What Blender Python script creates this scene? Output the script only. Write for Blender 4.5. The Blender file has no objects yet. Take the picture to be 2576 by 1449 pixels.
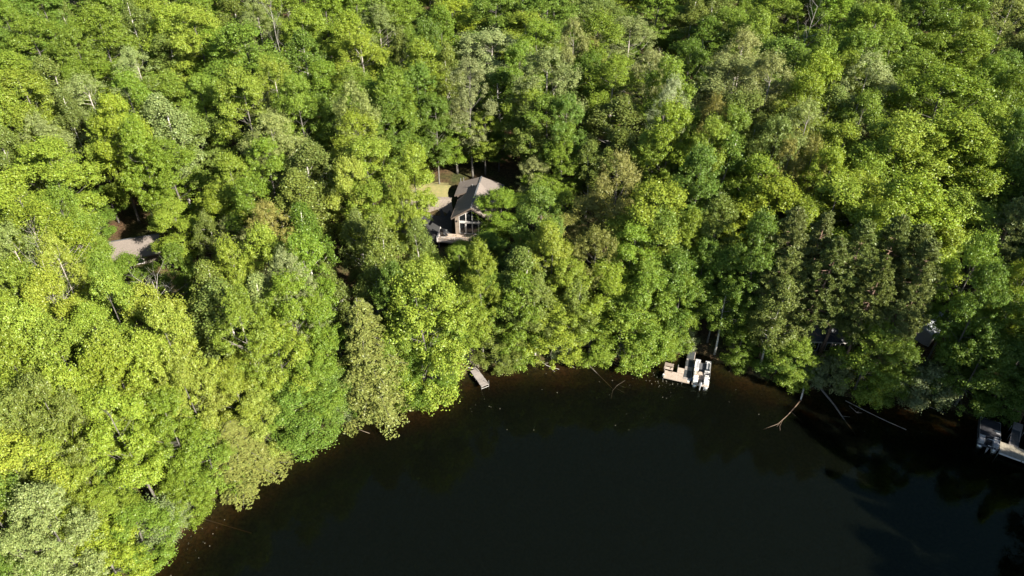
import bpy, math, random
import numpy as np
from mathutils import Vector, Matrix

sc = bpy.context.scene
COL = sc.collection
R = math.radians

# ------------------------------------------------------------------ camera, sky, sun, exposure
cam_d = bpy.data.cameras.new('camera'); cam = bpy.data.objects.new('camera', cam_d); COL.objects.link(cam)
cam.location = (0, 0, 66); cam.rotation_euler = (R(90 - 38), 0, 0)
cam_d.sensor_width = 36; cam_d.lens = 36 * 1788 / 2576
cam_d.clip_start = .5; cam_d.clip_end = 6000
sc.camera = cam

SUN_AZ, SUN_EL = 51, 32            # degrees from straight behind the camera towards the right; height
SD = Vector((math.sin(R(SUN_AZ)) * math.cos(R(SUN_EL)), -math.cos(R(SUN_AZ)) * math.cos(R(SUN_EL)), math.sin(R(SUN_EL))))
w = bpy.data.worlds.new('World'); sc.world = w; w.use_nodes = True
nt = w.node_tree; bg = nt.nodes['Background']
sky = nt.nodes.new('ShaderNodeTexSky'); sky.sky_type = 'NISHITA'; sky.sun_disc = False
sky.sun_elevation = R(SUN_EL); sky.sun_rotation = math.atan2(SD.x, SD.y)
sky.air_density = 1.0; sky.dust_density = .6
nt.links.new(sky.outputs[0], bg.inputs[0]); bg.inputs[1].default_value = .058
sun_d = bpy.data.lights.new('sun', 'SUN'); sun_d.energy = 5.0; sun_d.angle = R(.5); sun_d.color = (1, .94, .83)
sun = bpy.data.objects.new('sun', sun_d); COL.objects.link(sun); sun.location = SD * 200
sun.rotation_euler = SD.to_track_quat('Z', 'Y').to_euler()
vs = sc.view_settings; vs.view_transform = 'Standard'; vs.look = 'None'; vs.gamma = 1; vs.use_curve_mapping = False
vs.exposure = 1.68
cy = sc.cycles
cy.max_bounces = 6; cy.diffuse_bounces = 3; cy.glossy_bounces = 2; cy.transmission_bounces = 3; cy.transparent_max_bounces = 8; cy.volume_bounces = 0

# ------------------------------------------------------------------ terrain helpers
SHORE = np.array([(-75,-60),(-60,-10),(-47,15),(-40,30),(-37,39),(-34.5,44),(-31,49.5),(-27,53),(-21.5,58),(-14,61.5),(-9.5,62.5),(-8,65),(-5.5,67.3),(-2,68),(5,68.5),(10,68.8),(18,68.8),(21,70.3),(25,71),(28,68.5),(31,66.5),(36,64.8),(40.5,63.3),(51,61.3),(57,59.5),(63,60),(66.5,55),(64.5,48),(61,40),(59,30),(61,10),(66,-20),(70,-60)], float)
def sdist(x, y):
    x = np.asarray(x, float); y = np.asarray(y, float)
    best = np.full(x.shape, 1e9); sg = np.ones(x.shape)
    for a, b in zip(SHORE[:-1], SHORE[1:]):
        ab = b - a
        t = np.clip(((x - a[0]) * ab[0] + (y - a[1]) * ab[1]) / (ab @ ab), 0, 1)
        dd = np.hypot(x - a[0] - t * ab[0], y - a[1] - t * ab[1])
        m = dd < best - 1e-9
        best = np.where(m, dd, best)
        sg = np.where(m, np.where(ab[0] * (y - a[1]) - ab[1] * (x - a[0]) > 0, 1, -1), sg)
    return best * sg
def terr(x, y):
    s = sdist(x, y)
    land = .45 * (1 - np.exp(-np.maximum(s, 0) / .8)) + .13 * np.minimum(np.maximum(s, 0), 40) + .05 * np.maximum(0, s - 40)
        # level bench with the lawn behind the lake house
    lx = (x + 8.76) * .9916 - (y - 92.47) * .1296; ly = (x + 8.76) * .1296 + (y - 92.47) * .9916
    m = np.clip((ly - 4.7) / .9, 0, 1) * np.clip((13.5 - ly) / 3, 0, 1) * np.clip((-1.0 - lx) / .6, 0, 1) * np.clip((lx + 12) / 3, 0, 1)
    land = land * (1 - m) + np.maximum(land, 6.7) * m
    return np.where(s < 0, np.where(s > -4, .11 * s, np.maximum(-7, -.44 + .3 * (s + 4))), land)
def tz(x, y): return float(terr(np.array([x]), np.array([y]))[0])

# ------------------------------------------------------------------ materials
def mat(name):
    m = bpy.data.materials.new(name); m.use_nodes = True
    m.node_tree.nodes.clear()
    return m, m.node_tree.nodes, m.node_tree.links
def out(n, l, sock):
    o = n.new('ShaderNodeOutputMaterial'); l.new(sock, o.inputs[0]); return o
def pbr(name, col, rough=.7, metal=0, var=.15, scale=3, col2=None, bump=0, coords='Object', stretch=None, spec=.4):
    m, n, l = mat(name)
    p = n.new('ShaderNodeBsdfPrincipled'); p.inputs['Roughness'].default_value = rough; p.inputs['Metallic'].default_value = metal
    p.inputs['Specular IOR Level'].default_value = spec
    tc = n.new('ShaderNodeTexCoord'); src = tc.outputs[coords]
    if stretch:
        mp = n.new('ShaderNodeMapping'); mp.inputs['Scale'].default_value = stretch; l.new(src, mp.inputs[0]); src = mp.outputs[0]
    nz = n.new('ShaderNodeTexNoise'); nz.inputs['Scale'].default_value = scale; nz.inputs['Detail'].default_value = 5; l.new(src, nz.inputs['Vector'])
    oi = n.new('ShaderNodeObjectInfo')
    mx = n.new('ShaderNodeMix'); mx.data_type = 'RGBA'
    c2 = col2 or tuple(c * (1 - 2.2 * var) for c in col)
    mx.inputs[6].default_value = (*col, 1); mx.inputs[7].default_value = (*c2, 1)
    mr = n.new('ShaderNodeMapRange'); mr.inputs[1].default_value = .35; mr.inputs[2].default_value = .68
    l.new(nz.outputs[0], mr.inputs[0]); l.new(mr.outputs[0], mx.inputs[0])
    hs = n.new('ShaderNodeHueSaturation'); l.new(mx.outputs[2], hs.inputs['Color'])
    m2 = n.new('ShaderNodeMapRange'); m2.inputs[3].default_value = 1 - var * .8; m2.inputs[4].default_value = 1 + var * .8
    l.new(oi.outputs['Random'], m2.inputs[0]); l.new(m2.outputs[0], hs.inputs['Value'])
    l.new(hs.outputs[0], p.inputs['Base Color'])
    if bump:
        b = n.new('ShaderNodeBump'); b.inputs['Strength'].default_value = bump; b.inputs['Distance'].default_value = .02
        l.new(nz.outputs[0], b.inputs['Height']); l.new(b.outputs[0], p.inputs['Normal'])
    out(n, l, p.outputs[0]); return m
def leaf_mat(name, trans=.32, var=.17, hue=.016):
    m, n, l = mat(name)
    at = n.new('ShaderNodeAttribute'); at.attribute_type = 'INSTANCER'; at.attribute_name = 'tint'
    geo = n.new('ShaderNodeNewGeometry')
    hs = n.new('ShaderNodeHueSaturation'); l.new(at.outputs['Color'], hs.inputs['Color'])
    a = n.new('ShaderNodeMapRange'); a.inputs[3].default_value = 1 - var; a.inputs[4].default_value = 1 + var
    l.new(geo.outputs['Random Per Island'], a.inputs[0]); l.new(a.outputs[0], hs.inputs['Value'])
    mu = n.new('ShaderNodeMath'); mu.operation = 'MULTIPLY'; mu.inputs[1].default_value = 7.31; l.new(geo.outputs['Random Per Island'], mu.inputs[0])
    fr = n.new('ShaderNodeMath'); fr.operation = 'FRACT'; l.new(mu.outputs[0], fr.inputs[0])
    b = n.new('ShaderNodeMapRange'); b.inputs[3].default_value = .5 - hue; b.inputs[4].default_value = .5 + hue
    l.new(fr.outputs[0], b.inputs[0]); l.new(b.outputs[0], hs.inputs['Hue'])
    d = n.new('ShaderNodeBsdfDiffuse'); l.new(hs.outputs[0], d.inputs[0])
    t = n.new('ShaderNodeBsdfTranslucent')
    tm = n.new('ShaderNodeMix'); tm.data_type = 'RGBA'; tm.blend_type = 'MULTIPLY'; tm.inputs[0].default_value = 1
    tm.inputs[7].default_value = (1.25, 1.1, .5, 1); l.new(hs.outputs[0], tm.inputs[6]); l.new(tm.outputs[2], t.inputs[0])
    mx = n.new('ShaderNodeMixShader'); mx.inputs[0].default_value = trans; l.new(d.outputs[0], mx.inputs[1]); l.new(t.outputs[0], mx.inputs[2])
    g = n.new('ShaderNodeBsdfGlossy'); g.inputs['Roughness'].default_value = .42; g.inputs[0].default_value = (.9, .95, .8, 1)
    m2 = n.new('ShaderNodeMixShader'); m2.inputs[0].default_value = .02; l.new(mx.outputs[0], m2.inputs[1]); l.new(g.outputs[0], m2.inputs[2])
    out(n, l, m2.outputs[0]); return m

M = {}
M['leaf'] = leaf_mat('leaf', .30); M['needle'] = leaf_mat('needle', .22, .3, .015)
M['bark'] = pbr('bark', (.15, .135, .115), .9, var=.25, scale=6, bump=.4, stretch=(2, 2, .4))
M['pale_bark'] = pbr('pale_bark', (.38, .34, .28), .9, var=.2, scale=5, bump=.3, stretch=(2, 2, .5))
M['birch_bark'] = pbr('birch_bark', (.62, .58, .52), .7, col2=(.22, .19, .16), scale=3.5, stretch=(1, 1, 2.2))
M['pine_bark'] = pbr('pine_bark', (.30, .19, .13), .9, col2=(.17, .12, .09), scale=5, bump=.4, stretch=(2, 2, .5))
M['dead_wood'] = pbr('dead_wood', (.40, .37, .33), .85, col2=(.26, .23, .20), scale=4)
M['wet_log'] = pbr('wet_log', (.13, .095, .065), .55, col2=(.07, .05, .035), scale=4)

M['red_log'] = pbr('red_log', (.15, .10, .065), .6, scale=3)
M['grey_log'] = pbr('grey_log', (.16, .14, .12), .7, col2=(.09, .075, .06), scale=3)
M['pale_log'] = pbr('pale_log', (.26, .23, .19), .7, col2=(.12, .10, .08), scale=2)
m, n, l = mat('ground')
tc = n.new('ShaderNodeTexCoord')
n1 = n.new('ShaderNodeTexNoise'); n1.inputs['Scale'].default_value = .22; n1.inputs['Detail'].default_value = 6
n2 = n.new('ShaderNodeTexNoise'); n2.inputs['Scale'].default_value = 3.0; n2.inputs['Detail'].default_value = 6
l.new(tc.outputs['Object'], n1.inputs['Vector']); l.new(tc.outputs['Object'], n2.inputs['Vector'])
r1 = n.new('ShaderNodeValToRGB'); e = r1.color_ramp.elements
e[0].position = .35; e[0].color = (.085, .056, .034, 1); e[1].position = .62; e[1].color = (.045, .055, .020, 1)
r2 = n.new('ShaderNodeValToRGB'); e = r2.color_ramp.elements
e[0].position = .3; e[0].color = (.45, .42, .4, 1); e[1].position = .72; e[1].color = (1.5, 1.35, 1.2, 1)
l.new(n1.outputs[0], r1.inputs[0]); l.new(n2.outputs[0], r2.inputs[0])
mx = n.new('ShaderNodeMix'); mx.data_type = 'RGBA'; mx.blend_type = 'MULTIPLY'; mx.inputs[0].default_value = 1
l.new(r1.outputs[0], mx.inputs[6]); l.new(r2.outputs[0], mx.inputs[7])
p = n.new('ShaderNodeBsdfPrincipled'); p.inputs['Roughness'].default_value = .95; p.inputs['Specular IOR Level'].default_value = .1
l.new(mx.outputs[2], p.inputs[0])
bp = n.new('ShaderNodeBump'); bp.inputs['Strength'].default_value = .6; bp.inputs['Distance'].default_value = .15; l.new(n2.outputs[0], bp.inputs['Height']); l.new(bp.outputs[0], p.inputs['Normal'])
out(n, l, p.outputs[0]); M['ground'] = m

m, n, l = mat('lake_water')
fr = n.new('ShaderNodeFresnel'); fr.inputs[0].default_value = 1.33
gl = n.new('ShaderNodeBsdfGlossy'); gl.inputs['Roughness'].default_value = .04; gl.inputs[0].default_value = (.45, .58, .42, 1)
tr = n.new('ShaderNodeBsdfTransparent'); tr.inputs[0].default_value = (.95, .93, .88, 1)
df = n.new('ShaderNodeBsdfDiffuse'); df.inputs[0].default_value = (.0038, .0048, .0030, 1)
a = n.new('ShaderNodeMixShader'); a.inputs[0].default_value = .45; l.new(tr.outputs[0], a.inputs[1]); l.new(df.outputs[0], a.inputs[2])
ge = n.new('ShaderNodeNewGeometry'); iv = n.new('ShaderNodeMath'); iv.operation = 'SUBTRACT'; iv.inputs[0].default_value = 1; l.new(ge.outputs['Backfacing'], iv.inputs[1])
fm = n.new('ShaderNodeMath'); fm.operation = 'MULTIPLY'; l.new(fr.outputs[0], fm.inputs[0]); l.new(iv.outputs[0], fm.inputs[1])   # no total reflection on the way out
b = n.new('ShaderNodeMixShader'); l.new(fm.outputs[0], b.inputs[0]); l.new(a.outputs[0], b.inputs[1]); l.new(gl.outputs[0], b.inputs[2])
tc = n.new('ShaderNodeTexCoord'); nz = n.new('ShaderNodeTexNoise'); nz.inputs['Scale'].default_value = 1.6; nz.inputs['Detail'].default_value = 3
l.new(tc.outputs['Object'], nz.inputs['Vector'])
bp = n.new('ShaderNodeBump'); bp.inputs['Strength'].default_value = .10; bp.inputs['Distance'].default_value = .05
l.new(nz.outputs[0], bp.inputs['Height']); l.new(bp.outputs[0], gl.inputs['Normal']); l.new(bp.outputs[0], fr.inputs['Normal'])
o = out(n, l, b.outputs[0])
va = n.new('ShaderNodeVolumeAbsorption'); va.inputs['Color'].default_value = (.66, .56, .30, 1); va.inputs['Density'].default_value = 4.2
l.new(va.outputs[0], o.inputs['Volume']); M['water'] = m

M['shingle'] = pbr('shingle', (.190, .158, .134), .9, col2=(.140, .117, .100), scale=7, bump=.2, stretch=(1, 1, 1))
M['dark_shingle'] = pbr('dark_shingle', (.10, .105, .11), .9, scale=6)
M['siding'] = pbr('siding', (.24, .19, .145), .8, var=.06, scale=2)
M['dark_siding'] = pbr('dark_siding', (.09, .075, .06), .85, var=.1, scale=2)
M['white_trim'] = pbr('white_trim', (.58, .54, .50), .5, var=.03)
M['brown_trim'] = pbr('brown_trim', (.13, .10, .08), .6, var=.08)
M['glass'] = pbr('glass', (.012, .014, .016), .06, var=.02, spec=.6)
M['curtain'] = pbr('curtain', (.7, .66, .6), .9, var=.05)
M['deck_wood'] = pbr('deck_wood', (.44, .34, .26), .8, var=.14, scale=3, stretch=(1, 8, 1))
M['grey_plank'] = pbr('grey_plank', (.28, .245, .22), .85, var=.16, scale=4, stretch=(8, 1, 1), bump=.2)
M['tan_plank'] = pbr('tan_plank', (.40, .32, .255), .75, var=.09, scale=3)
M['yellow_plank'] = pbr('yellow_plank', (.34, .30, .23), .75, var=.1, scale=3)
M['dark_mat'] = pbr('dark_mat', (.045, .05, .052), .9, var=.1, scale=5)
M['metal'] = pbr('metal', (.55, .55, .55), .35, metal=.8, var=.05)
M['dull_metal'] = pbr('dull_metal', (.30, .29, .27), .5, metal=.5, var=.1)
M['white_vinyl'] = pbr('white_vinyl', (.56, .54, .51), .4, var=.03, scale=2)
M['grey_vinyl'] = pbr('grey_vinyl', (.28, .28, .29), .5, var=.05)
M['tan_vinyl'] = pbr('tan_vinyl', (.40, .32, .25), .6, var=.08)
M['tan_carpet'] = pbr('tan_carpet', (.38, .315, .26), .95, var=.08, scale=5)
M['grey_carpet'] = pbr('grey_carpet', (.085, .085, .088), .95, var=.08, scale=5)
M['black'] = pbr('black', (.018, .018, .02), .3, var=.1)
M['dark_cover'] = pbr('dark_cover', (.035, .034, .038), .7, var=.25, scale=2)
M['blue_fender'] = pbr('blue_fender', (.07, .13, .30), .4, var=.05)
M['red_wood'] = pbr('red_wood', (.26, .14, .09), .8, var=.15, scale=3)
M['pale_roof'] = pbr('pale_roof', (.45, .48, .50), .55, var=.06, scale=1.5)
M['dark_drive'] = pbr('dark_drive', (.045, .044, .043), .9, var=.1, scale=3, spec=.2)  # one near-black tone over the whole drive, much darker than the gravel strip
M['dry_grass'] = pbr('dry_grass', (.30, .25, .10), .95, col2=(.20, .20, .07), scale=1.6, bump=.5)
M['gravel'] = pbr('gravel', (.26, .215, .17), .95, col2=(.19, .155, .12), scale=4, bump=.4)
M['floating'] = pbr('floating', (.35, .33, .24), .8, var=.3)

# ------------------------------------------------------------------ mesh helpers
def raw_mesh(name, V, Q, material):
    """V (n,3) array, Q (k,4) array of quads -> mesh, fast"""
    V = np.ascontiguousarray(V, np.float32); Q = np.ascontiguousarray(Q, np.int32)
    me = bpy.data.meshes.new(name)
    me.vertices.add(len(V)); me.vertices.foreach_set('co', V.ravel())
    me.loops.add(Q.size); me.loops.foreach_set('vertex_index', Q.ravel())
    me.polygons.add(len(Q)); me.polygons.foreach_set('loop_start', np.arange(0, Q.size, 4, dtype=np.int32))
    me.update(calc_edges=True); me.materials.append(material)
    return me
def unit(a): return a / (np.linalg.norm(a, axis=-1, keepdims=True) + 1e-9)

class MB:
    """collects boxes, bars, tubes and prisms into one mesh"""
    def __init__(s): s.v = []; s.f = []
    def add(s, vs, fs):
        o = len(s.v); s.v += [tuple(v) for v in vs]; s.f += [tuple(i + o for i in f) for f in fs]; return s
    def box(s, a, b, c, x, y, z):          # centre a,b,c ; full sizes x,y,z
        x, y, z = x / 2, y / 2, z / 2
        vs = [(a + i * x, b + j * y, c + k * z) for k in (-1, 1) for j in (-1, 1) for i in (-1, 1)]
        return s.add(vs, [(0, 2, 3, 1), (4, 5, 7, 6), (0, 1, 5, 4), (2, 6, 7, 3), (0, 4, 6, 2), (1, 3, 7, 5)])
    def rbox(s, a, b, c, x, y, z, r=.06):   # box with chamfered upper and vertical edges
        def ring(hx, hy, zz, k): return [(a + i * (hx - (k if q else 0)), b + j * (hy - (0 if q else k)), zz) for (i, j, q) in ((-1, -1, 1), (1, -1, 1), (1, -1, 0), (1, 1, 0), (1, 1, 1), (-1, 1, 1), (-1, 1, 0), (-1, -1, 0))]
        r0, r1, r2 = ring(x / 2, y / 2, c - z / 2, r), ring(x / 2, y / 2, c + z / 2 - r, r), ring(x / 2 - r, y / 2 - r, c + z / 2, r)
        fs = []
        for k in (0, 8):
            fs += [(k + i, k + (i + 1) % 8, k + 8 + (i + 1) % 8, k + 8 + i) for i in range(8)]
        fs += [tuple(range(16, 24)), tuple(range(7, -1, -1))]
        return s.add(r0 + r1 + r2, fs)
    def tube(s, pts, rad, n=6):
        pts = [Vector(p) for p in pts]; rs = rad if isinstance(rad, (list, tuple)) else [rad] * len(pts)
        V = []
        for i, p in enumerate(pts):
            t = (pts[min(i + 1, len(pts) - 1)] - pts[max(i - 1, 0)]).normalized()
            u = t.orthogonal().normalized() if i == 0 else (u - t * u.dot(t)).normalized()
            v = t.cross(u)
            V += [p + (u * math.cos(6.2832 * k / n) + v * math.sin(6.2832 * k / n)) * rs[i] for k in range(n)]
        F = [(i * n + k, i * n + (k + 1) % n, (i + 1) * n + (k + 1) % n, (i + 1) * n + k) for i in range(len(pts) - 1) for k in range(n)]
        F += [tuple(range(n - 1, -1, -1)), tuple(range((len(pts) - 1) * n, len(pts) * n))]
        return s.add(V, F)
    def slab(s, poly, t):                   # polygon (3d, counter-clockwise from above) given thickness downwards
        n = len(poly)
        V = [tuple(p) for p in poly] + [(p[0], p[1], p[2] - t) for p in poly]
        return s.add(V, [tuple(range(n)), tuple(range(2 * n - 1, n - 1, -1))] + [(i, n + i, n + (i + 1) % n, (i + 1) % n) for i in range(n)])
    def prism(s, poly, d):                  # polygon extruded by the vector d
        n = len(poly); d = Vector(d)
        V = [tuple(p) for p in poly] + [tuple(Vector(p) + d) for p in poly]
        return s.add(V, [tuple(range(n - 1, -1, -1)), tuple(range(n, 2 * n))] + [(i, (i + 1) % n, n + (i + 1) % n, n + i) for i in range(n)])
    def build(s, name, material, parent=None, smooth=False):
        me = bpy.data.meshes.new(name); me.from_pydata(s.v, [], s.f); me.update(); me.materials.append(M[material])
        if smooth: me.polygons.foreach_set('use_smooth', [True] * len(me.polygons))
        return put(name, me, parent)
def put(name, me, parent=None):
    o = bpy.data.objects.new(name, me); COL.objects.link(o)
    if parent: o.parent = parent
    return o
def tag(o, label=None, cat=None, group=None, kind=None):
    if label: o['label'] = label
    if cat: o['category'] = cat
    if group: o['group'] = group
    if kind: o['kind'] = kind
    return o
def empty(name, loc, label, cat, rz=0, group=None):
    o = bpy.data.objects.new(name, None); COL.objects.link(o); o.location = loc; o.rotation_euler = (0, 0, rz)
    o.empty_display_size = .2
    return tag(o, label, cat, group)

# ------------------------------------------------------------------ ground, lake
gx = np.concatenate([-np.geomspace(2500, 132, 14), np.arange(-130, 131, 1.6), np.geomspace(132, 2500, 14)])
gy = np.concatenate([-np.geomspace(2500, 62, 14), np.arange(-60, 190, 1.6), np.geomspace(192, 3500, 14)])
X, Y = np.meshgrid(gx, gy)
Z = terr(X, Y)
rngn = np.random.default_rng(3)
nz = np.sin(X * .31 + 1.3 * np.sin(Y * .23)) * np.cos(Y * .27 + np.sin(X * .19)) * .18 + rngn.normal(0, .05, X.shape)
Z = Z + nz * np.clip((sdist(X, Y) - .5) / 4, 0, 1) + nz * .4 * (sdist(X, Y) < -1)
Z -= .55 * np.clip((X + 19.5) / 2, 0, 1) * np.clip((-8.6 - X) / 1.2, 0, 1) * np.clip((Y - 89.5) / 2, 0, 1) * np.clip((106.5 - Y) / 2, 0, 1)   # bed of the drive and lawn
V = np.stack([X.ravel(), Y.ravel(), Z.ravel()], 1)
nx, ny = len(gx), len(gy)
i, j = np.meshgrid(np.arange(nx - 1), np.arange(ny - 1)); a0 = (j * nx + i).ravel()
g = put('ground', raw_mesh('ground', V, np.stack([a0, a0 + 1, a0 + nx + 1, a0 + nx], 1), M['ground']))
g.data.polygons.foreach_set('use_smooth', [True] * len(g.data.polygons)); tag(g, kind='structure')

mb = MB(); mb.box(8, -15, -4.5, 230, 190, 9)
tag(mb.build('lake', 'water'), kind='structure')

def patch(name, pts, material, lift):
    """irregular sheet lying on the ground"""
    from mathutils.geometry import tessellate_polygon
    P = np.array(pts, float); n = len(P); c = P.mean(0); V = []; F = []
    K = 7; rr = random.Random(len(name))
    ring = []
    for q in range(n):
        for t in (0, .25, .5, .75):
            ring.append(P[q] * (1 - t) + P[(q + 1) % n] * t + np.array([rr.uniform(-.25, .25), rr.uniform(-.25, .25)]))
    m_ = len(ring)
    for k in range(K + 1):
        for q in ring:
            xy = c + (q - c) * (k / K); V.append((xy[0], xy[1], 0))
    V = np.array(V); s = sdist(V[:, 0], V[:, 1])
    V[:, 2] = terr(V[:, 0], V[:, 1]) + lift
    F = [(k * m_ + q, k * m_ + (q + 1) % m_, (k + 1) * m_ + (q + 1) % m_, (k + 1) * m_ + q) for k in range(K) for q in range(m_)]
    return tag(put(name, raw_mesh(name, V, np.array(F), M[material])), kind='structure')
patch('lawn', [(-18.5, 99.2), (-10.4, 99.0), (-10.2, 103), (-11, 106), (-18, 105)], 'dry_grass', .2)
patch('driveway', [(-18.5, 90.5), (-9.4, 91), (-9.3, 97.4), (-12, 97.9), (-19, 97.4)], 'dark_drive', .28)
patch('gravel_strip', [(-18.8, 97.2), (-9.6, 97.4), (-9.5, 99.2), (-18.8, 99.4)], 'gravel', .31)
patch('forest_path', [(-9.2, 73), (-7.6, 73), (-4.7, 69.4), (-4.2, 67.4), (-5.6, 67.6)], 'gravel', .16)

# ------------------------------------------------------------------ tree prototypes
def leaves(C, N, S, asp=.62, rng=None):
    k = len(C); t = unit(np.cross(N, rng.normal(size=(k, 3)))); b = np.cross(N, t)
    S = S[:, None]
    f = N * S * .12
    V = np.stack([C - t * S * .5, C + b * S * asp * .5 + f, C + t * S * .5, C - b * S * asp * .5 + f], 1).reshape(-1, 3)
    return V, np.arange(4 * k).reshape(-1, 4)
def clump_leaves(cen, rad, per, rng, zs=.65, leaf=(.2, .34), up=.42, rnd=.55, hollow=.55, droop=0):
    """cen (k,3), rad (k,) -> leaf centres, normals, sizes"""
    k = len(cen); n = k * per
    ci = np.repeat(np.arange(k), per)
    d = unit(rng.normal(size=(n, 3)) + np.array([0, 0, .45]))
    rr = rad[ci] * (hollow + (1.05 - hollow) * rng.random(n) ** .7)
    P = cen[ci] + d * rr[:, None] * np.array([1, 1, zs])
    P[:, 2] -= droop * rng.random(n) ** 2
    N = unit(d * .95 + np.array([0, 0, up]) + rng.normal(size=(n, 3)) * rnd)
    S = rng.uniform(leaf[0], leaf[1], n)
    return P, N, S
def limbs(mb, H, top, r0, tips, rng, wig=.3, n=5, start=.3, sides=7):
    """trunk to height top, then a bent limb to every tip"""
    ph = rng.uniform(0, 6.28); K = 8
    def tk(t): return Vector((wig * t * math.sin(ph + 2.5 * t), wig * t * math.cos(ph * 1.7 + 2.1 * t), top * t))
    mb.tube([tk(-.02 + 1.02 * q / K) for q in range(K + 1)], [r0 * (1.25 if q == 0 else 1) * (1 - .78 * q / K) for q in range(K + 1)], sides)
    for p in tips:
        p = Vector(p)
        t = min(max((p.z - math.hypot(p.x, p.y) * rng.uniform(.55, 1.1)) / top, start), .97)
        a = tk(t); L = (p - a).length; q = a.lerp(p, .45) + Vector((rng.normal() * .08 * L, rng.normal() * .08 * L, -.08 * L))
        r = max(.02, r0 * .32 * (1.15 - t))
        mb.tube([a, q, p], [r, r * .65, r * .22], n)
def mesh_of(mb, name, material):
    me = bpy.data.meshes.new(name); me.from_pydata(mb.v, [], mb.f); me.update(); me.materials.append(M[material]); me.polygons.foreach_set('use_smooth', [True] * len(me.polygons)); return me

def broad(seed, H, Rr, base=.34, nl=10, lobe=.48, cl=34, cr=(.34, .6), per=98, leaf=(.13, .21), zs=.62, bark='bark', r0=.2, spire=0, up=.34, hollow=.55, droop=0, material='leaf', low=.5, thin=0, branchy=1.0):
    rng = np.random.default_rng(seed)
    LC = []; LR = []
    z0 = H * base
    for q in range(nl):
        t = q / (nl - 1)                                   # 0 lowest .. 1 top
        prof = math.sqrt(max(0, 1 - ((t - .34) / .72) ** 2)) if t > .34 else low + (1 - low) * t / .34
        rl = Rr * lobe * rng.uniform(.8, 1.15) * (1 - .25 * t)
        a = q * 2.4 + rng.uniform(-.4, .4)
        rad = max(0, Rr * prof - rl * .75) * (1 if q < nl - 1 else .15)
        LC.append((math.cos(a) * rad, math.sin(a) * rad, z0 + (H - z0 - rl * .8) * t)); LR.append(rl)
    cen = []; rads = []
    for c, rl in zip(LC, LR):
        for _ in range(cl):
            d = rng.normal(size=3); d[2] = d[2] * .8 + .35; d /= np.linalg.norm(d)
            outw = np.array([c[0], c[1], 0]) / (Rr + 1e-6)
            d = d + outw * .5; d /= np.linalg.norm(d)
            k = rng.uniform(.6, 1.08)
            cen.append(np.array(c) + d * rl * k * np.array([1, 1, .85 + spire])); rads.append(rng.uniform(*cr) * (1 - .2 * spire))
    for q in range(int(nl * cl * .2)):                     # clumps on the overall dome close the crown
        t = rng.random() ** .85; prof = math.sqrt(max(0, 1 - ((t - .3) / .72) ** 2)) if t > .3 else low + (1 - low) * t / .3
        a = rng.uniform(0, 6.28); k = Rr * prof * rng.uniform(.72, .95)
        cen.append((math.cos(a) * k, math.sin(a) * k, z0 + (H - z0) * t * .97)); rads.append(rng.uniform(*cr))
    cen = np.array(cen); rads = np.array(rads)
    P, N, S = clump_leaves(cen, rads, int(per * .9), rng, zs * (1 + spire), leaf, up, .42, hollow, droop)
    # stray leafy shoots break the outline
    ns = len(P) // 7
    idx = rng.integers(0, len(P), ns); d = unit(P[idx] - np.array([0, 0, H * .55])) + np.array([0, 0, .3 + spire])
    P[idx] += d * rng.uniform(.1, .7, (ns, 1))
    if thin:
        keep = rng.random(len(P)) > thin; P, N, S = P[keep], N[keep], S[keep]
    V, Q = leaves(P, N, S, .64, rng)
    crown = raw_mesh('crown', V, Q, M[material])
    mb = MB()
    tips = [c for c in LC] + [tuple(c) for c in cen[rng.permutation(len(cen))[:int(22 * branchy)]]]
    limbs(mb, H, H * .86, r0, tips, rng)
    return mesh_of(mb, 'trunk', bark), crown, H, 2 * Rr

def birch(seed, H=18, Rr=2.6, base=.3):
    rng = np.random.default_rng(seed)
    cen = []; rads = []
    for q in range(120):
        t = rng.random() ** .8; prof = (math.sin(math.pi * min(1, .12 + .88 * t)) ** .7) * (1 if t < .75 else 1 - (t - .75) * 1.6)
        a = rng.uniform(0, 6.28); rr = Rr * prof * math.sqrt(rng.uniform(.12, 1))
        cen.append((math.cos(a) * rr, math.sin(a) * rr, H * base + H * (1 - base) * t * .95)); rads.append(rng.uniform(.4, .75))
    cen = np.array(cen); rads = np.array(rads)
    P, N, S = clump_leaves(cen, rads, 165, rng, 1.15, (.13, .22), .35, .8, .15, .6)
    V, Q = leaves(P, N, S, .7, rng); crown = raw_mesh('crown', V, Q, M['leaf'])
    mb = MB(); limbs(mb, H, H * .95, .15, [tuple(c) for c in cen[:42]], rng, .6, 4, .25)
    return mesh_of(mb, 'trunk', 'birch_bark'), crown, H, 2 * Rr

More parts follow.
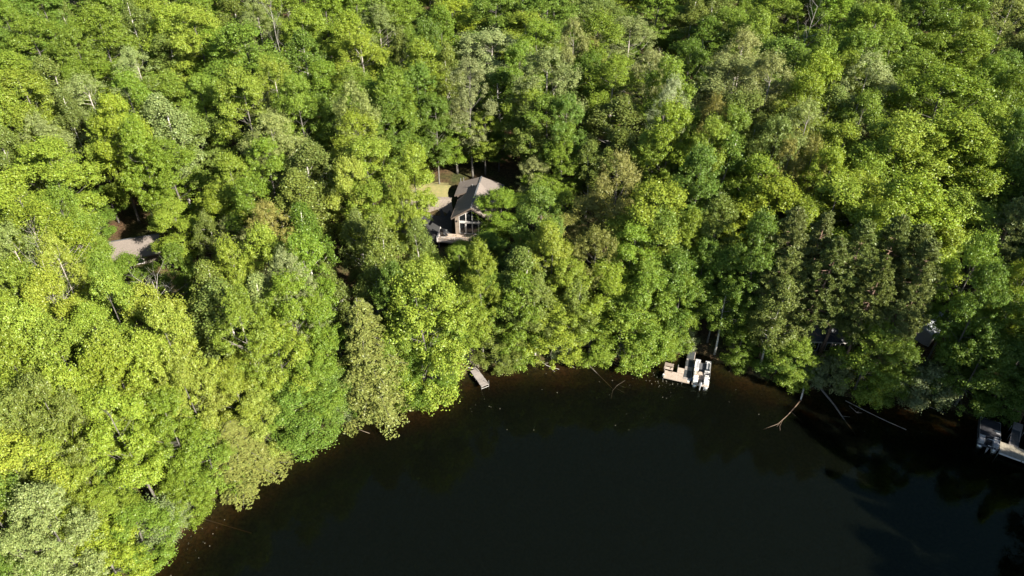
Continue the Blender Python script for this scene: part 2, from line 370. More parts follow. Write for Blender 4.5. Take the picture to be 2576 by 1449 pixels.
def pine(seed, H=20, Rr=2.9):
    rng = np.random.default_rng(seed); mb = MB(); ph = rng.uniform(0, 6)
    mb.tube([(.15 * math.sin(ph + q), .15 * math.cos(ph + q * .8), H * q / 8 - (.2 if q == 0 else 0)) for q in range(9)], [.21 * (1.02 - q / 8.3) + .02 for q in range(9)], 7)
    cen = []
    z = H * .38
    for q in range(16):                                    # dead stubs low on the trunk
        a = rng.uniform(0, 6.28); zz = H * rng.uniform(.22, .5); L = rng.uniform(.5, 1.8)
        mb.tube([(0, 0, zz), (math.cos(a) * L * .6, math.sin(a) * L * .6, zz + .05), (math.cos(a) * L, math.sin(a) * L, zz - .12 * L)], [.03, .022, .008], 4)
    while z < H - .3:
        t = (z / H - .38) / .62; prof = (.55 + .45 * math.sin(math.pi * min(1, .25 + t * .9))) * (1 - max(0, t - .72) * 2.6)
        nb = rng.integers(4, 7); a0 = rng.uniform(0, 6.28)
        for b in range(nb):
            a = a0 + 6.28 * b / nb + rng.uniform(-.35, .35); L = max(.35, Rr * prof * rng.uniform(.7, 1.1)); zz = z + rng.uniform(-.2, .2)
            e = np.array([math.cos(a) * L, math.sin(a) * L, zz + L * rng.uniform(-.08, .22)])
            mb.tube([(0, 0, zz), (e[0] * .55, e[1] * .55, zz + (e[2] - zz) * .3 - .06 * L), tuple(e)], [.045 * (1.1 - t * .6), .03 * (1.1 - t * .6), .01], 4)
            for k in range(int(2 + L * 1.9)):
                f = rng.uniform(.42, 1.05); side = rng.normal() * .28 * L * (f * .9)
                cen.append((e[0] * f - math.sin(a) * side, e[1] * f + math.cos(a) * side, zz + (e[2] - zz) * f + rng.uniform(.0, .22)))
        z += rng.uniform(.5, .8)
    cen.append((0, 0, H)); cen = np.array(cen); k = len(cen); per = 62; n = k * per; ci = np.repeat(np.arange(k), per)
    d = unit(rng.normal(size=(n, 3)) + np.array([0, 0, .35]))
    rr = rng.uniform(.24, .46, k)[ci] * rng.uniform(.45, 1, n)
    C = cen[ci] + d * rr[:, None] * np.array([1, 1, .75])
    tdir = unit(d + rng.normal(size=(n, 3)) * .35); nn = unit(np.cross(tdir, rng.normal(size=(n, 3)))); b = np.cross(nn, tdir)
    S = rng.uniform(.18, .32, (n, 1)); W = .085
    V = np.stack([C - tdir * S * .5 - b * W * .5, C - tdir * S * .5 + b * W * .5, C + tdir * S * .5 + b * W * .25, C + tdir * S * .5 - b * W * .25], 1).reshape(-1, 3)
    return mesh_of(mb, 'trunk', 'pine_bark'), raw_mesh('crown', V, np.arange(4 * n).reshape(-1, 4), M['needle']), H, 2 * Rr

def hemlock(seed, H=17, Rr=3.3):
    rng = np.random.default_rng(seed); mb = MB()
    mb.tube([(.1 * math.sin(q), .1 * math.cos(q), H * q / 7 - (.2 if q == 0 else 0)) for q in range(8)], [.22 * (1 - q / 7.4) for q in range(8)], 7)
    Cs = []; Ns = []; Ss = []
    nb = 210
    for q in range(nb):
        t = (q + rng.random()) / nb; zz = H * (.05 + .93 * t); a = q * 2.4 + rng.uniform(-.5, .5)
        L = Rr * ((1 - t) ** .72 * .95 + .06) * rng.uniform(.65, 1.15)
        dirv = np.array([math.cos(a), math.sin(a), 0]); lat = np.array([-math.sin(a), math.cos(a), 0])
        rise = rng.uniform(-.05, .22); dr = rng.uniform(.28, .5)
        if q % 2 == 0:
            mb.tube([(0, 0, zz), tuple(dirv * L * .5 + np.array([0, 0, zz + rise * L * .5])), tuple(dirv * L + np.array([0, 0, zz + rise * L - dr * L * .8]))], [.03, .02, .006], 4)
        k = int(34 + 62 * L); f = rng.random(k) ** .75 * 1.02
        wd = .36 * L * (1 - f * .72) * 1.0 + .1
        s = rng.uniform(-1, 1, k)
        P = dirv * (L * f)[:, None] + lat * (s * wd)[:, None]
        P[:, 2] += zz + rise * L * f - dr * L * f ** 2.2 - np.abs(s) * wd * .35 - rng.random(k) ** 2 * .28
        Cs.append(P); Ns.append(unit(np.array([0, 0, .8]) + dirv * .45 * f[:, None] + rng.normal(size=(k, 3)) * .5)); Ss.append(rng.uniform(.16, .3, k))
    V, Q = leaves(np.concatenate(Cs), np.concatenate(Ns), np.concatenate(Ss), .42, rng)
    return mesh_of(mb, 'trunk', 'bark'), raw_mesh('crown', V, Q, M['needle']), H, 2 * Rr

def dead(seed, H=15, Rr=2.6, lean=0):
    rng = np.random.default_rng(seed); mb = MB(); tw = MB()
    def br(p, d, L, r, lv, into):
        pts = [p]; rs = [r]; dd = Vector(d)
        for s in range(4):
            dd = (dd + Vector(rng.normal(size=3)) * .16).normalized(); pts.append(pts[-1] + dd * L / 4); rs.append(r * (1 - .2 * (s + 1)))
        into.tube(pts, rs, 5 if r > .05 else 4)
        if lv < 3:
            for k in range([13, 6, 5][lv]):
                f = rng.uniform(.35 if lv == 0 else .2, 1); q = pts[min(3, int(f * 4))].lerp(pts[min(4, int(f * 4) + 1)], f * 4 % 1)
                o = dd.orthogonal(); o.rotate(Matrix.Rotation(rng.uniform(0, 6.28), 3, dd)); nd = (dd * rng.uniform(.5, 1) + o * rng.uniform(.5, 1)).normalized()
                br(q, nd, L * rng.uniform(.22, .42) * (1.0 if lv else .85), rs[min(4, int(f * 4))] * .5, lv + 1, tw)
    br(Vector((0, 0, -.2)), (lean, 0, 1), H, .12, 0, mb)
    return mesh_of(mb, 'trunk', 'dead_wood'), mesh_of(tw, 'bare_branches', 'dead_wood'), H, 2 * Rr

PROTO = {
 'M': [broad(11, 18, 3.7), broad(12, 18, 3.8, nl=12, lobe=.42, cl=30), broad(13, 18, 3.6, base=.28, nl=10, lobe=.52, cr=(.32, .56), cl=38, per=88), broad(14, 18, 3.7, nl=8, lobe=.58, cl=46, low=.7), broad(15, 18, 3.5, nl=13, lobe=.40, cr=(.4, .72), zs=.5, cl=24, per=125, branchy=1.2)],
 'O': [broad(21, 18, 4.2, nl=11, lobe=.46, cl=30, cr=(.3, .58), per=92, leaf=(.11, .18), branchy=1.6), broad(22, 17, 3.8, nl=10, lobe=.48, cl=30, cr=(.3, .55), leaf=(.11, .18), per=92, thin=.1, branchy=1.6)],
 'A': [broad(31, 18, 3.3, nl=11, lobe=.44, cl=30, cr=(.28, .48), per=95, leaf=(.10, .17), spire=.5, up=.3, hollow=.4, bark='pale_bark'), broad(32, 18, 3.4, nl=10, lobe=.48, cl=34, cr=(.28, .5), per=95, leaf=(.10, .17), spire=.3, up=.3, bark='pale_bark', branchy=1.3), broad(33, 18, 3.5, nl=10, lobe=.5, cl=30, cr=(.3, .52), per=92, leaf=(.10, .17), thin=.15, bark='pale_bark', branchy=2)],
 'S': [broad(91, 11, 3.0, base=.03, nl=14, lobe=.44, cl=28, cr=(.28, .5), per=88, leaf=(.11, .19), low=.85, r0=.14), broad(92, 11, 3.0, base=.05, nl=12, lobe=.5, cl=32, cr=(.28, .5), per=88, leaf=(.11, .19), low=.9, r0=.14), broad(93, 11, 2.8, base=.02, nl=16, lobe=.38, cl=25, cr=(.28, .5), per=88, leaf=(.11, .18), low=.8, r0=.13)],
 'B': [birch(41), birch(42, 18, 3.0, .25), birch(43, 18, 2.7, .35)],
 'P': [pine(51), pine(52), pine(53)],
 'H': [hemlock(61), hemlock(62)],
 'D': [dead(71), dead(72, lean=.12)],
 'U': [broad(81, 4.5, 2.6, base=.1, nl=12, lobe=.42, cl=12, cr=(.35, .6), per=120, leaf=(.12, .22), r0=.09, droop=.35, low=.8), broad(82, 4.5, 2.4, base=.08, nl=10, lobe=.46, cl=12, cr=(.35, .65), per=120, leaf=(.14, .24), r0=.08, droop=.25, low=.85)],
}
NAME = {'S': 'shore_maple', 'M': 'maple_tree', 'O': 'oak_tree', 'A': 'poplar_tree', 'B': 'birch_tree', 'P': 'pine_tree', 'H': 'hemlock_tree', 'D': 'dead_tree', 'U': 'shore_bush'}
CATG = {'U': 'bush'}
TINT = {'l': (0.200, 0.262, 0.029), 'g': (0.152, 0.223, 0.026), 'G': (0.178, 0.235, 0.046), 'd': (0.115, 0.180, 0.025), 'o': (0.138, 0.177, 0.036), 'p': (0.212, 0.259, 0.076), 'P': (0.260, 0.305, 0.131),
        'y': (0.222, 0.273, 0.036), 'Y': (0.230, 0.268, 0.047), 'z': (0.205, 0.209, 0.053), 't': (0.220, 0.244, 0.084), 'r': (.215, .195, .048), 'h': (0.170, 0.186, 0.044), 'b': (0.132, 0.144, 0.036),
        'n': (.135, .165, .048), 'e': (0.175, 0.214, 0.095), 'w': (0.300, 0.321, 0.315), 'x': (0.200, 0.214, 0.189)}
TREES = [
('M', 30, -88.35, 137.9, 8.76, 20.29, 9.88, 5.99, 'd', (1.11, 1.14, 1.159), 'broad deep green maple far uphill and left of the broad soft green maple', 'maples of the hillside forest'),
('M', 11, -72.05, 125.61, 7.77, 21.35, 10.23, 4.98, 'g', (0.976, 0.93, 0.899), 'broad mid green maple far uphill and left of the broad soft green maple', 'maples of the hillside forest'),
('M', 21, -81.65, 122.15, 7.95, 20.28, 11.43, 2.02, 'g', (0.928, 0.903, 0.912), 'broad mid green maple far left of the broad soft green maple', 'maples of the hillside forest'),
('M', 13, -71.06, 115.15, 7.33, 21.25, 7.58, 1.42, 'g', (0.93, 0.899, 0.952), 'medium mid green maple far uphill and left of the broad soft green maple', 'maples of the hillside forest'),
('B', 58, -70.14, 134.68, 8.09, 20.23, 7.97, 4.91, 'o', (0.98, 1.02, 1.003), 'broad dull olive birch far uphill and left of the broad soft green maple', 'birches of the hillside forest'),
('M', 49, -61.89, 130.91, 7.72, 19.79, 10.64, 5.78, 'l', (1.117, 1.134, 1.144), 'broad lime green maple some way uphill and left of the broad soft green maple', 'maples of the hillside forest'),
('M', 53, -55.45, 126.62, 7.38, 21.13, 11.04, 5.29, 'l', (1.162, 1.133, 1.285), 'broad lime green maple some way uphill from the broad soft green maple', 'maples of the hillside forest'),
('B', 0, -55.82, 144.67, 8.16, 17.84, 9.61, 5.95, 'o', (0.889, 0.889, 0.766), 'broad dull olive birch a little left of the small white snag', 'birches of the hillside forest'),
('D', 22, -43.39, 130.42, 7.23, 21.0, 3.65, 4.77, 'w', (0.968, 0.993, 0.994), 'small bare white snag standing high among the upper left crowns', 'dead trees in the forest'),
('A', 36, -49.25, 139.29, 7.76, 17.65, 8.95, 4.32, 'p', (0.892, 0.895, 0.946), 'broad pale green poplar just uphill and left of the small white snag', 'poplars of the hillside forest'),
('M', 6, -38.16, 133.02, 7.22, 19.23, 10.08, 0.93, 'l', (0.969, 1.018, 1.014), 'broad lime green maple just right of the small white snag', 'maples of the hillside forest'),
('M', 22, -37.01, 144.53, 7.72, 19.39, 10.34, 5.8, 'g', (1.083, 1.075, 0.934), 'broad mid green maple a little right of the small white snag', 'maples of the hillside forest'),
('B', 15, -62.18, 126.91, 7.55, 16.57, 9.73, 0.55, 'o', (1.077, 1.12, 1.083), 'broad dull olive birch some way uphill and left of the broad soft green maple', 'birches of the hillside forest'),
('M', 30, -53.44, 126.69, 7.34, 17.83, 9.38, 0.65, 'g', (1.074, 1.102, 1.006), 'broad mid green maple a little uphill from the broad soft green maple', 'maples of the hillside forest'),
('M', 53, -44.99, 118.83, 6.8, 21.21, 13.58, 0.54, 'g', (0.879, 0.923, 1.05), 'broad mid green maple a little uphill and left of the bright yellow poplar', 'maples of the hillside forest'),
('B', 38, -36.44, 123.34, 6.75, 19.5, 8.81, 2.62, 'd', (1.022, 1.012, 1.129), 'broad deep green birch a little lakeward and right of the small white snag', 'birches of the hillside forest'),
('A', 30, -37.49, 107.42, 6.12, 20.0, 8.58, 3.9, 'y', (0.935, 0.957, 0.943), 'bright yellow green poplar in the upper left forest', 'poplars of the hillside forest'),
('M', 12, -82.62, 114.76, 7.71, 17.08, 9.37, 0.11, 'l', (0.96, 1.006, 1.077), 'broad lime green maple far left of the broad soft green maple', 'maples of the hillside forest'),
('B', 0, -74.52, 111.11, 7.3, 18.59, 9.04, 0.56, 'o', (1.109, 1.108, 1.168), 'broad dull olive birch far left of the broad soft green maple', 'birches of the hillside forest'),
('M', 49, -70.8, 112.88, 7.24, 17.01, 6.64, 2.67, 'g', (0.923, 0.908, 0.849), 'medium mid green maple far left of the broad soft green maple', 'maples of the hillside forest'),
('M', 56, -66.25, 113.66, 7.12, 16.35, 10.36, 3.07, 'g', (1.089, 1.061, 0.963), 'broad mid green maple some way left of the broad soft green maple', 'maples of the hillside forest'),
('A', 53, -59.0, 108.94, 6.71, 20.98, 8.29, 4.08, 'p', (1.076, 1.1, 1.232), 'broad pale green poplar some way uphill and left of the broad soft green maple', 'poplars of the hillside forest'),
('M', 5, -55.2, 108.03, 6.57, 17.45, 11.23, 5.39, 'g', (1.004, 0.964, 1.044), 'broad mid green maple a little uphill and left of the broad soft green maple', 'maples of the hillside forest'),
('M', 23, -48.75, 106.93, 6.35, 17.49, 7.01, 4.74, 'g', (1.137, 1.14, 1.225), 'broad soft green maple with a visible pale trunk, uphill from the small cabin', 'maples of the hillside forest'),
('M', 49, -40.28, 101.05, 5.9, 21.57, 7.83, 4.12, 'l', (0.986, 0.982, 1.121), 'broad lime green maple just right of the broad soft green maple', 'maples of the hillside forest'),
('M', 16, -32.0, 100.68, 5.68, 20.98, 7.83, 2.38, 'g', (1.081, 1.074, 1.141), 'broad mid green maple a little lakeward and right of the bright yellow poplar', 'maples of the hillside forest'),
('M', 19, -31.25, 112.55, 6.15, 17.88, 8.28, 5.81, 'g', (0.914, 0.951, 0.848), 'broad mid green maple a little right of the bright yellow poplar', 'maples of the hillside forest'),
('M', 59, -70.58, 98.05, 6.68, 21.46, 8.73, 4.91, 'l', (0.929, 0.893, 0.917), 'broad lime green maple far uphill and left of the small cabin roof', 'maples of the hillside forest'),
('A', 35, -64.09, 102.1, 6.61, 19.21, 10.4, 3.8, 'p', (1.034, 1.031, 1.141), 'broad pale green poplar far left of the broad soft green maple', 'poplars of the hillside forest'),
('M', 37, -72.61, 95.17, 6.64, 19.95, 6.65, 0.75, 'l', (1.02, 1.06, 1.153), 'medium lime green maple far uphill and left of the small cabin roof', 'maples of the hillside forest'),
('M', 41, -70.24, 96.03, 6.59, 17.43, 8.88, 6.08, 'l', (0.897, 0.896, 0.929), 'broad lime green maple far uphill and left of the bare grey tree', 'maples of the hillside forest'),
('M', 24, -55.53, 98.82, 6.21, 21.35, 7.69, 0.54, 'g', (1.018, 1.063, 1.048), 'medium mid green maple some way left of the broad soft green maple', 'maples of the hillside forest'),
('B', 39, -65.07, 98.32, 6.51, 18.96, 5.31, 4.63, 'o', (0.877, 0.881, 0.972), 'medium dull olive birch far uphill and left of the small cabin roof', 'birches of the hillside forest'),
('M', 31, -54.62, 91.66, 5.91, 21.48, 7.28, 2.54, 'l', (1.175, 1.135, 0.991), 'medium lime green maple some way left of the broad soft green maple', 'maples of the hillside forest'),
('B', 0, -50.59, 96.15, 5.95, 19.98, 8.67, 0.69, 'p', (0.941, 0.978, 1.101), 'broad pale green birch a little lakeward and left of the broad soft green maple', 'birches of the hillside forest'),
('A', 52, -34.27, 93.59, 5.25, 18.26, 9.34, 1.1, 't', (1.066, 1.112, 0.96), 'pale tan poplar between the upper left crowns', 'poplars of the hillside forest'),
('M', 36, -29.54, 102.63, 5.69, 17.12, 8.08, 4.83, 'd', (0.961, 0.964, 0.874), 'broad deep green maple a little uphill and right of the pale tan poplar', 'maples of the hillside forest'),
('A', 36, -67.37, 93.56, 6.41, 16.69, 7.56, 2.74, 'p', (1.051, 1.027, 1.141), 'medium pale green poplar far uphill and left of the small cabin roof', 'poplars of the hillside forest'),
('M', 50, -62.04, 84.93, 5.91, 17.94, 10.8, 1.23, 'l', (1.03, 1.061, 1.097), 'broad lime green maple some way uphill and left of the small cabin roof', 'maples of the hillside forest'),
('B', 41, -69.12, 88.5, 6.28, 18.52, 6.67, 1.93, 'o', (1.037, 1.054, 1.099), 'medium dull olive birch far uphill and left of the bare grey tree', 'birches of the hillside forest'),
('M', 12, -47.93, 88.6, 5.57, 16.36, 8.42, 3.16, 'g', (0.986, 0.972, 0.9), 'broad mid green maple some way uphill and left of the slim white birch', 'maples of the hillside forest'),
('B', 50, -27.44, 87.39, 4.14, 18.9, 9.0, 1.42, 'o', (0.937, 0.921, 1.013), 'broad dull olive birch a little lakeward and right of the pale tan poplar', 'birches of the hillside forest'),
('M', 33, -37.4, 83.93, 4.3, 18.14, 6.75, 6.0, 'l', (0.955, 0.956, 1.012), 'medium lime green maple a little lakeward and left of the pale tan poplar', 'maples of the hillside forest'),
('M', 6, -33.87, 88.09, 4.57, 17.99, 7.26, 3.01, 'g', (1.034, 1.057, 0.954), 'medium mid green maple just lakeward from the pale tan poplar', 'maples of the hillside forest'),
('M', 0, -90.57, 129.86, 8.53, 20.69, 6.51, 5.71, 'g', (1.024, 1.031, 1.039), 'medium mid green maple far uphill and left of the small cabin roof', 'maples of the hillside forest'),
('M', 27, -44.11, 144.49, 7.87, 18.9, 9.16, 3.84, 'g', (0.992, 0.948, 0.892), 'broad mid green maple just uphill and right of the small white snag', 'maples of the hillside forest'),
('M', 18, -50.44, 87.59, 5.62, 20.09, 6.11, 2.75, 'g', (1.126, 1.106, 0.947), 'medium mid green maple some way uphill from the small cabin roof', 'maples of the hillside forest'),
('M', 22, -23.59, 134.79, 7.04, 21.53, 11.23, 2.24, 'g', (0.93, 0.912, 0.815), 'broad mid green maple some way left of the large pale poplar', 'maples of the hillside forest'),
('A', 16, -24.16, 132.51, 6.94, 20.33, 9.67, 4.85, 'p', (0.9, 0.916, 0.97), 'broad pale green poplar far uphill from the dark gap maple', 'poplars of the hillside forest'),
('M', 30, -28.39, 126.48, 6.72, 20.83, 9.29, 3.7, 'l', (1.006, 1.013, 0.922), 'broad lime green maple some way right of the small white snag', 'maples of the hillside forest'),
('M', 40, -11.92, 149.79, 7.67, 16.44, 12.82, 3.68, 'l', (1.173, 1.124, 0.992), 'broad lime green maple a little uphill and left of the large pale poplar', 'maples of the hillside forest'),
('M', 27, -13.04, 131.33, 6.76, 20.53, 7.74, 5.7, 'g', (0.864, 0.904, 0.865), 'medium mid green maple a little uphill and left of the large pale poplar', 'maples of the hillside forest'),
('M', 29, -2.83, 143.63, 7.32, 18.29, 13.14, 1.75, 'd', (1.058, 1.02, 1.023), 'broad deep green maple a little uphill from the large pale poplar', 'maples of the hillside forest'),
('M', 33, 6.6, 144.14, 7.31, 19.42, 13.92, 1.45, 'd', (1.131, 1.109, 1.163), 'broad deep green maple some way uphill and right of the large pale poplar', 'maples of the hillside forest'),
('M', 50, 17.41, 148.85, 7.46, 16.39, 14.83, 3.62, 'o', (1.03, 1.066, 1.171), 'broad dull olive maple far right of the large pale poplar', 'maples of the hillside forest'),
('M', 50, 29.87, 150.69, 7.54, 16.59, 12.89, 1.34, 'g', (0.952, 0.971, 1.042), 'broad mid green maple some way uphill and left of the wide tan poplar', 'maples of the hillside forest'),
('M', 34, 3.09, 136.85, 6.97, 17.3, 11.55, 0.54, 'l', (0.942, 0.929, 0.986), 'broad lime green maple a little uphill and right of the large pale poplar', 'maples of the hillside forest'),
('M', 30, -14.93, 123.39, 6.39, 21.42, 7.0, 5.94, 'd', (0.908, 0.91, 0.973), 'medium deep green maple a little left of the large pale poplar', 'maples of the hillside forest'),
('A', 46, -4.02, 126.95, 6.5, 17.39, 15.65, 2.58, 'P', (0.987, 1.0, 0.887), 'large very pale poplar with upright shoots, uphill behind the lake house', 'poplars of the hillside forest'),
('M', 31, 4.49, 125.15, 6.38, 20.36, 9.25, 1.47, 'g', (1.09, 1.09, 1.028), 'broad mid green maple a little right of the large pale poplar', 'maples of the hillside forest'),
('A', 16, 10.37, 122.18, 6.2, 21.29, 6.47, 2.07, 't', (1.028, 1.004, 0.922), 'medium tan green poplar some way right of the large pale poplar', 'poplars of the hillside forest'),
('M', 51, 15.49, 125.76, 6.33, 21.35, 11.03, 0.19, 'g', (0.927, 0.887, 0.82), 'broad mid green maple far right of the large pale poplar', 'maples of the hillside forest'),
('A', 38, 21.93, 133.76, 6.69, 18.17, 12.47, 5.19, 'p', (0.919, 0.887, 1.006), 'broad pale green poplar some way uphill and left of the wide tan poplar', 'poplars of the hillside forest'),
('A', 19, -26.0, 120.4, 6.4, 19.13, 11.46, 2.08, 'l', (1.175, 1.12, 1.17), 'broad lime green poplar some way uphill and left of the dark gap maple', 'poplars of the hillside forest'),
('B', 31, -19.74, 124.85, 6.51, 19.39, 6.93, 3.73, 'o', (1.054, 1.009, 1.004), 'medium dull olive birch some way uphill from the dark gap maple', 'birches of the hillside forest'),
('M', 23, -14.98, 116.05, 6.03, 20.32, 8.4, 6.05, 'l', (1.014, 1.008, 1.01), 'broad lime green maple a little uphill and left of the tan oak', 'maples of the hillside forest'),
('B', 53, -11.07, 118.75, 6.13, 19.5, 5.72, 1.76, 'o', (1.165, 1.124, 0.988), 'medium dull olive birch a little uphill and left of the tan oak', 'birches of the hillside forest'),
('O', 57, -6.72, 107.62, 5.54, 20.91, 7.89, 2.94, 't', (0.903, 0.915, 1.042), 'tan leaved oak directly uphill from the lake house in the middle distance', 'oaks of the hillside forest'),
('B', 11, -1.55, 117.15, 6.0, 15.66, 9.89, 0.66, 'd', (0.928, 0.922, 0.859), 'broad deep green birch just uphill and right of the tan oak', 'birches of the hillside forest'),
('A', 18, 5.73, 108.89, 5.56, 21.37, 11.52, 5.8, 'p', (0.928, 0.91, 1.036), 'broad pale green poplar some way right of the large pale poplar', 'poplars of the hillside forest'),
('M', 33, 13.34, 119.52, 6.04, 16.83, 9.06, 1.62, 'd', (0.9, 0.921, 0.845), 'broad deep green maple far right of the large pale poplar', 'maples of the hillside forest'),
('A', 16, 17.03, 113.94, 5.73, 18.15, 11.07, 4.55, 'l', (0.88, 0.925, 0.969), 'broad lime green poplar far left of the rusty oak', 'poplars of the hillside forest'),
('O', 48, 22.94, 114.77, 5.74, 19.59, 7.7, 3.04, 't', (1.079, 1.057, 1.111), 'medium tan green oak some way left of the wide tan poplar', 'oaks of the hillside forest'),
('M', 50, 24.61, 108.43, 5.22, 21.22, 8.3, 4.44, 'g', (1.108, 1.086, 1.132), 'broad mid green maple a little uphill and left of the rusty oak', 'maples of the hillside forest'),
('M', 13, -25.51, 110.4, 5.93, 18.15, 8.49, 5.04, 'g', (0.952, 0.914, 0.999), 'broad mid green maple some way uphill and left of the dark gap maple', 'maples of the hillside forest'),
('M', 53, -18.09, 103.36, 5.31, 21.26, 7.98, 2.13, 'g', (0.973, 0.96, 0.95), 'broad mid green maple just uphill from the dark gap maple', 'maples of the hillside forest'),
('M', 15, -14.84, 109.41, 5.71, 19.24, 8.4, 3.41, 'd', (1.015, 1.057, 1.11), 'broad deep green maple a little uphill and right of the dark gap maple', 'maples of the hillside forest'),
('M', 1, -21.82, 105.62, 5.63, 18.0, 10.44, 0.74, 'g', (0.995, 1.032, 1.007), 'broad mid green maple a little uphill and left of the dark gap maple', 'maples of the hillside forest'),
('M', 28, -18.45, 101.13, 5.06, 18.03, 9.55, 1.73, 'd', (0.93, 0.914, 0.921), 'deep green maple at the dark gap left of the house', 'maples of the hillside forest'),
('M', 49, 3.02, 107.79, 5.46, 17.28, 8.39, 3.11, 'l', (0.888, 0.902, 0.966), 'broad lime green maple a little right of the tan oak', 'maples of the hillside forest'),
('B', 14, 2.57, 104.73, 5.07, 15.87, 7.66, 4.84, 'o', (0.98, 0.992, 0.962), 'medium dull olive birch some way lakeward and right of the tan oak', 'birches of the hillside forest'),
('M', 1, 5.65, 103.96, 4.95, 17.0, 9.78, 1.25, 'g', (0.864, 0.89, 0.997), 'broad mid green maple some way right of the tan oak', 'maples of the hillside forest'),
('B', 7, 17.47, 106.22, 5.03, 16.23, 12.49, 0.6, 'o', (0.954, 0.92, 1.003), 'broad dull olive birch some way left of the rusty oak', 'birches of the hillside forest'),
('A', 22, 24.48, 103.8, 4.61, 20.01, 6.56, 3.79, 'P', (1.013, 1.011, 1.157), 'medium very pale green poplar a little left of the rusty oak', 'poplars of the hillside forest'),
('M', 10, 22.67, 94.75, 3.45, 21.64, 7.57, 6.01, 'l', (0.962, 0.998, 0.868), 'medium lime green maple a little lakeward and left of the rusty oak', 'maples of the hillside forest'),
('A', 18, 8.07, 99.05, 4.29, 12.0, 7.51, 0.92, 'g', (1.04, 1.016, 1.003), 'medium mid green poplar a little uphill and left of the big bronze oak', 'poplars of the hillside forest'),
('B', 1, 11.8, 97.61, 4.09, 14.0, 6.81, 2.57, 'o', (0.989, 0.999, 0.957), 'medium dull olive birch a little uphill from the big bronze oak', 'birches of the hillside forest'),
('B', 45, 16.26, 97.01, 3.88, 16.29, 9.25, 5.55, 'o', (0.92, 0.891, 0.819), 'broad dull olive birch some way uphill from the big bronze oak', 'birches of the hillside forest'),
('M', 3, 20.25, 95.02, 3.53, 16.6, 7.76, 3.32, 'g', (1.139, 1.086, 1.19), 'medium mid green maple some way lakeward and left of the rusty oak', 'maples of the hillside forest'),
('A', 6, -22.81, 96.94, 4.81, 21.59, 7.36, 2.76, 'p', (1.027, 0.993, 0.939), 'medium pale green poplar a little left of the dark gap maple', 'poplars of the hillside forest'),
('A', 58, -22.37, 93.73, 4.43, 19.18, 8.73, 0.17, 'l', (1.029, 0.992, 0.929), 'broad lime green poplar a little left of the dark gap maple', 'poplars of the hillside forest'),
('M', 1, -20.12, 88.58, 3.71, 18.5, 10.68, 1.91, 'l', (1.035, 1.05, 1.201), 'broad lime green maple a little lakeward and left of the dark gap maple', 'maples of the hillside forest'),
('M', 59, -13.9, 89.26, 3.41, 17.6, 5.8, 5.54, 'l', (1.114, 1.114, 1.106), 'medium lime green maple just uphill and left of the sunlit lawn', 'maples of the hillside forest'),
('M', 44, -21.53, 82.26, 3.19, 19.5, 5.93, 5.35, 'y', (1.153, 1.105, 1.244), 'medium yellow green maple some way lakeward and left of the dark gap maple', 'maples of the hillside forest'),
('O', 3, 14.11, 83.19, 2.22, 20.74, 7.68, 5.58, 'z', (1.062, 1.028, 1.132), 'medium bronze leaved oak a little uphill and right of the big bronze oak', 'oaks of the hillside forest'),
('M', 15, 4.59, 97.1, 4.06, 8.0, 7.85, 4.21, 'g', (1.128, 1.105, 1.132), 'broad mid green maple a little uphill and right of the maple at the gable', 'maples of the hillside forest'),
('M', 0, 1.41, 119.66, 6.11, 18.76, 6.92, 2.46, 'g', (1.074, 1.126, 1.283), 'medium mid green maple just right of the large pale poplar', 'maples of the hillside forest'),
('M', 25, 8.38, 101.9, 4.66, 18.58, 6.18, 2.35, 'd', (1.033, 1.078, 1.239), 'medium deep green maple some way uphill from the big bronze oak', 'maples of the hillside forest'),
('M', 34, -12.18, 104.49, 5.26, 16.64, 5.68, 4.59, 'd', (0.94, 0.94, 0.879), 'medium deep green maple just uphill and left of the maple behind the roof', 'maples of the hillside forest'),
('B', 0, 40.58, 147.62, 7.46, 20.1, 8.61, 1.57, 'o', (0.994, 0.976, 1.074), 'broad dull olive birch some way uphill from the wide tan poplar', 'birches of the hillside forest'),
('M', 21, 54.38, 150.89, 7.81, 16.51, 12.89, 6.1, 'g', (1.018, 0.984, 0.989), 'broad mid green maple some way uphill and right of the wide tan poplar', 'maples of the hillside forest'),
('D', 1, 53.9, 135.43, 7.08, 20.0, 4.47, 2.64, 'w', (1.097, 1.058, 1.034), 'slim white dead tree some way uphill from the dark rich maple', 'dead trees in the forest'),
('M', 12, 62.5, 142.69, 7.6, 18.97, 10.65, 0.05, 'g', (1.058, 1.107, 0.977), 'broad mid green maple some way uphill and left of the whitest poplar', 'maples of the hillside forest'),
('M', 50, 65.38, 130.46, 7.08, 20.8, 12.07, 1.12, 'g', (1.164, 1.133, 1.088), 'broad mid green maple a little uphill from the whitest poplar', 'maples of the hillside forest'),
('M', 51, 77.48, 138.08, 7.52, 20.23, 11.1, 2.53, 'd', (0.898, 0.89, 0.783), 'broad deep green maple a little left of the upper right yellow maple', 'maples of the hillside forest'),
('M', 48, 84.24, 136.7, 7.53, 21.39, 13.23, 5.07, 'd', (1.033, 1.011, 0.9), 'broad deep green maple just uphill and left of the upper right yellow maple', 'maples of the hillside forest'),
('A', 48, 96.64, 142.44, 8.0, 19.69, 10.22, 4.41, 'p', (1.07, 1.034, 0.919), 'broad pale green poplar a little right of the upper right yellow maple', 'poplars of the hillside forest'),
('M', 25, 80.02, 125.82, 6.95, 20.53, 7.47, 0.76, 'y', (0.876, 0.92, 0.878), 'yellow green maple top alone among dark crowns at the upper right', 'maples of the hillside forest'),
('M', 40, 42.51, 141.07, 7.16, 16.91, 12.23, 4.85, 'g', (0.995, 0.981, 1.108), 'broad mid green maple a little uphill from the wide tan poplar', 'maples of the hillside forest'),
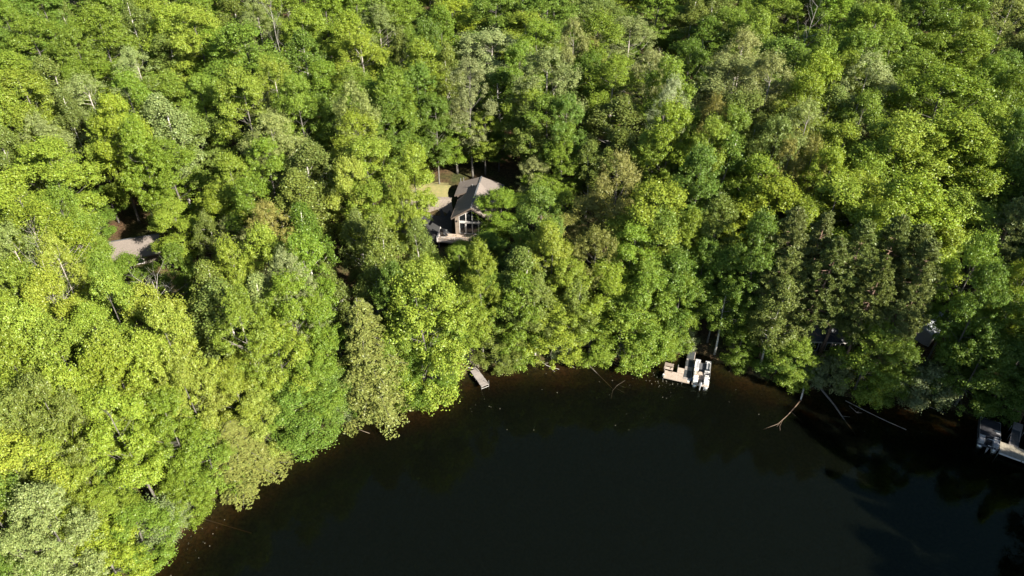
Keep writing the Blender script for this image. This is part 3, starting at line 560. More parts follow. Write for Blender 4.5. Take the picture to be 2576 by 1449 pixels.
('B', 42, 36.68, 146.75, 7.38, 17.67, 9.76, 3.88, 'o', (1.099, 1.059, 1.065), 'broad dull olive birch some way uphill and left of the wide tan poplar', 'birches of the hillside forest'),
('B', 31, 38.08, 139.73, 7.05, 16.23, 12.71, 2.96, 'd', (0.873, 0.89, 0.884), 'broad deep green birch a little uphill and left of the wide tan poplar', 'birches of the hillside forest'),
('A', 1, 38.6, 118.55, 6.02, 20.83, 9.22, 0.37, 't', (1.107, 1.072, 1.065), 'broad tan green poplar just uphill and right of the wide tan poplar', 'poplars of the hillside forest'),
('M', 7, 47.22, 122.09, 6.34, 17.91, 13.73, 2.29, 'd', (1.155, 1.13, 1.273), 'broad deep green maple a little uphill and left of the dark rich maple', 'maples of the hillside forest'),
('A', 33, 35.47, 112.39, 5.68, 18.75, 14.9, 3.85, 't', (0.88, 0.916, 0.875), 'widest tan green poplar in the upper right forest', 'poplars of the hillside forest'),
('A', 7, 39.76, 106.7, 5.37, 21.66, 10.4, 1.61, 't', (0.989, 0.989, 0.933), 'broad tan green poplar a little uphill and left of the dark rich maple', 'poplars of the hillside forest'),
('M', 7, 51.22, 115.81, 6.15, 20.87, 7.02, 4.13, 'g', (1.05, 1.055, 1.036), 'medium mid green maple a little uphill and right of the dark rich maple', 'maples of the hillside forest'),
('M', 41, 47.6, 107.71, 5.71, 21.53, 8.54, 0.71, 'l', (1.076, 1.098, 0.936), 'broad lime green maple just uphill and right of the dark rich maple', 'maples of the hillside forest'),
('M', 20, 55.4, 115.19, 6.23, 18.75, 7.72, 2.92, 'l', (0.899, 0.904, 0.923), 'medium lime green maple just left of the whitest poplar', 'maples of the hillside forest'),
('A', 15, 57.63, 112.11, 6.11, 18.94, 10.88, 1.87, 'P', (0.988, 0.994, 0.877), 'whitest green poplar crown beside the darkest gap of the upper right forest', 'poplars of the hillside forest'),
('M', 58, 59.01, 119.34, 6.48, 20.22, 9.94, 0.21, 'g', (0.989, 1.022, 1.16), 'broad mid green maple just uphill from the whitest poplar', 'maples of the hillside forest'),
('M', 35, 66.63, 124.01, 6.76, 18.89, 10.99, 3.14, 'g', (1.062, 1.055, 1.201), 'broad mid green maple a little uphill and right of the whitest poplar', 'maples of the hillside forest'),
('M', 55, 74.41, 124.65, 6.83, 17.89, 10.35, 2.2, 'g', (0.961, 0.925, 0.869), 'broad mid green maple a little left of the upper right yellow maple', 'maples of the hillside forest'),
('M', 27, 79.38, 122.24, 6.77, 18.49, 10.18, 0.23, 'g', (1.021, 0.976, 0.859), 'broad mid green maple just lakeward from the upper right yellow maple', 'maples of the hillside forest'),
('M', 59, 83.39, 118.03, 6.63, 17.12, 9.28, 5.24, 'd', (1.0, 1.028, 1.11), 'broad deep green maple a little lakeward and right of the upper right yellow maple', 'maples of the hillside forest'),
('M', 2, 66.98, 114.69, 6.29, 18.35, 11.06, 5.88, 'g', (1.005, 0.977, 1.069), 'broad mid green maple a little right of the whitest poplar', 'maples of the hillside forest'),
('M', 21, 65.49, 103.03, 5.71, 21.0, 15.33, 0.46, 'g', (0.979, 0.963, 0.832), 'broad mid green maple some way uphill and right of the largest lime maple', 'maples of the hillside forest'),
('M', 48, 73.92, 101.47, 5.69, 21.6, 8.16, 5.49, 'g', (0.896, 0.892, 0.853), 'broad mid green maple some way lakeward and right of the upper right yellow maple', 'maples of the hillside forest'),
('M', 3, 43.69, 101.43, 4.99, 21.45, 8.8, 5.46, 'l', (0.911, 0.922, 0.866), 'dark rich green maple beside the wide tan poplar', 'maples of the hillside forest'),
('B', 41, 49.47, 103.2, 5.57, 18.64, 8.34, 6.24, 'o', (1.07, 1.114, 1.189), 'broad dull olive birch just right of the dark rich maple', 'birches of the hillside forest'),
('M', 4, 52.41, 99.43, 5.25, 19.0, 7.55, 5.73, 'g', (1.02, 1.005, 1.097), 'medium mid green maple just lakeward from the whitest poplar', 'maples of the hillside forest'),
('M', 43, 35.67, 102.97, 4.73, 18.14, 12.17, 0.24, 'o', (1.003, 1.001, 1.05), 'broad dull olive maple just right of the rusty oak', 'maples of the hillside forest'),
('O', 59, 29.57, 97.33, 3.82, 21.0, 5.88, 2.08, 'r', (0.918, 0.953, 0.935), 'small oak with rusty orange crown high in the right hand forest', 'oaks of the hillside forest'),
('M', 35, 31.93, 95.77, 3.69, 20.5, 6.23, 5.65, 'g', (1.005, 0.994, 1.114), 'medium mid green maple just lakeward and right of the rusty oak', 'maples of the hillside forest'),
('M', 41, 27.98, 91.68, 3.07, 20.95, 6.37, 0.79, 'l', (0.976, 1.003, 1.121), 'medium lime green maple just lakeward from the rusty oak', 'maples of the hillside forest'),
('B', 6, 30.58, 91.31, 3.09, 19.44, 7.99, 4.88, 'd', (0.945, 0.955, 0.982), 'broad deep green birch a little lakeward from the rusty oak', 'birches of the hillside forest'),
('A', 59, 42.38, 95.87, 4.29, 20.46, 7.65, 2.69, 'p', (1.058, 1.045, 1.038), 'medium pale green poplar just lakeward from the dark rich maple', 'poplars of the hillside forest'),
('M', 0, 37.56, 92.82, 3.62, 20.04, 7.22, 1.12, 'o', (1.049, 1.102, 1.206), 'medium dull olive maple a little lakeward and left of the dark rich maple', 'maples of the hillside forest'),
('O', 21, 37.62, 87.44, 3.04, 19.87, 5.56, 1.45, 'z', (1.152, 1.103, 1.078), 'medium bronze leaved oak some way lakeward and right of the rusty oak', 'oaks of the hillside forest'),
('O', 21, 40.37, 86.78, 3.21, 20.38, 5.71, 1.03, 'z', (0.984, 0.975, 0.872), 'medium bronze leaved oak some way lakeward from the dark rich maple', 'oaks of the hillside forest'),
('M', 41, 46.84, 92.68, 4.23, 18.27, 10.14, 2.83, 'l', (0.999, 0.984, 1.01), 'broad lime green maple a little lakeward and right of the dark rich maple', 'maples of the hillside forest'),
('M', 0, 54.16, 89.99, 4.09, 21.0, 12.61, 3.64, 'l', (1.135, 1.121, 1.269), 'largest lime maple of the bright right hand slope', 'maples of the hillside forest'),
('M', 47, 60.61, 89.72, 4.23, 21.0, 13.97, 5.59, 'l', (0.933, 0.956, 0.915), 'broad lime green maple a little right of the largest lime maple', 'maples of the hillside forest'),
('M', 31, 67.69, 94.43, 4.87, 20.09, 8.7, 4.0, 'l', (1.048, 1.097, 1.198), 'broad lime green maple some way right of the largest lime maple', 'maples of the hillside forest'),
('M', 26, 49.74, 88.28, 3.76, 17.83, 11.25, 5.04, 'g', (1.09, 1.06, 1.062), 'broad mid green maple a little lakeward and left of the largest lime maple', 'maples of the hillside forest'),
('M', 55, 63.06, 86.03, 3.73, 18.92, 9.62, 0.24, 'l', (0.899, 0.942, 0.88), 'broad lime green maple some way uphill and left of the lone right pine', 'maples of the hillside forest'),
('M', 10, 42.04, 84.16, 2.99, 20.44, 7.02, 0.49, 'l', (1.013, 1.022, 0.924), 'medium lime green maple some way lakeward from the dark rich maple', 'maples of the hillside forest'),
('M', 38, 25.59, 86.28, 2.34, 20.02, 7.18, 5.91, 'd', (1.027, 1.068, 1.216), 'medium deep green maple some way lakeward from the rusty oak', 'maples of the hillside forest'),
('M', 53, 33.98, 86.72, 2.7, 17.9, 8.39, 5.45, 'g', (1.161, 1.111, 0.992), 'broad mid green maple some way lakeward and right of the rusty oak', 'maples of the hillside forest'),
('M', 20, 69.78, 90.73, 4.44, 21.37, 6.5, 5.93, 'd', (0.918, 0.964, 0.991), 'medium deep green maple some way uphill from the lone right pine', 'maples of the hillside forest'),
('M', 48, 67.1, 84.97, 3.64, 19.8, 6.02, 3.08, 'd', (0.941, 0.949, 1.051), 'medium deep green maple a little uphill from the lone right pine', 'maples of the hillside forest'),
('M', 50, 76.7, 111.11, 6.2, 19.43, 6.52, 4.93, 'g', (1.108, 1.133, 1.133), 'medium mid green maple a little lakeward and right of the upper right yellow maple', 'maples of the hillside forest'),
('M', 6, 32.39, 127.09, 6.38, 16.4, 7.31, 5.95, 'd', (0.926, 0.964, 0.888), 'medium deep green maple a little uphill and left of the wide tan poplar', 'maples of the hillside forest'),
('M', 32, 45.56, 133.41, 6.84, 19.25, 7.49, 0.78, 'g', (1.188, 1.138, 1.22), 'medium mid green maple some way uphill and right of the wide tan poplar', 'maples of the hillside forest'),
('M', 49, -59.21, 73.82, 5.19, 19.91, 8.53, 3.09, 'l', (1.027, 1.023, 0.96), 'broad lime green maple far left of the small cabin roof', 'maples of the hillside forest'),
('M', 29, -54.09, 73.21, 4.65, 18.8, 6.76, 2.44, 'g', (0.949, 0.954, 0.978), 'medium mid green maple a little left of the small cabin roof', 'maples of the hillside forest'),
('A', 14, -53.82, 67.69, 4.14, 20.68, 9.59, 1.81, 'l', (0.968, 0.953, 0.849), 'broad lime green poplar some way left of the small cabin roof', 'poplars of the hillside forest'),
('M', 39, -45.31, 81.2, 4.66, 12.0, 7.51, 2.67, 'l', (1.067, 1.078, 1.136), 'medium lime green maple just left of the slim white birch', 'maples of the hillside forest'),
('B', 31, -39.77, 77.94, 3.87, 14.0, 4.63, 1.41, 'o', (1.006, 0.986, 0.996), 'short slim birch with bright white stem near the small cabin', 'birches of the hillside forest'),
('O', 42, -29.3, 71.8, 2.41, 19.78, 7.42, 1.89, 'r', (1.081, 1.116, 1.102), 'oak with orange tinged crown between the small cabin and the lake house', 'oaks of the hillside forest'),
('B', 15, -25.57, 73.34, 2.38, 19.5, 6.68, 4.54, 'd', (0.869, 0.9, 0.789), 'medium deep green birch a little right of the orange tinged oak', 'birches of the hillside forest'),
('M', 0, -39.61, 82.76, 4.34, 14.0, 8.19, 4.47, 'l', (0.989, 0.956, 0.91), 'broad lime green maple just uphill from the slim white birch', 'maples of the hillside forest'),
('M', 14, -33.61, 78.81, 3.48, 18.19, 6.76, 5.54, 'g', (0.864, 0.887, 0.78), 'medium mid green maple just uphill and left of the orange tinged oak', 'maples of the hillside forest'),
('B', 20, -27.89, 80.79, 3.39, 18.73, 8.57, 5.48, 'o', (1.096, 1.046, 0.943), 'broad dull olive birch a little uphill and right of the orange tinged oak', 'birches of the hillside forest'),
('A', 15, -54.14, 63.61, 3.87, 20.27, 7.2, 0.12, 'p', (0.891, 0.926, 0.802), 'medium pale green poplar some way left of the small cabin roof', 'poplars of the hillside forest'),
('A', 10, -49.13, 62.48, 3.25, 20.75, 5.1, 4.21, 'y', (1.131, 1.086, 1.157), 'medium yellow green poplar some way left of the small cabin roof', 'poplars of the hillside forest'),
('M', 12, -45.33, 63.26, 2.93, 18.2, 3.87, 3.46, 'g', (1.089, 1.105, 1.162), 'slim mid green maple a little lakeward and left of the small cabin roof', 'maples of the hillside forest'),
('D', 50, -42.36, 66.21, 2.96, 13.0, 5.46, 4.19, 'x', (0.98, 0.956, 0.833), 'bare grey dead tree with spreading branches below the small cabin', 'dead trees in the forest'),
('M', 53, -40.47, 69.67, 3.13, 15.0, 4.83, 0.6, 'd', (1.032, 0.995, 0.848), 'slim deep green maple just right of the bare grey tree', 'maples of the hillside forest'),
('A', 12, -30.94, 63.25, 1.68, 20.82, 5.83, 5.15, 'l', (1.03, 0.985, 0.964), 'medium lime green poplar a little lakeward and right of the slim white birch', 'poplars of the hillside forest'),
('B', 42, -33.34, 61.75, 1.75, 19.86, 6.21, 5.29, 'o', (1.005, 0.986, 0.846), 'medium dull olive birch a little right of the bare grey tree', 'birches of the hillside forest'),
('M', 42, -28.65, 67.36, 1.88, 20.0, 6.49, 6.01, 'l', (1.13, 1.118, 1.201), 'medium lime green maple just lakeward from the orange tinged oak', 'maples of the hillside forest'),
('M', 55, -23.54, 64.75, 1.26, 21.53, 6.53, 0.15, 'g', (1.025, 1.076, 0.95), 'medium mid green maple some way lakeward and right of the orange tinged oak', 'maples of the hillside forest'),
('O', 8, -24.32, 61.82, 0.97, 21.43, 6.14, 2.96, 't', (0.997, 1.045, 1.179), 'medium tan green oak some way lakeward from the orange tinged oak', 'oaks of the hillside forest'),
('M', 30, -53.22, 59.8, 3.51, 19.1, 6.99, 0.19, 'l', (0.869, 0.896, 1.021), 'medium lime green maple far left of the small cabin roof', 'maples of the hillside forest'),
('M', 29, -48.64, 58.61, 2.92, 19.16, 6.52, 2.75, 'y', (1.095, 1.061, 0.932), 'medium yellow green maple some way lakeward and left of the small cabin roof', 'maples of the hillside forest'),
('M', 39, -41.21, 57.08, 2.0, 20.79, 5.82, 0.81, 'l', (0.999, 1.049, 1.189), 'medium lime green maple a little lakeward and left of the bare grey tree', 'maples of the hillside forest'),
('M', 41, -38.36, 57.69, 1.78, 19.0, 7.32, 0.15, 'y', (1.046, 1.001, 0.933), 'medium yellow green maple just lakeward from the bare grey tree', 'maples of the hillside forest'),
('M', 23, -34.11, 52.74, 0.93, 21.33, 6.31, 5.2, 'y', (1.107, 1.096, 1.164), 'medium yellow green maple a little uphill and right of the bright yellow maple', 'maples of the hillside forest'),
('M', 37, -36.25, 51.29, 1.05, 18.88, 6.11, 0.61, 'y', (1.069, 1.116, 0.971), 'golden yellow maple at the left, the brightest yellow crown', 'maples of the hillside forest'),
('B', 59, -31.67, 59.92, 1.42, 18.96, 8.2, 3.16, 'o', (1.075, 1.104, 1.186), 'broad dull olive birch some way lakeward and right of the bare grey tree', 'birches of the hillside forest'),
('B', 57, -27.66, 61.22, 1.2, 19.11, 6.23, 4.42, 'p', (1.098, 1.117, 1.131), 'medium pale green birch some way lakeward from the orange tinged oak', 'birches of the hillside forest'),
('M', 26, -24.08, 59.79, 0.74, 20.23, 7.03, 2.52, 'g', (1.054, 1.03, 0.878), 'medium mid green maple some way lakeward from the orange tinged oak', 'maples of the hillside forest'),
('B', 17, -22.05, 66.82, 1.42, 16.35, 4.88, 2.86, 'o', (0.888, 0.88, 0.862), 'slim dull olive birch some way uphill and left of the tall hemlock', 'birches of the hillside forest'),
('M', 23, -47.38, 52.06, 2.33, 20.49, 7.34, 3.87, 'l', (1.116, 1.131, 1.276), 'medium lime green maple far left of the bright yellow maple', 'maples of the hillside forest'),
('M', 37, -44.0, 51.12, 1.89, 19.43, 7.9, 4.43, 'l', (0.935, 0.952, 1.093), 'broad lime green maple some way left of the bright yellow maple', 'maples of the hillside forest'),
('M', 52, -47.55, 49.0, 2.16, 19.88, 6.24, 2.81, 'l', (0.917, 0.908, 0.893), 'medium lime green maple far lakeward and left of the bare grey tree', 'maples of the hillside forest'),
('M', 39, -42.82, 55.03, 2.03, 18.58, 5.2, 2.74, 'l', (1.036, 1.09, 1.117), 'medium lime green maple some way uphill and left of the bright yellow maple', 'maples of the hillside forest'),
('M', 2, -39.24, 50.36, 1.31, 19.66, 7.29, 0.2, 'l', (1.059, 1.025, 1.12), 'medium lime green maple just left of the bright yellow maple', 'maples of the hillside forest'),
('A', 0, -28.07, 56.5, 0.77, 20.46, 6.76, 1.82, 'l', (0.889, 0.911, 0.982), 'medium lime green poplar some way uphill and right of the brown hemlock', 'poplars of the hillside forest'),
('M', 16, -25.91, 57.53, 0.67, 15.87, 7.67, 5.27, 'y', (0.922, 0.953, 0.811), 'medium yellow green maple some way uphill from the wide deep green shore maple', 'maples of the hillside forest'),
('M', 34, -29.89, 53.6, 0.63, 13.0, 6.01, 3.45, 'y', (0.931, 0.912, 0.82), 'medium yellow green maple a little right of the brown hemlock', 'maples of the hillside forest'),
('M', 23, -21.78, 60.93, 0.7, 15.09, 6.46, 6.06, 'g', (0.942, 0.976, 0.994), 'medium mid green maple a little uphill and left of the tall hemlock', 'maples of the hillside forest'),
('M', 8, -22.92, 57.79, 0.29, 10.38, 7.41, 4.47, 'g', (1.007, 1.022, 1.069), 'medium mid green maple a little uphill and right of the wide deep green shore maple', 'maples of the hillside forest'),
('M', 39, -52.09, 72.51, 4.41, 16.49, 3.3, 2.07, 'g', (1.155, 1.129, 1.147), 'slim mid green maple a little left of the small cabin roof', 'maples of the hillside forest'),
('M', 30, -18.56, 80.58, 2.77, 17.19, 8.8, 0.78, 'l', (0.849, 0.88, 0.896), 'broad lime green maple some way left of the sunlit lawn', 'maples of the hillside forest'),
('M', 52, -14.32, 80.73, 2.44, 18.69, 4.52, 3.73, 'l', (0.986, 0.95, 1.006), 'slim lime green maple a little lakeward and left of the sunlit lawn', 'maples of the hillside forest'),
('B', 18, -16.44, 72.6, 1.83, 18.76, 6.0, 0.21, 'o', (1.161, 1.129, 1.017), 'medium dull olive birch some way lakeward and left of the sunlit lawn', 'birches of the hillside forest'),
('B', 52, -19.88, 76.64, 2.46, 16.58, 5.29, 0.62, 'o', (1.055, 1.034, 1.163), 'medium dull olive birch some way right of the orange tinged oak', 'birches of the hillside forest'),
('B', 43, -12.74, 79.05, 2.14, 14.0, 5.36, 2.87, 'o', (1.037, 1.081, 1.099), 'medium dull olive birch a little lakeward and left of the sunlit lawn', 'birches of the hillside forest'),
('M', 6, 3.34, 77.48, 1.53, 19.99, 6.68, 1.7, 'd', (1.083, 1.05, 1.205), 'medium deep green maple a little right of the maple at the gable', 'maples of the hillside forest'),
('O', 54, 12.0, 84.01, 2.33, 13.5, 11.6, 0.18, 'z', (1.118, 1.095, 0.934), 'largest bronze leaved oak, uphill from the lake between the house and the boat', 'oaks of the hillside forest'),
('O', 23, 7.54, 82.02, 2.08, 12.0, 8.2, 3.26, 'z', (1.084, 1.086, 0.941), 'broad bronze leaved oak just lakeward and left of the big bronze oak', 'oaks of the hillside forest'),
('M', 44, 18.2, 78.26, 1.45, 19.7, 10.42, 4.83, 'l', (0.99, 0.952, 0.927), 'broad lime green maple a little uphill and right of the yellow green maple', 'maples of the hillside forest'),
('M', 20, -7.25, 79.51, 1.95, 9.0, 4.19, 2.4, 'g', (1.106, 1.084, 1.153), 'slim mid green maple a little lakeward from the taupe lake house', 'maples of the hillside forest'),
('M', 37, -3.83, 68.33, 0.25, 18.85, 4.48, 2.74, 'l', (0.977, 0.933, 0.985), 'slim lime green maple some way uphill and right of the broad lime shore maple', 'maples of the hillside forest'),
('M', 34, 4.82, 72.57, 0.88, 17.54, 5.77, 3.29, 'y', (1.01, 0.973, 0.904), 'medium yellow green maple a little lakeward and left of the big bronze oak', 'maples of the hillside forest'),
('O', 32, 10.76, 73.45, 0.95, 16.63, 7.98, 2.98, 'z', (0.851, 0.884, 0.789), 'broad bronze leaved oak just lakeward from the big bronze oak', 'oaks of the hillside forest'),
('M', 31, 15.12, 73.79, 1.0, 17.05, 7.28, 1.75, 'g', (1.066, 1.11, 1.004), 'yellow green maple in front of the big bronze oak', 'maples of the hillside forest'),
('M', 3, 18.99, 75.54, 1.08, 18.03, 7.34, 2.61, 'g', (0.982, 0.978, 1.121), 'medium mid green maple just right of the yellow green maple', 'maples of the hillside forest'),
('B', 0, -16.66, 68.0, 1.26, 16.39, 5.84, 5.15, 'o', (1.008, 0.994, 0.892), 'medium dull olive birch some way uphill and left of the broad lime shore maple', 'birches of the hillside forest'),
('M', 44, -10.23, 66.52, 0.69, 17.37, 6.26, 1.46, 'l', (1.115, 1.095, 1.221), 'medium lime green maple a little uphill from the broad lime shore maple', 'maples of the hillside forest'),
('M', 58, -6.52, 67.9, 0.39, 12.37, 7.34, 0.53, 'l', (0.915, 0.945, 0.982), 'medium lime green maple a little right of the broad lime shore maple', 'maples of the hillside forest'),
('M', 22, -11.27, 64.75, 0.67, 16.27, 7.3, 2.62, 'g', (0.946, 0.982, 1.073), 'medium mid green maple just uphill and left of the broad lime shore maple', 'maples of the hillside forest'),
('M', 52, -2.56, 70.59, 0.68, 11.88, 7.67, 3.49, 'g', (0.991, 0.981, 1.12), 'medium mid green maple some way uphill and right of the broad lime shore maple', 'maples of the hillside forest'),
('B', 45, 1.13, 70.98, 0.69, 16.09, 7.8, 6.19, 'o', (0.932, 0.973, 0.955), 'broad dull olive birch some way uphill and left of the tall lime shore maple', 'birches of the hillside forest'),
('M', 43, 7.07, 71.21, 0.67, 13.63, 8.1, 3.65, 'y', (0.864, 0.908, 0.797), 'broad yellow green maple a little uphill from the tall lime shore maple', 'maples of the hillside forest'),
('M', 10, 11.8, 70.75, 0.56, 13.55, 8.13, 4.51, 'l', (0.986, 0.996, 0.899), 'broad lime green maple a little lakeward and left of the yellow green maple', 'maples of the hillside forest'),
('M', 26, 17.08, 71.58, 0.7, 13.68, 7.22, 1.82, 'g', (1.116, 1.12, 1.257), 'medium mid green maple a little lakeward and right of the yellow green maple', 'maples of the hillside forest'),
('M', 25, -13.48, 64.35, 0.68, 18.5, 5.18, 1.43, 'd', (0.894, 0.899, 0.934), 'medium deep green maple a little uphill and left of the broad lime shore maple', 'maples of the hillside forest'),
('M', 52, 34.77, 81.38, 2.2, 17.82, 10.74, 5.62, 'l', (0.976, 0.932, 0.801), 'broad lime green maple far lakeward and right of the rusty oak', 'maples of the hillside forest'),
('M', 9, 42.18, 78.93, 2.35, 18.52, 11.79, 6.18, 'l', (0.986, 1.001, 1.028), 'broad lime green maple some way lakeward and left of the largest lime maple', 'maples of the hillside forest'),
('M', 5, 46.46, 83.46, 3.07, 16.95, 9.55, 5.54, 'l', (1.172, 1.138, 1.161), 'broad lime green maple far lakeward and right of the dark rich maple', 'maples of the hillside forest'),
('M', 57, 49.67, 76.05, 2.2, 20.76, 12.13, 1.79, 'l', (1.012, 1.058, 0.921), 'broad lime green maple some way lakeward from the largest lime maple', 'maples of the hillside forest'),
('M', 16, 56.56, 77.0, 2.51, 18.33, 10.3, 0.2, 'l', (1.029, 1.063, 1.192), 'broad lime green maple a little uphill and left of the lone right pine', 'maples of the hillside forest'),
('M', 41, 45.65, 73.29, 1.75, 19.6, 8.02, 3.29, 'l', (1.038, 1.059, 1.018), 'broad lime green maple far uphill from the pale shed', 'maples of the hillside forest'),
('M', 30, 53.53, 74.75, 2.13, 16.84, 7.99, 4.77, 'l', (1.135, 1.109, 1.199), 'broad lime green maple a little left of the lone right pine', 'maples of the hillside forest'),
('P', 18, 60.85, 73.26, 2.09, 20.25, 5.67, 3.14, 'n', (1.126, 1.119, 1.273), 'lone dark pine at the right edge of the forest', 'red pines near the dark cabin'),
('M', 23, 22.6, 75.29, 0.95, 18.15, 5.08, 1.84, 'l', (0.892, 0.908, 0.84), 'medium lime green maple a little right of the yellow green maple', 'maples of the hillside forest'),
('M', 22, 26.02, 76.36, 1.06, 19.43, 6.4, 6.13, 'o', (1.028, 1.054, 0.902), 'medium dull olive maple some way right of the yellow green maple', 'maples of the hillside forest'),
('M', 3, 29.41, 70.24, 0.61, 21.44, 6.0, 5.64, 'd', (1.021, 1.023, 1.09), 'medium deep green maple some way uphill from the white trunked birch', 'maples of the hillside forest'),
('P', 18, 33.05, 70.25, 0.9, 21.78, 6.26, 3.91, 'n', (0.94, 0.907, 0.911), 'medium olive grey pine some way uphill from the white trunked birch', 'red pines near the dark cabin'),
('P', 38, 37.63, 72.01, 1.31, 19.55, 5.47, 0.65, 'n', (1.038, 1.008, 1.091), 'medium olive grey pine some way uphill and right of the white trunked birch', 'red pines near the dark cabin'),
('P', 6, 40.23, 67.74, 0.88, 21.75, 6.09, 6.15, 'n', (1.019, 1.071, 0.945), 'medium olive grey pine some way uphill and right of the dark cabin', 'red pines near the dark cabin'),
('P', 6, 45.13, 69.62, 1.27, 20.8, 5.82, 3.94, 'n', (0.882, 0.925, 0.83), 'medium olive grey pine some way uphill from the pale shed', 'red pines near the dark cabin'),
('P', 24, 48.21, 69.9, 1.38, 19.27, 6.3, 3.65, 'n', (0.962, 0.992, 0.966), 'medium olive grey pine some way left of the lone right pine', 'red pines near the dark cabin'),
('P', 43, 32.81, 68.16, 0.6, 18.0, 6.06, 4.53, 'n', (1.149, 1.134, 1.034), 'medium olive grey pine just uphill from the white trunked birch', 'red pines near the dark cabin'),
('P', 10, 37.11, 66.78, 0.61, 20.54, 5.75, 2.08, 'n', (0.853, 0.887, 0.762), 'medium olive grey pine a little uphill from the dark cabin', 'red pines near the dark cabin'),
('P', 54, 47.36, 66.0, 0.86, 20.36, 5.7, 6.02, 'n', (1.075, 1.063, 1.085), 'medium olive grey pine a little uphill from the pale shed', 'red pines near the dark cabin'),
('P', 22, 41.82, 64.61, 0.48, 19.51, 4.77, 0.92, 'n', (0.956, 0.957, 0.83), 'slim olive grey pine some way uphill and right of the dark cabin', 'red pines near the dark cabin'),
('P', 12, 46.66, 64.34, 0.6, 18.0, 3.6, 0.23, 'n', (1.109, 1.092, 1.107), 'slim olive grey pine a little uphill from the pale shed', 'red pines near the dark cabin'),
('P', 59, 34.72, 67.66, 0.62, 12.07, 5.38, 0.41, 'n', (1.15, 1.102, 0.973), 'medium olive grey pine just right of the white trunked birch', 'red pines near the dark cabin'),
('P', 19, 45.06, 63.69, 0.42, 13.95, 4.71, 3.68, 'n', (1.005, 1.018, 1.045), 'slim olive grey pine a little left of the pale shed', 'red pines near the dark cabin'),
('M', 51, 52.61, 65.29, 0.9, 21.49, 6.02, 4.64, 'g', (1.043, 1.097, 1.089), 'medium mid green maple some way uphill and right of the pale shed', 'maples of the hillside forest'),
('M', 27, 53.04, 62.62, 0.55, 19.58, 5.48, 1.7, 'd', (0.961, 1.004, 1.059), 'medium deep green maple a little uphill and right of the pale shed', 'maples of the hillside forest'),
('M', 41, 59.54, 65.41, 1.09, 18.21, 5.34, 5.69, 'l', (1.099, 1.089, 1.11), 'medium lime green maple a little lakeward from the lone right pine', 'maples of the hillside forest'),
('M', 3, 24.42, 72.92, 0.57, 15.78, 5.86, 3.66, 'd', (0.995, 1.019, 0.974), 'medium deep green maple some way right of the yellow green maple', 'maples of the hillside forest'),
('M', 25, 26.61, 71.75, 0.5, 15.2, 5.33, 3.43, 'd', (0.967, 1.014, 0.945), 'medium deep green maple some way uphill and left of the white trunked birch', 'maples of the hillside forest'),
('M', 43, -41.48, 46.16, 1.29, 19.35, 6.28, 3.89, 'l', (1.128, 1.119, 1.109), 'medium lime green maple some way lakeward and left of the bright yellow maple', 'maples of the hillside forest'),
('M', 12, -39.08, 48.31, 1.15, 19.61, 6.07, 0.21, 'l', (0.975, 0.937, 0.808), 'medium lime green maple a little left of the bright yellow maple', 'maples of the hillside forest'),
('M', 25, -33.21, 50.84, 0.67, 17.09, 4.97, 4.92, 'y', (1.028, 0.994, 1.122), 'slim yellow green maple just lakeward and right of the brown hemlock', 'maples of the hillside forest'),
('M', 13, -43.76, 42.19, 1.32, 19.69, 6.65, 1.4, 'o', (1.105, 1.08, 0.997), 'medium dull olive maple far left of the brown hemlock', 'maples of the hillside forest'),
('M', 10, -41.69, 43.46, 1.15, 21.08, 5.9, 1.93, 'o', (1.068, 1.027, 0.939), 'medium dull olive maple far lakeward and left of the bright yellow maple', 'maples of the hillside forest'),
('M', 9, -36.95, 44.68, 0.65, 18.34, 6.05, 1.25, 'l', (1.073, 1.101, 1.062), 'medium lime green maple some way lakeward and left of the brown hemlock', 'maples of the hillside forest'),
('M', 45, -34.37, 47.68, 0.55, 14.99, 5.49, 0.64, 'g', (0.991, 0.966, 0.835), 'medium mid green maple a little lakeward from the brown hemlock', 'maples of the hillside forest'),
('M', 32, -43.24, 39.4, 1.14, 17.54, 7.27, 4.41, 'y', (1.168, 1.132, 1.033), 'medium yellow green maple far uphill and left of the lower grey green bush', 'maples of the hillside forest'),
('M', 3, -41.78, 41.11, 1.03, 15.47, 5.92, 0.78, 'l', (0.964, 0.942, 0.973), 'medium lime green maple far uphill and left of the lower grey green bush', 'maples of the hillside forest'),
('M', 39, -38.82, 46.18, 0.98, 12.94, 5.57, 1.0, 'l', (0.961, 0.996, 1.026), 'medium lime green maple some way lakeward from the bright yellow maple', 'maples of the hillside forest'),
('M', 46, -43.42, 35.28, 0.99, 19.51, 5.46, 0.05, 'd', (1.125, 1.081, 1.076), 'medium deep green maple far left of the lower grey green bush', 'maples of the hillside forest'),
('M', 22, -39.06, 34.76, 0.22, 17.72, 6.2, 1.03, 'p', (0.996, 0.995, 1.068), 'medium pale green maple far left of the lower grey green bush', 'maples of the hillside forest'),
('M', 23, -40.2, 36.75, 0.63, 13.95, 4.27, 1.64, 'y', (0.854, 0.891, 0.792), 'slim yellow green maple some way left of the lower grey green bush', 'maples of the hillside forest'),
('M', 48, -39.53, 41.11, 0.76, 8.35, 5.53, 3.37, 'l', (0.991, 1.007, 1.124), 'medium lime green maple a little uphill and left of the lower grey green bush', 'maples of the hillside forest'),
('A', 7, -40.37, 32.64, 0.4, 14.51, 5.45, 1.27, 'p', (1.117, 1.128, 1.154), 'medium pale green poplar far left of the lower grey green bush', 'poplars of the hillside forest'),
('S', 42, -3.54, 84.46, 2.5, 7.3, 6.34, 1.44, 'd', (0.967, 1.018, 0.948), 'medium deep green bushy shore maple a little lakeward from the maple at the gable', 'bushy maples along the shore'),
('S', 8, -62.31, 89.48, 6.09, 7.4, 5.53, 1.82, 'd', (1.091, 1.137, 1.09), 'medium deep green bushy shore maple a little uphill and left of the small cabin roof', 'bushy maples along the shore'),
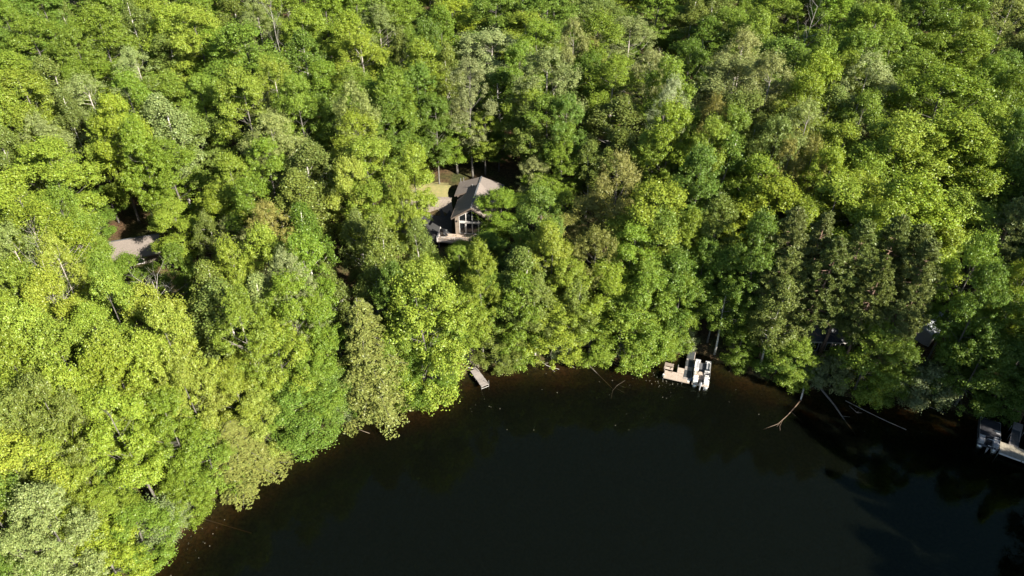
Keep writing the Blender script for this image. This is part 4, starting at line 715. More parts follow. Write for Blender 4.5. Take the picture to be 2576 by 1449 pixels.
('M', 1, -60.69, 92.69, 6.15, 6.5, 5.05, 2.41, 'd', (0.998, 1.004, 0.864), 'medium deep green maple a little uphill and left of the small cabin roof', 'maples of the hillside forest'),
('M', 6, -9.51, 109.3, 5.65, 10.2, 9.82, 0.14, 'g', (1.061, 1.066, 1.041), 'mid green maple standing close behind the rear roof of the lake house', 'maples of the hillside forest'),
('M', 35, -4.52, 108.2, 5.56, 11.8, 6.93, 1.64, 'l', (0.953, 0.942, 1.046), 'medium lime green maple just right of the maple behind the roof', 'maples of the hillside forest'),
('U', 16, -36.0, 42.3, 0.21, 5.4, 4.22, 4.88, 'e', (0.918, 0.954, 0.823), 'rounded grey green bush overhanging the water at the lower left shore', 'bushes along the water'),
('S', 7, -34.13, 45.65, 0.21, 6.4, 5.22, 5.18, 'g', (1.013, 0.966, 0.895), 'mid green shore maple a little uphill and right of the lower grey green bush', 'bushy maples along the shore'),
('S', 2, -36.95, 40.36, 0.2, 6.9, 6.55, 4.93, 'g', (0.994, 1.024, 1.106), 'medium mid green bushy shore maple just lakeward and left of the lower grey green bush', 'bushy maples along the shore'),
('S', 51, -32.32, 48.3, 0.16, 9.1, 6.62, 1.03, 'g', (1.039, 1.026, 1.086), 'medium mid green bushy shore maple a little left of the drooping hemlock', 'bushy maples along the shore'),
('S', 13, -38.16, 37.05, 0.17, 9.4, 6.22, 5.82, 'l', (1.117, 1.077, 0.957), 'lime green shore maple a little lakeward and left of the lower grey green bush', 'bushy maples along the shore'),
('H', 7, -30.18, 50.96, 0.2, 7.9, 10.72, 0.15, 'h', (1.114, 1.108, 1.131), 'wide drooping olive hemlock spreading over the water on the left shore', 'hemlocks on the left shore'),
('H', 8, -36.19, 53.66, 1.21, 15.7, 4.93, 4.65, 'b', (0.97, 0.983, 1.057), 'brown olive hemlock set among yellow crowns behind the drooping hemlock', 'hemlocks on the left shore'),
('S', 43, -32.14, 53.67, 0.85, 12.5, 6.85, 2.57, 'Y', (0.925, 0.903, 0.897), 'medium golden green bushy shore maple a little right of the brown hemlock', 'bushy maples along the shore'),
('S', 53, -27.62, 53.22, 0.2, 10.1, 5.08, 2.32, 'Y', (1.059, 1.104, 1.077), 'medium golden green bushy shore maple a little left of the wide deep green shore maple', 'bushy maples along the shore'),
('S', 8, -24.16, 56.22, 0.16, 8.9, 9.09, 2.56, 'd', (1.083, 1.103, 1.15), 'wide deep green bushy maple over the water left of the tall hemlock', 'bushy maples along the shore'),
('S', 54, -21.1, 58.69, 0.15, 8.0, 5.41, 1.18, 'd', (1.056, 1.057, 1.203), 'deep green shore maple a little uphill and right of the wide deep green shore maple', 'bushy maples along the shore'),
('H', 43, -16.93, 60.77, 0.2, 17.1, 11.32, 2.89, 'h', (0.999, 1.021, 1.042), 'tall pointed olive gold hemlock standing at the water between two green trees', 'hemlocks on the left shore'),
('S', 52, -10.93, 62.66, 0.16, 7.4, 7.42, 4.07, 'd', (1.008, 1.024, 0.901), 'deep green bushy maple overhanging the cove left of the small dock', 'bushy maples along the shore'),
('S', 38, -10.22, 62.84, 0.17, 18.6, 9.76, 0.87, 'l', (1.023, 1.026, 1.093), 'broad lime bushy maple between the tall hemlock and the small dock', 'bushy maples along the shore'),
('S', 2, -14.53, 61.8, 0.17, 11.3, 5.49, 5.32, 'g', (1.026, 0.983, 1.1), 'medium mid green bushy shore maple just uphill and right of the tall hemlock', 'bushy maples along the shore'),
('S', 20, -1.67, 68.53, 0.18, 6.4, 7.03, 0.72, 'o', (1.036, 1.002, 0.965), 'medium dull olive bushy shore maple just uphill and right of the small grey dock', 'bushy maples along the shore'),
('S', 37, 5.41, 68.98, 0.15, 9.7, 7.5, 0.72, 'l', (1.12, 1.074, 1.069), 'tall lime bushy maple on the cove bank right of the small dock', 'bushy maples along the shore'),
('S', 12, 1.16, 68.81, 0.21, 14.1, 6.3, 2.56, 'g', (0.951, 0.953, 0.88), 'mid green shore maple a little uphill and left of the tall lime shore maple', 'bushy maples along the shore'),
('S', 51, 10.33, 69.3, 0.17, 7.4, 6.51, 5.43, 'g', (1.133, 1.08, 1.118), 'medium mid green bushy shore maple a little right of the tall lime shore maple', 'bushy maples along the shore'),
('S', 2, 14.3, 69.28, 0.16, 10.7, 8.03, 0.82, 'g', (1.163, 1.11, 1.196), 'broad mid green bushy shore maple some way right of the tall lime shore maple', 'bushy maples along the shore'),
('S', 8, 19.18, 69.94, 0.17, 5.9, 5.76, 5.97, 'g', (1.055, 1.025, 1.043), 'medium mid green bushy shore maple a little uphill and left of the white pontoon boat', 'bushy maples along the shore'),
('S', 53, 16.67, 69.34, 0.19, 13.7, 7.67, 4.75, 'g', (0.927, 0.958, 0.94), 'medium mid green bushy shore maple some way lakeward from the yellow green maple', 'bushy maples along the shore'),
('B', 10, 8.1, 69.18, 0.17, 13.2, 5.82, 5.59, 'o', (1.106, 1.117, 0.986), 'medium dull olive birch a little uphill and right of the tall lime shore maple', 'birches of the hillside forest'),
('B', 0, 3.01, 68.82, 0.16, 14.1, 5.78, 2.12, 'o', (1.159, 1.131, 1.191), 'medium dull olive birch a little uphill and left of the tall lime shore maple', 'birches of the hillside forest'),
('S', 46, 35.7, 65.45, 0.18, 6.8, 6.05, 5.36, 'g', (1.107, 1.062, 1.189), 'medium mid green bushy shore maple a little lakeward and left of the dark cabin', 'bushy maples along the shore'),
('S', 34, 34.19, 66.02, 0.2, 5.6, 5.31, 0.48, 'd', (0.967, 1.011, 1.071), 'medium deep green bushy shore maple a little lakeward from the white trunked birch', 'bushy maples along the shore'),
('S', 1, 43.54, 63.24, 0.18, 11.2, 7.84, 5.89, 'g', (1.081, 1.038, 1.073), 'bright bushy maple below the dark cabin windows', 'bushy maples along the shore'),
('U', 30, 51.15, 61.78, 0.18, 5.3, 6.4, 0.99, 'e', (0.934, 0.924, 0.918), 'pale willow like bush leaning over the water beyond the thin floating pole', 'bushes along the water'),
('S', 55, 55.02, 60.6, 0.17, 11.2, 7.41, 0.33, 'd', (0.988, 0.964, 0.999), 'medium deep green bushy shore maple a little right of the willow like bush', 'bushy maples along the shore'),
('S', 21, 59.01, 60.15, 0.16, 10.4, 6.91, 4.94, 'd', (0.887, 0.925, 1.056), 'medium deep green bushy shore maple some way uphill from the pale right dock', 'bushy maples along the shore'),
('S', 39, 46.47, 62.67, 0.17, 9.3, 5.58, 4.14, 'd', (1.01, 0.971, 0.91), 'medium deep green bushy shore maple just right of the maple below the cabin', 'bushy maples along the shore'),
('B', 51, 32.37, 66.64, 0.21, 15.7, 5.63, 4.51, 'o', (0.988, 0.966, 1.057), 'slender birch with a tall white trunk rising from the bank right of the boat', 'birches of the hillside forest'),
('B', 47, 27.22, 69.79, 0.17, 12.8, 5.59, 5.68, 'd', (0.943, 0.92, 0.876), 'medium deep green birch a little left of the white trunked birch', 'birches of the hillside forest'),
('S', 0, 29.66, 68.06, 0.2, 5.8, 4.32, 4.37, 'd', (0.97, 0.936, 0.808), 'slim deep green bushy shore maple a little uphill and right of the white pontoon boat', 'bushy maples along the shore'),
('M', 57, -57.59, 92.84, 6.05, 18.2, 7.28, 2.37, 'l', (1.05, 1.057, 1.193), 'medium lime green maple some way uphill from the small cabin roof', 'maples of the hillside forest'),
('S', 48, -50.44, 75.39, 4.55, 7.7, 6.37, 0.83, 'g', (0.868, 0.898, 0.929), 'medium mid green bushy shore maple just uphill and left of the bare grey tree', 'bushy maples along the shore'),
('M', 25, -50.29, 99.56, 6.08, 15.2, 12.24, 5.57, 'G', (0.955, 0.975, 1.004), 'broad soft green maple a little lakeward from the broad soft green maple', 'maples of the hillside forest'),
('M', 32, 58.21, 63.87, 0.9, 14.3, 6.99, 1.53, 'd', (1.041, 1.04, 0.927), 'medium deep green maple some way right of the pale shed', 'maples of the hillside forest'),
('M', 32, -1.61, 91.88, 3.44, 8.9, 7.9, 5.21, 'g', (1.018, 1.048, 0.989), 'mid green maple covering the right half of the lake house gable', 'maples of the hillside forest'),
('D', 41, -51.62, 61.06, 3.42, 19.6, 3.73, 2.28, 'w', (1.101, 1.073, 1.169), 'slim white dead tree some way lakeward and left of the small cabin roof', 'dead trees in the forest'),
('S', 25, 21.55, 70.92, 0.18, 12.5, 5.39, 3.46, 'g', (1.015, 0.992, 0.954), 'medium mid green bushy shore maple some way uphill from the white pontoon boat', 'bushy maples along the shore'),
('S', 9, 20.57, 71.67, 0.46, 14.8, 6.7, 3.1, 'd', (0.942, 0.984, 0.951), 'medium deep green bushy shore maple some way lakeward and right of the yellow green maple', 'bushy maples along the shore'),
('U', 47, 23.19, 71.23, 0.19, 3, 3.36, 0.17, 'e', (1.068, 1.039, 0.983), 'slim grey green rounded bush a little uphill from the white pontoon boat', 'bushes along the water'),
('U', 22, 40.56, 63.79, 0.17, 5.0, 4.18, 0.33, 'e', (0.965, 0.928, 0.837), 'slim grey green rounded bush a little lakeward from the dark cabin', 'bushes along the water'),
('U', 20, 38.54, 64.55, 0.2, 3.2, 3.18, 0.25, 'e', (1.033, 1.021, 1.108), 'slim grey green rounded bush a little left of the maple below the cabin', 'bushes along the water'),
('U', 44, -20.65, 59.04, 0.21, 3, 3.53, 2.4, 'e', (0.917, 0.907, 0.808), 'slim grey green rounded bush a little right of the wide deep green shore maple', 'bushes along the water'),
('U', 2, -34.98, 44.27, 0.2, 3, 2.62, 2.97, 'e', (1.092, 1.091, 0.969), 'slim grey green rounded bush just right of the lower grey green bush', 'bushes along the water'),
('U', 55, -0.23, 68.67, 0.19, 3, 3.29, 3.03, 'e', (0.921, 0.961, 0.844), 'slim grey green rounded bush a little uphill and right of the small grey dock', 'bushes along the water'),
('U', 8, 7.03, 69.08, 0.15, 3, 3.31, 0.48, 'e', (1.093, 1.069, 1.003), 'slim grey green rounded bush just lakeward from the tall lime shore maple', 'bushes along the water')]
MASS = [
(-92.77, 136.07, 8.84, 1.507, 1.092, 'd', 1.59, 1),
(-86.29, 140.44, 8.79, 0.812, 1.083, 'o', 3.14, 2),
(-80.31, 132.54, 8.3, 0.898, 0.916, 'g', 2.75, 3),
(-86.23, 120.57, 8.04, 1.011, 1.045, 'd', 1.33, 0),
(-64.52, 147.42, 8.51, 1.408, 0.941, 'g', 1.56, 1),
(-70.78, 128.75, 7.86, 1.134, 0.864, 'o', 0.92, 2),
(-41.29, 115.71, 6.56, 1.128, 0.955, 'g', 4.21, 3),
(-38.68, 104.81, 6.03, 1.052, 0.944, 't', 5.07, 2),
(-33.3, 104.01, 5.85, 0.878, 0.957, 'g', 2.44, 3),
(-77.91, 142.74, 8.64, 1.257, 1.05, 'g', 4.34, 3),
(-72.44, 145.93, 8.63, 1.391, 1.001, 'l', 2.97, 3),
(-31.81, 150.24, 7.9, 1.435, 0.925, 'g', 2.44, 0),
(-22.02, 152.54, 7.89, 1.174, 0.915, 'g', 3.09, 3),
(14.01, 124.18, 6.26, 0.68, 1.013, 'z', 4.69, 0),
(-22.59, 123.1, 6.47, 0.968, 0.89, 'd', 0.95, 2),
(3.58, 99.13, 4.34, 0.776, 0.528, 't', 0.45, 1),
(62.59, 132.8, 7.17, 0.677, 1.111, 'd', 2.97, 3),
(78.9, 151.95, 8.22, 1.082, 0.897, 'o', 5.62, 2),
(41.62, 103.09, 5.05, 1.254, 0.934, 'Y', 1.29, 1),
(26.97, 99.76, 4.1, 0.735, 0.988, 'd', 6.22, 3),
(36.05, 96.33, 3.94, 0.963, 0.961, 'o', 3.05, 2),
(-36.61, 77.66, 3.57, 0.682, 0.722, 't', 1.86, 0),
(-52.65, 56.76, 3.23, 0.809, 0.957, 'l', 0.91, 3),
(4.37, 75.15, 1.22, 0.732, 0.92, 'l', 0.44, 0),
(-10.14, 72.87, 1.29, 0.678, 0.722, 'l', 4.24, 1),
(14.48, 71.46, 0.68, 0.899, 0.589, 'g', 4.7, 1),
(3.73, 70.78, 0.63, 1.015, 0.491, 'o', 1.45, 2),
(18.76, 72.81, 0.76, 0.837, 0.439, 'g', 5.12, 3),
(38.01, 78.52, 2.12, 0.843, 0.918, 'l', 1.85, 3),
(-47.19, 46.86, 1.99, 0.949, 0.94, 'l', 0.33, 0),
(-37.1, 48.99, 0.98, 0.75, 0.614, 'g', 5.86, 1),
(-34.84, 49.63, 0.77, 0.858, 0.347, 'g', 5.57, 0),
(-39.75, 44.12, 0.97, 0.633, 0.54, 'd', 1.47, 2),
(-40.94, 39.01, 0.83, 0.798, 0.549, 'y', 0.63, 3),
(-38.14, 42.63, 0.68, 0.543, 0.3, 'd', 2.13, 2),
(-42.17, 37.39, 0.92, 0.745, 0.634, 'p', 3.06, 3),
(-40.76, 30.55, 0.32, 0.631, 0.798, 'd', 5.94, 1),
(-41.24, 34.52, 0.67, 0.497, 0.38, 'y', 2.97, 1),
(-7.33, 83.53, 2.47, 0.683, 0.35, 'l', 5.26, 3),
(-15.98, 105.13, 5.45, 0.694, 0.294, 'l', 3.72, 3),
(-64.56, 88.56, 6.12, 0.733, 0.383, 'd', 6.04, 3),
(-10.03, 112.19, 5.8, 1.136, 0.678, 't', 2.88, 0),
(-2.28, 110.01, 5.65, 0.758, 0.428, 'd', 6.11, 1),
(-29.96, 55.74, 0.87, 0.748, 0.65, 'y', 2.52, 3),
(-4.69, 70.03, 0.66, 0.71, 0.706, 'g', 5.51, 1),
(63.05, 60.47, 0.16, 1.052, 0.628, 'd', 2.84, 1),
(56.71, 63.89, 0.88, 0.812, 0.594, 'd', 3.55, 0),
(63.92, 65.16, 1.03, 0.938, 0.856, 'd', 1.02, 0),
(-34.19, 95.68, 5.49, 1.02, 0.606, 'o', 3.8, 2),
(-42.97, 84.35, 4.77, 0.555, 0.439, 'o', 2.15, 2),
(-27.39, 54.58, 0.46, 0.564, 0.483, 'g', 4.33, 0),
(-7.7, 66.0, 0.19, 0.627, 0.533, 'd', 1.11, 0),
(-8.7, 64.83, 0.18, 0.425, 0.167, 'e', 5.21, 1),
(-116.91, 166.22, 10.76, 1.703, 0.942, 'd', 1.77, 2),
(-107.9, 168.74, 10.57, 1.536, 0.989, 'o', 2.92, 3),
(-93.68, 162.14, 9.89, 1.597, 1.121, 'd', 0.71, 0),
(-84.58, 159.8, 9.54, 1.962, 1.168, 'o', 5.49, 0),
(-74.21, 157.86, 9.2, 1.506, 1.117, 'o', 3.51, 0),
(-67.6, 164.58, 9.32, 1.507, 1.109, 'g', 5.51, 3),
(-57.14, 161.85, 8.94, 1.478, 1.11, 'l', 6.12, 0),
(-52.7, 173.14, 9.34, 1.545, 1.027, 'l', 4.8, 2),
(-43.97, 178.55, 9.44, 1.829, 0.97, 'l', 1.08, 2),
(-30.1, 160.64, 8.38, 1.618, 1.155, 'g', 0.04, 0),
(-22.97, 177.83, 9.14, 1.64, 0.9, 'g', 1.48, 2),
(-13.07, 173.39, 8.85, 1.852, 0.953, 'o', 2.87, 3),
(-3.28, 166.51, 8.47, 1.546, 1.15, 'g', 4.03, 3),
(6.75, 170.08, 8.59, 1.435, 1.14, 'g', 2.77, 2),
(15.98, 163.09, 8.18, 1.932, 1.099, 'o', 0.66, 3),
(28.01, 175.44, 8.77, 1.667, 0.952, 'l', 5.55, 1),
(37.91, 175.29, 8.8, 1.685, 0.921, 'd', 0.21, 0),
(43.83, 166.48, 8.42, 1.554, 1.078, 'o', 1.2, 3),
(57.58, 179.74, 9.23, 1.57, 0.948, 'g', 4.91, 2),
(65.09, 172.42, 9.0, 2.087, 0.949, 'g', 6.16, 3),
(71.36, 166.94, 8.88, 1.879, 1.07, 'o', 0.85, 3),
(75.14, 156.95, 8.44, 1.552, 1.196, 'o', 3.67, 3),
(96.24, 180.03, 9.78, 1.742, 0.897, 'd', 4.91, 2),
(93.22, 160.02, 8.77, 1.752, 1.163, 'g', 5.69, 3),
(105.51, 165.84, 9.25, 1.58, 1.13, 'l', 4.47, 2),
(114.19, 167.3, 9.49, 1.668, 1.098, 'g', 1.24, 2),
(-17.67, 141.78, 7.32, 0.766, 0.534, 'g', 2.51, 0),
(51.33, 142.02, 7.34, 0.744, 0.424, 'o', 5.93, 1),
(32.84, 166.3, 8.33, 0.638, 0.449, 'o', 0.39, 1),
(-49.86, 162.39, 8.8, 0.719, 0.583, 'o', 5.41, 0),
(92.27, 152.73, 8.41, 0.817, 0.627, 'o', 0.75, 1),
(-97.44, 145.31, 9.34, 0.641, 0.43, 'g', 4.01, 2),
(27.17, 131.78, 6.59, 0.68, 0.625, 'g', 1.09, 2),
(83.88, 148.08, 8.08, 0.624, 0.508, 'g', 4.55, 2),
(35.12, 153.64, 7.71, 0.747, 0.566, 'o', 4.88, 0),
(47.15, 156.05, 7.94, 0.699, 0.423, 'o', 2.25, 2),
(-94.58, 167.52, 10.13, 0.615, 0.552, 'o', 0.87, 3),
(-41.63, 90.54, 5.32, 0.669, 0.491, 'd', 3.71, 0),
(87.63, 125.77, 7.06, 0.747, 0.471, 'o', 4.02, 3),
(77.21, 144.69, 7.84, 0.781, 0.563, 'o', 3.47, 1),
(40.78, 158.54, 8.0, 0.739, 0.59, 'g', 1.28, 0),
(105.22, 142.08, 8.17, 0.773, 0.438, 'g', 1.56, 0),
(44.48, 114.71, 5.94, 0.567, 0.56, 'g', 1.36, 0),
(-12.56, 140.78, 7.23, 0.714, 0.558, 'o', 5.22, 0),
(-21.72, 167.39, 8.62, 0.658, 0.441, 'o', 0.74, 1),
(-102.92, 166.39, 10.33, 0.737, 0.453, 'g', 3.72, 3),
(-30.51, 135.37, 7.18, 0.7, 0.444, 'd', 2.89, 0),
(-103.89, 155.74, 9.94, 0.697, 0.395, 'd', 0.65, 0),
(18.74, 89.85, 2.9, 0.579, 0.612, 'g', 4.46, 2),
(-79.24, 156.37, 9.25, 0.718, 0.526, 'o', 5.75, 3),
(12.27, 110.32, 5.6, 0.615, 0.455, 'g', 4.12, 1),
(60.61, 97.13, 5.17, 0.575, 0.562, 'd', 5.92, 0),
(-89.6, 158.14, 9.61, 0.59, 0.48, 'g', 2.46, 1),
(-69.91, 169.94, 9.61, 0.57, 0.589, 'g', 5.97, 1),
(-88.54, 167.22, 9.96, 0.605, 0.556, 'g', 0.83, 3),
(-80.02, 149.04, 8.96, 0.709, 0.532, 'o', 4.2, 1),
(-104.09, 145.24, 9.56, 0.685, 0.41, 'g', 1.33, 1),
(-16.91, 157.03, 8.06, 0.766, 0.452, 'd', 1.73, 2),
(-92.16, 121.12, 8.26, 0.82, 0.617, 'd', 5.34, 3),
(-51.55, 156.75, 8.58, 0.711, 0.574, 'd', 2.94, 3),
(69.13, 106.99, 5.92, 0.792, 0.632, 'g', 4.53, 3),
(86.69, 111.86, 6.4, 0.661, 0.394, 'g', 0.01, 3),
(16.41, 157.55, 7.9, 0.605, 0.537, 'g', 0.39, 1),
(27.75, 124.08, 6.21, 0.563, 0.519, 'g', 0.1, 3),
(7.81, 90.08, 3.13, 0.588, 0.573, 'g', 1.32, 3),
(49.03, 128.75, 6.68, 0.817, 0.465, 'd', 0.47, 3),
(10.28, 148.35, 7.49, 0.62, 0.472, 'g', 1.96, 2),
(39.0, 163.68, 8.24, 0.57, 0.541, 'o', 3.44, 2),
(0.54, 162.5, 8.25, 0.65, 0.398, 'g', 3.79, 1),
(-82.97, 106.18, 7.4, 0.721, 0.602, 'o', 4.1, 1),
(-40.72, 171.84, 9.07, 0.662, 0.586, 'g', 3.09, 1),
(-48.46, 150.83, 8.25, 0.647, 0.473, 'o', 6.09, 2),
(13.23, 142.29, 7.16, 0.798, 0.496, 'd', 5.42, 3),
(-62.57, 119.46, 7.25, 0.56, 0.625, 'o', 2.15, 2),
(-9.01, 124.49, 6.4, 0.685, 0.4, 'g', 1.38, 0),
(75.48, 95.83, 5.28, 0.693, 0.554, 'd', 1.51, 1),
(85.6, 153.61, 8.37, 0.805, 0.487, 'o', 4.53, 0),
(-76.33, 164.88, 9.56, 0.627, 0.454, 'o', 3.86, 1),
(-9.76, 159.44, 8.14, 0.662, 0.646, 'g', 0.38, 0),
(90.86, 119.9, 6.85, 0.777, 0.553, 'd', 0.69, 1),
(71.15, 131.81, 7.16, 0.675, 0.579, 'g', 2.23, 3),
(26.06, 158.52, 7.93, 0.809, 0.457, 'd', 2.6, 0),
(8.52, 155.48, 7.85, 0.699, 0.474, 'o', 2.5, 0),
(46.89, 148.26, 7.57, 0.772, 0.628, 'g', 4.41, 1),
(80.29, 167.58, 9.0, 0.803, 0.591, 'd', 2.67, 1),
(51.36, 164.38, 8.4, 0.566, 0.647, 'g', 2.25, 2),
(99.58, 131.78, 7.58, 0.66, 0.581, 'g', 5.6, 0),
(-33.1, 170.27, 8.88, 0.673, 0.415, 'd', 5.98, 0),
(14.69, 168.78, 8.47, 0.613, 0.61, 'g', 2.43, 3),
(69.84, 161.26, 8.59, 0.61, 0.427, 'g', 3.58, 0),
(2.61, 154.76, 7.86, 0.768, 0.476, 'd', 0.16, 2),
(57.14, 162.31, 8.39, 0.673, 0.665, 'g', 1.31, 0),
(-113.06, 160.57, 10.42, 0.626, 0.618, 'd', 3.84, 0),
(-65.76, 81.28, 5.91, 0.698, 0.428, 'd', 3.64, 1),
(85.58, 159.27, 8.64, 0.806, 0.664, 'd', 1.44, 2),
(-57.37, 119.05, 7.09, 0.71, 0.43, 'd', 1.79, 2),
(-30.32, 143.78, 7.57, 0.663, 0.448, 'g', 5.59, 1),
(97.89, 170.0, 9.32, 0.565, 0.43, 'o', 2.98, 2),
(-5.12, 150.0, 7.65, 0.586, 0.604, 'g', 2.74, 1),
(65.37, 148.8, 7.93, 0.575, 0.437, 'd', 2.48, 3),
(-74.12, 105.62, 7.08, 0.707, 0.462, 'g', 3.39, 3),
(-61.65, 167.88, 9.31, 0.768, 0.436, 'g', 0.52, 0),
(-66.28, 159.41, 9.07, 0.773, 0.433, 'd', 3.96, 1),
(-5.01, 133.56, 6.83, 0.695, 0.591, 'g', 3.39, 2),
(99.36, 158.2, 8.79, 0.749, 0.41, 'o', 6.28, 3),
(-26.65, 169.66, 8.78, 0.567, 0.613, 'o', 2.16, 2),
(-98.53, 136.02, 9.03, 0.623, 0.602, 'g', 1.9, 2),
(27.12, 139.03, 6.95, 0.651, 0.575, 'g', 1.48, 2),
(-65.87, 140.38, 8.23, 0.587, 0.6, 'd', 1.24, 2),
(86.7, 170.59, 9.2, 0.613, 0.646, 'g', 3.77, 1),
(72.03, 117.51, 6.46, 0.782, 0.423, 'o', 0.54, 2),
(-90.25, 151.88, 9.37, 0.65, 0.539, 'g', 4.54, 2),
(-77.25, 171.91, 9.89, 0.715, 0.428, 'o', 1.56, 1),
(91.62, 139.68, 7.78, 0.649, 0.656, 'g', 4.04, 2),
(-97.29, 155.24, 9.71, 0.708, 0.497, 'g', 2.63, 1),
(-107.13, 160.18, 10.22, 0.566, 0.66, 'o', 5.87, 1),
(-41.9, 123.02, 6.88, 0.812, 0.43, 'g', 0.48, 2),
(68.32, 76.16, 2.56, 0.685, 0.615, 'd', 1.09, 1),
(-19.51, 118.87, 6.22, 0.732, 0.46, 'd', 1.95, 1),
(54.09, 169.18, 8.67, 0.791, 0.526, 'g', 2.0, 3),
(109.17, 149.96, 8.61, 0.574, 0.482, 'o', 4.2, 1),
(-59.95, 152.15, 8.59, 0.63, 0.573, 'o', 2.78, 3),
(-107.72, 150.01, 9.85, 0.594, 0.508, 'o', 0.94, 1),
(25.39, 145.75, 7.29, 0.82, 0.551, 'd', 2.68, 0),
(38.9, 124.3, 6.3, 0.621, 0.52, 'g', 2.62, 0),
(-27.27, 153.1, 7.98, 0.566, 0.475, 'g', 5.1, 3),
(-60.4, 138.45, 8.02, 0.65, 0.498, 'g', 4.1, 3),
(19.21, 141.11, 7.07, 0.699, 0.491, 'g', 5.58, 2),
(16.65, 132.1, 6.63, 0.585, 0.448, 'g', 3.33, 2),
(68.29, 155.69, 8.31, 0.703, 0.47, 'g', 1.79, 3),
(24.22, 164.94, 8.25, 0.661, 0.509, 'g', 1.83, 0),
(90.55, 132.37, 7.42, 0.701, 0.402, 'o', 0.87, 2),
(84.65, 142.06, 7.79, 0.757, 0.39, 'g', 6.22, 1),
(-42.08, 159.43, 8.51, 0.753, 0.627, 'g', 5.22, 0),
(21.79, 152.24, 7.61, 0.588, 0.636, 'g', 4.57, 2),
(-41.55, 139.89, 7.6, 0.798, 0.529, 'g', 2.18, 2),
(103.03, 154.07, 8.66, 0.6, 0.4, 'o', 0.01, 1),
(75.48, 171.42, 9.16, 0.791, 0.533, 'd', 4.71, 0),
(80.3, 158.4, 8.55, 0.605, 0.562, 'o', 5.91, 3),
(62.47, 154.11, 8.11, 0.82, 0.458, 'd', 3.36, 3),
(81.07, 105.1, 5.98, 0.815, 0.581, 'o', 0.37, 3),
(11.6, 133.57, 6.75, 0.788, 0.567, 'd', 6.08, 3),
(-72.21, 139.57, 8.35, 0.627, 0.484, 'o', 1.69, 2),
(53.97, 156.2, 8.05, 0.78, 0.6, 'g', 5.27, 0),
(95.62, 124.73, 7.17, 0.687, 0.655, 'g', 0.26, 0),
(119.47, 168.51, 9.67, 0.644, 0.482, 'd', 5.18, 0),
(57.15, 142.31, 7.46, 0.82, 0.515, 'g', 2.53, 3),
(-44.51, 97.07, 5.82, 0.621, 0.428, 'g', 6.04, 1),
(31.47, 119.73, 6.01, 0.81, 0.451, 'd', 1.35, 3),
(-48.4, 68.74, 3.72, 0.733, 0.533, 'g', 5.96, 2),
(-62.54, 67.63, 5.07, 0.703, 0.551, 'g', 4.82, 1),
(8.83, 138.64, 7.02, 0.619, 0.4, 'g', 4.17, 1),
(52.99, 82.31, 3.08, 0.65, 0.415, 'g', 1.86, 3),
(68.44, 137.91, 7.46, 0.638, 0.619, 'g', 5.79, 1),
(-46.28, 167.05, 8.94, 0.665, 0.453, 'g', 5.86, 2),
(-52.35, 113.18, 6.71, 0.705, 0.488, 'g', 6.25, 3),
(-24.42, 161.91, 8.37, 0.743, 0.432, 'o', 5.29, 2),
(1.64, 82.8, 2.24, 0.615, 0.4, 'o', 0.72, 0),
(54.1, 108.27, 5.89, 0.789, 0.517, 'g', 2.14, 1),
(103.21, 171.37, 9.47, 0.814, 0.565, 'g', 4.35, 0),
(37.43, 133.26, 6.72, 0.814, 0.565, 'g', 4.91, 3),
(-89.84, 146.34, 9.13, 0.636, 0.616, 'o', 6.11, 0),
(-37.22, 156.44, 8.28, 0.607, 0.632, 'o', 1.88, 3),
(63.95, 163.92, 8.59, 0.565, 0.509, 'g', 3.29, 3),
(101.91, 148.44, 8.38, 0.713, 0.42, 'g', 2.89, 1),
(-73.44, 119.91, 7.59, 0.611, 0.543, 'g', 0.98, 1),
(-5.4, 156.16, 7.96, 0.773, 0.438, 'd', 3.13, 1),
(-78.01, 117.35, 7.65, 0.747, 0.391, 'd', 4.94, 3),
(-49.61, 132.09, 7.47, 0.689, 0.482, 'd', 0.12, 3),
(-35.75, 163.77, 8.61, 0.682, 0.516, 'g', 5.13, 3),
(32.78, 141.07, 7.08, 0.816, 0.424, 'o', 5.95, 0),
(43.69, 128.38, 6.57, 0.681, 0.547, 'g', 2.45, 3),
(-55.33, 136.82, 7.83, 0.695, 0.459, 'g', 5.33, 1),
(109.01, 171.72, 9.59, 0.781, 0.407, 'o', 5.83, 0),
(-21.45, 146.88, 7.61, 0.728, 0.663, 'g', 2.41, 3),
(-69.91, 150.73, 8.78, 0.678, 0.488, 'd', 0.7, 1),
(-93.01, 141.58, 9.05, 0.728, 0.583, 'd', 2.76, 3),
(89.15, 163.58, 8.89, 0.794, 0.646, 'g', 3.62, 3),
(-67.43, 121.65, 7.47, 0.572, 0.608, 'o', 3.39, 3),
(-15.35, 163.72, 8.38, 0.75, 0.666, 'o', 1.48, 1),
(-59.3, 80.38, 5.64, 0.677, 0.481, 'd', 4.64, 1),
(-32.35, 119.31, 6.48, 0.636, 0.64, 'g', 6.18, 3),
(29.84, 108.69, 5.29, 0.701, 0.635, 'g', 4.31, 1),
(-7.03, 171.75, 8.74, 0.682, 0.582, 'o', 1.32, 3),
(-34.84, 139.15, 7.43, 0.622, 0.601, 'g', 5.52, 0),
(33.49, 160.48, 8.04, 0.583, 0.57, 'g', 2.38, 1),
(109.92, 161.65, 9.15, 0.739, 0.462, 'g', 5.89, 3),
(-26.19, 139.67, 7.31, 0.686, 0.464, 'd', 1.46, 0),
(20.97, 171.17, 8.56, 0.635, 0.534, 'o', 0.13, 1),
(53.62, 121.82, 6.47, 0.803, 0.397, 'o', 3.3, 3),
(76.16, 163.17, 8.75, 0.653, 0.391, 'd', 0.31, 2),
(-86.79, 110.5, 7.68, 0.65, 0.561, 'g', 0.45, 2),
(-46.39, 155.92, 8.43, 0.69, 0.619, 'o', 5.27, 2),
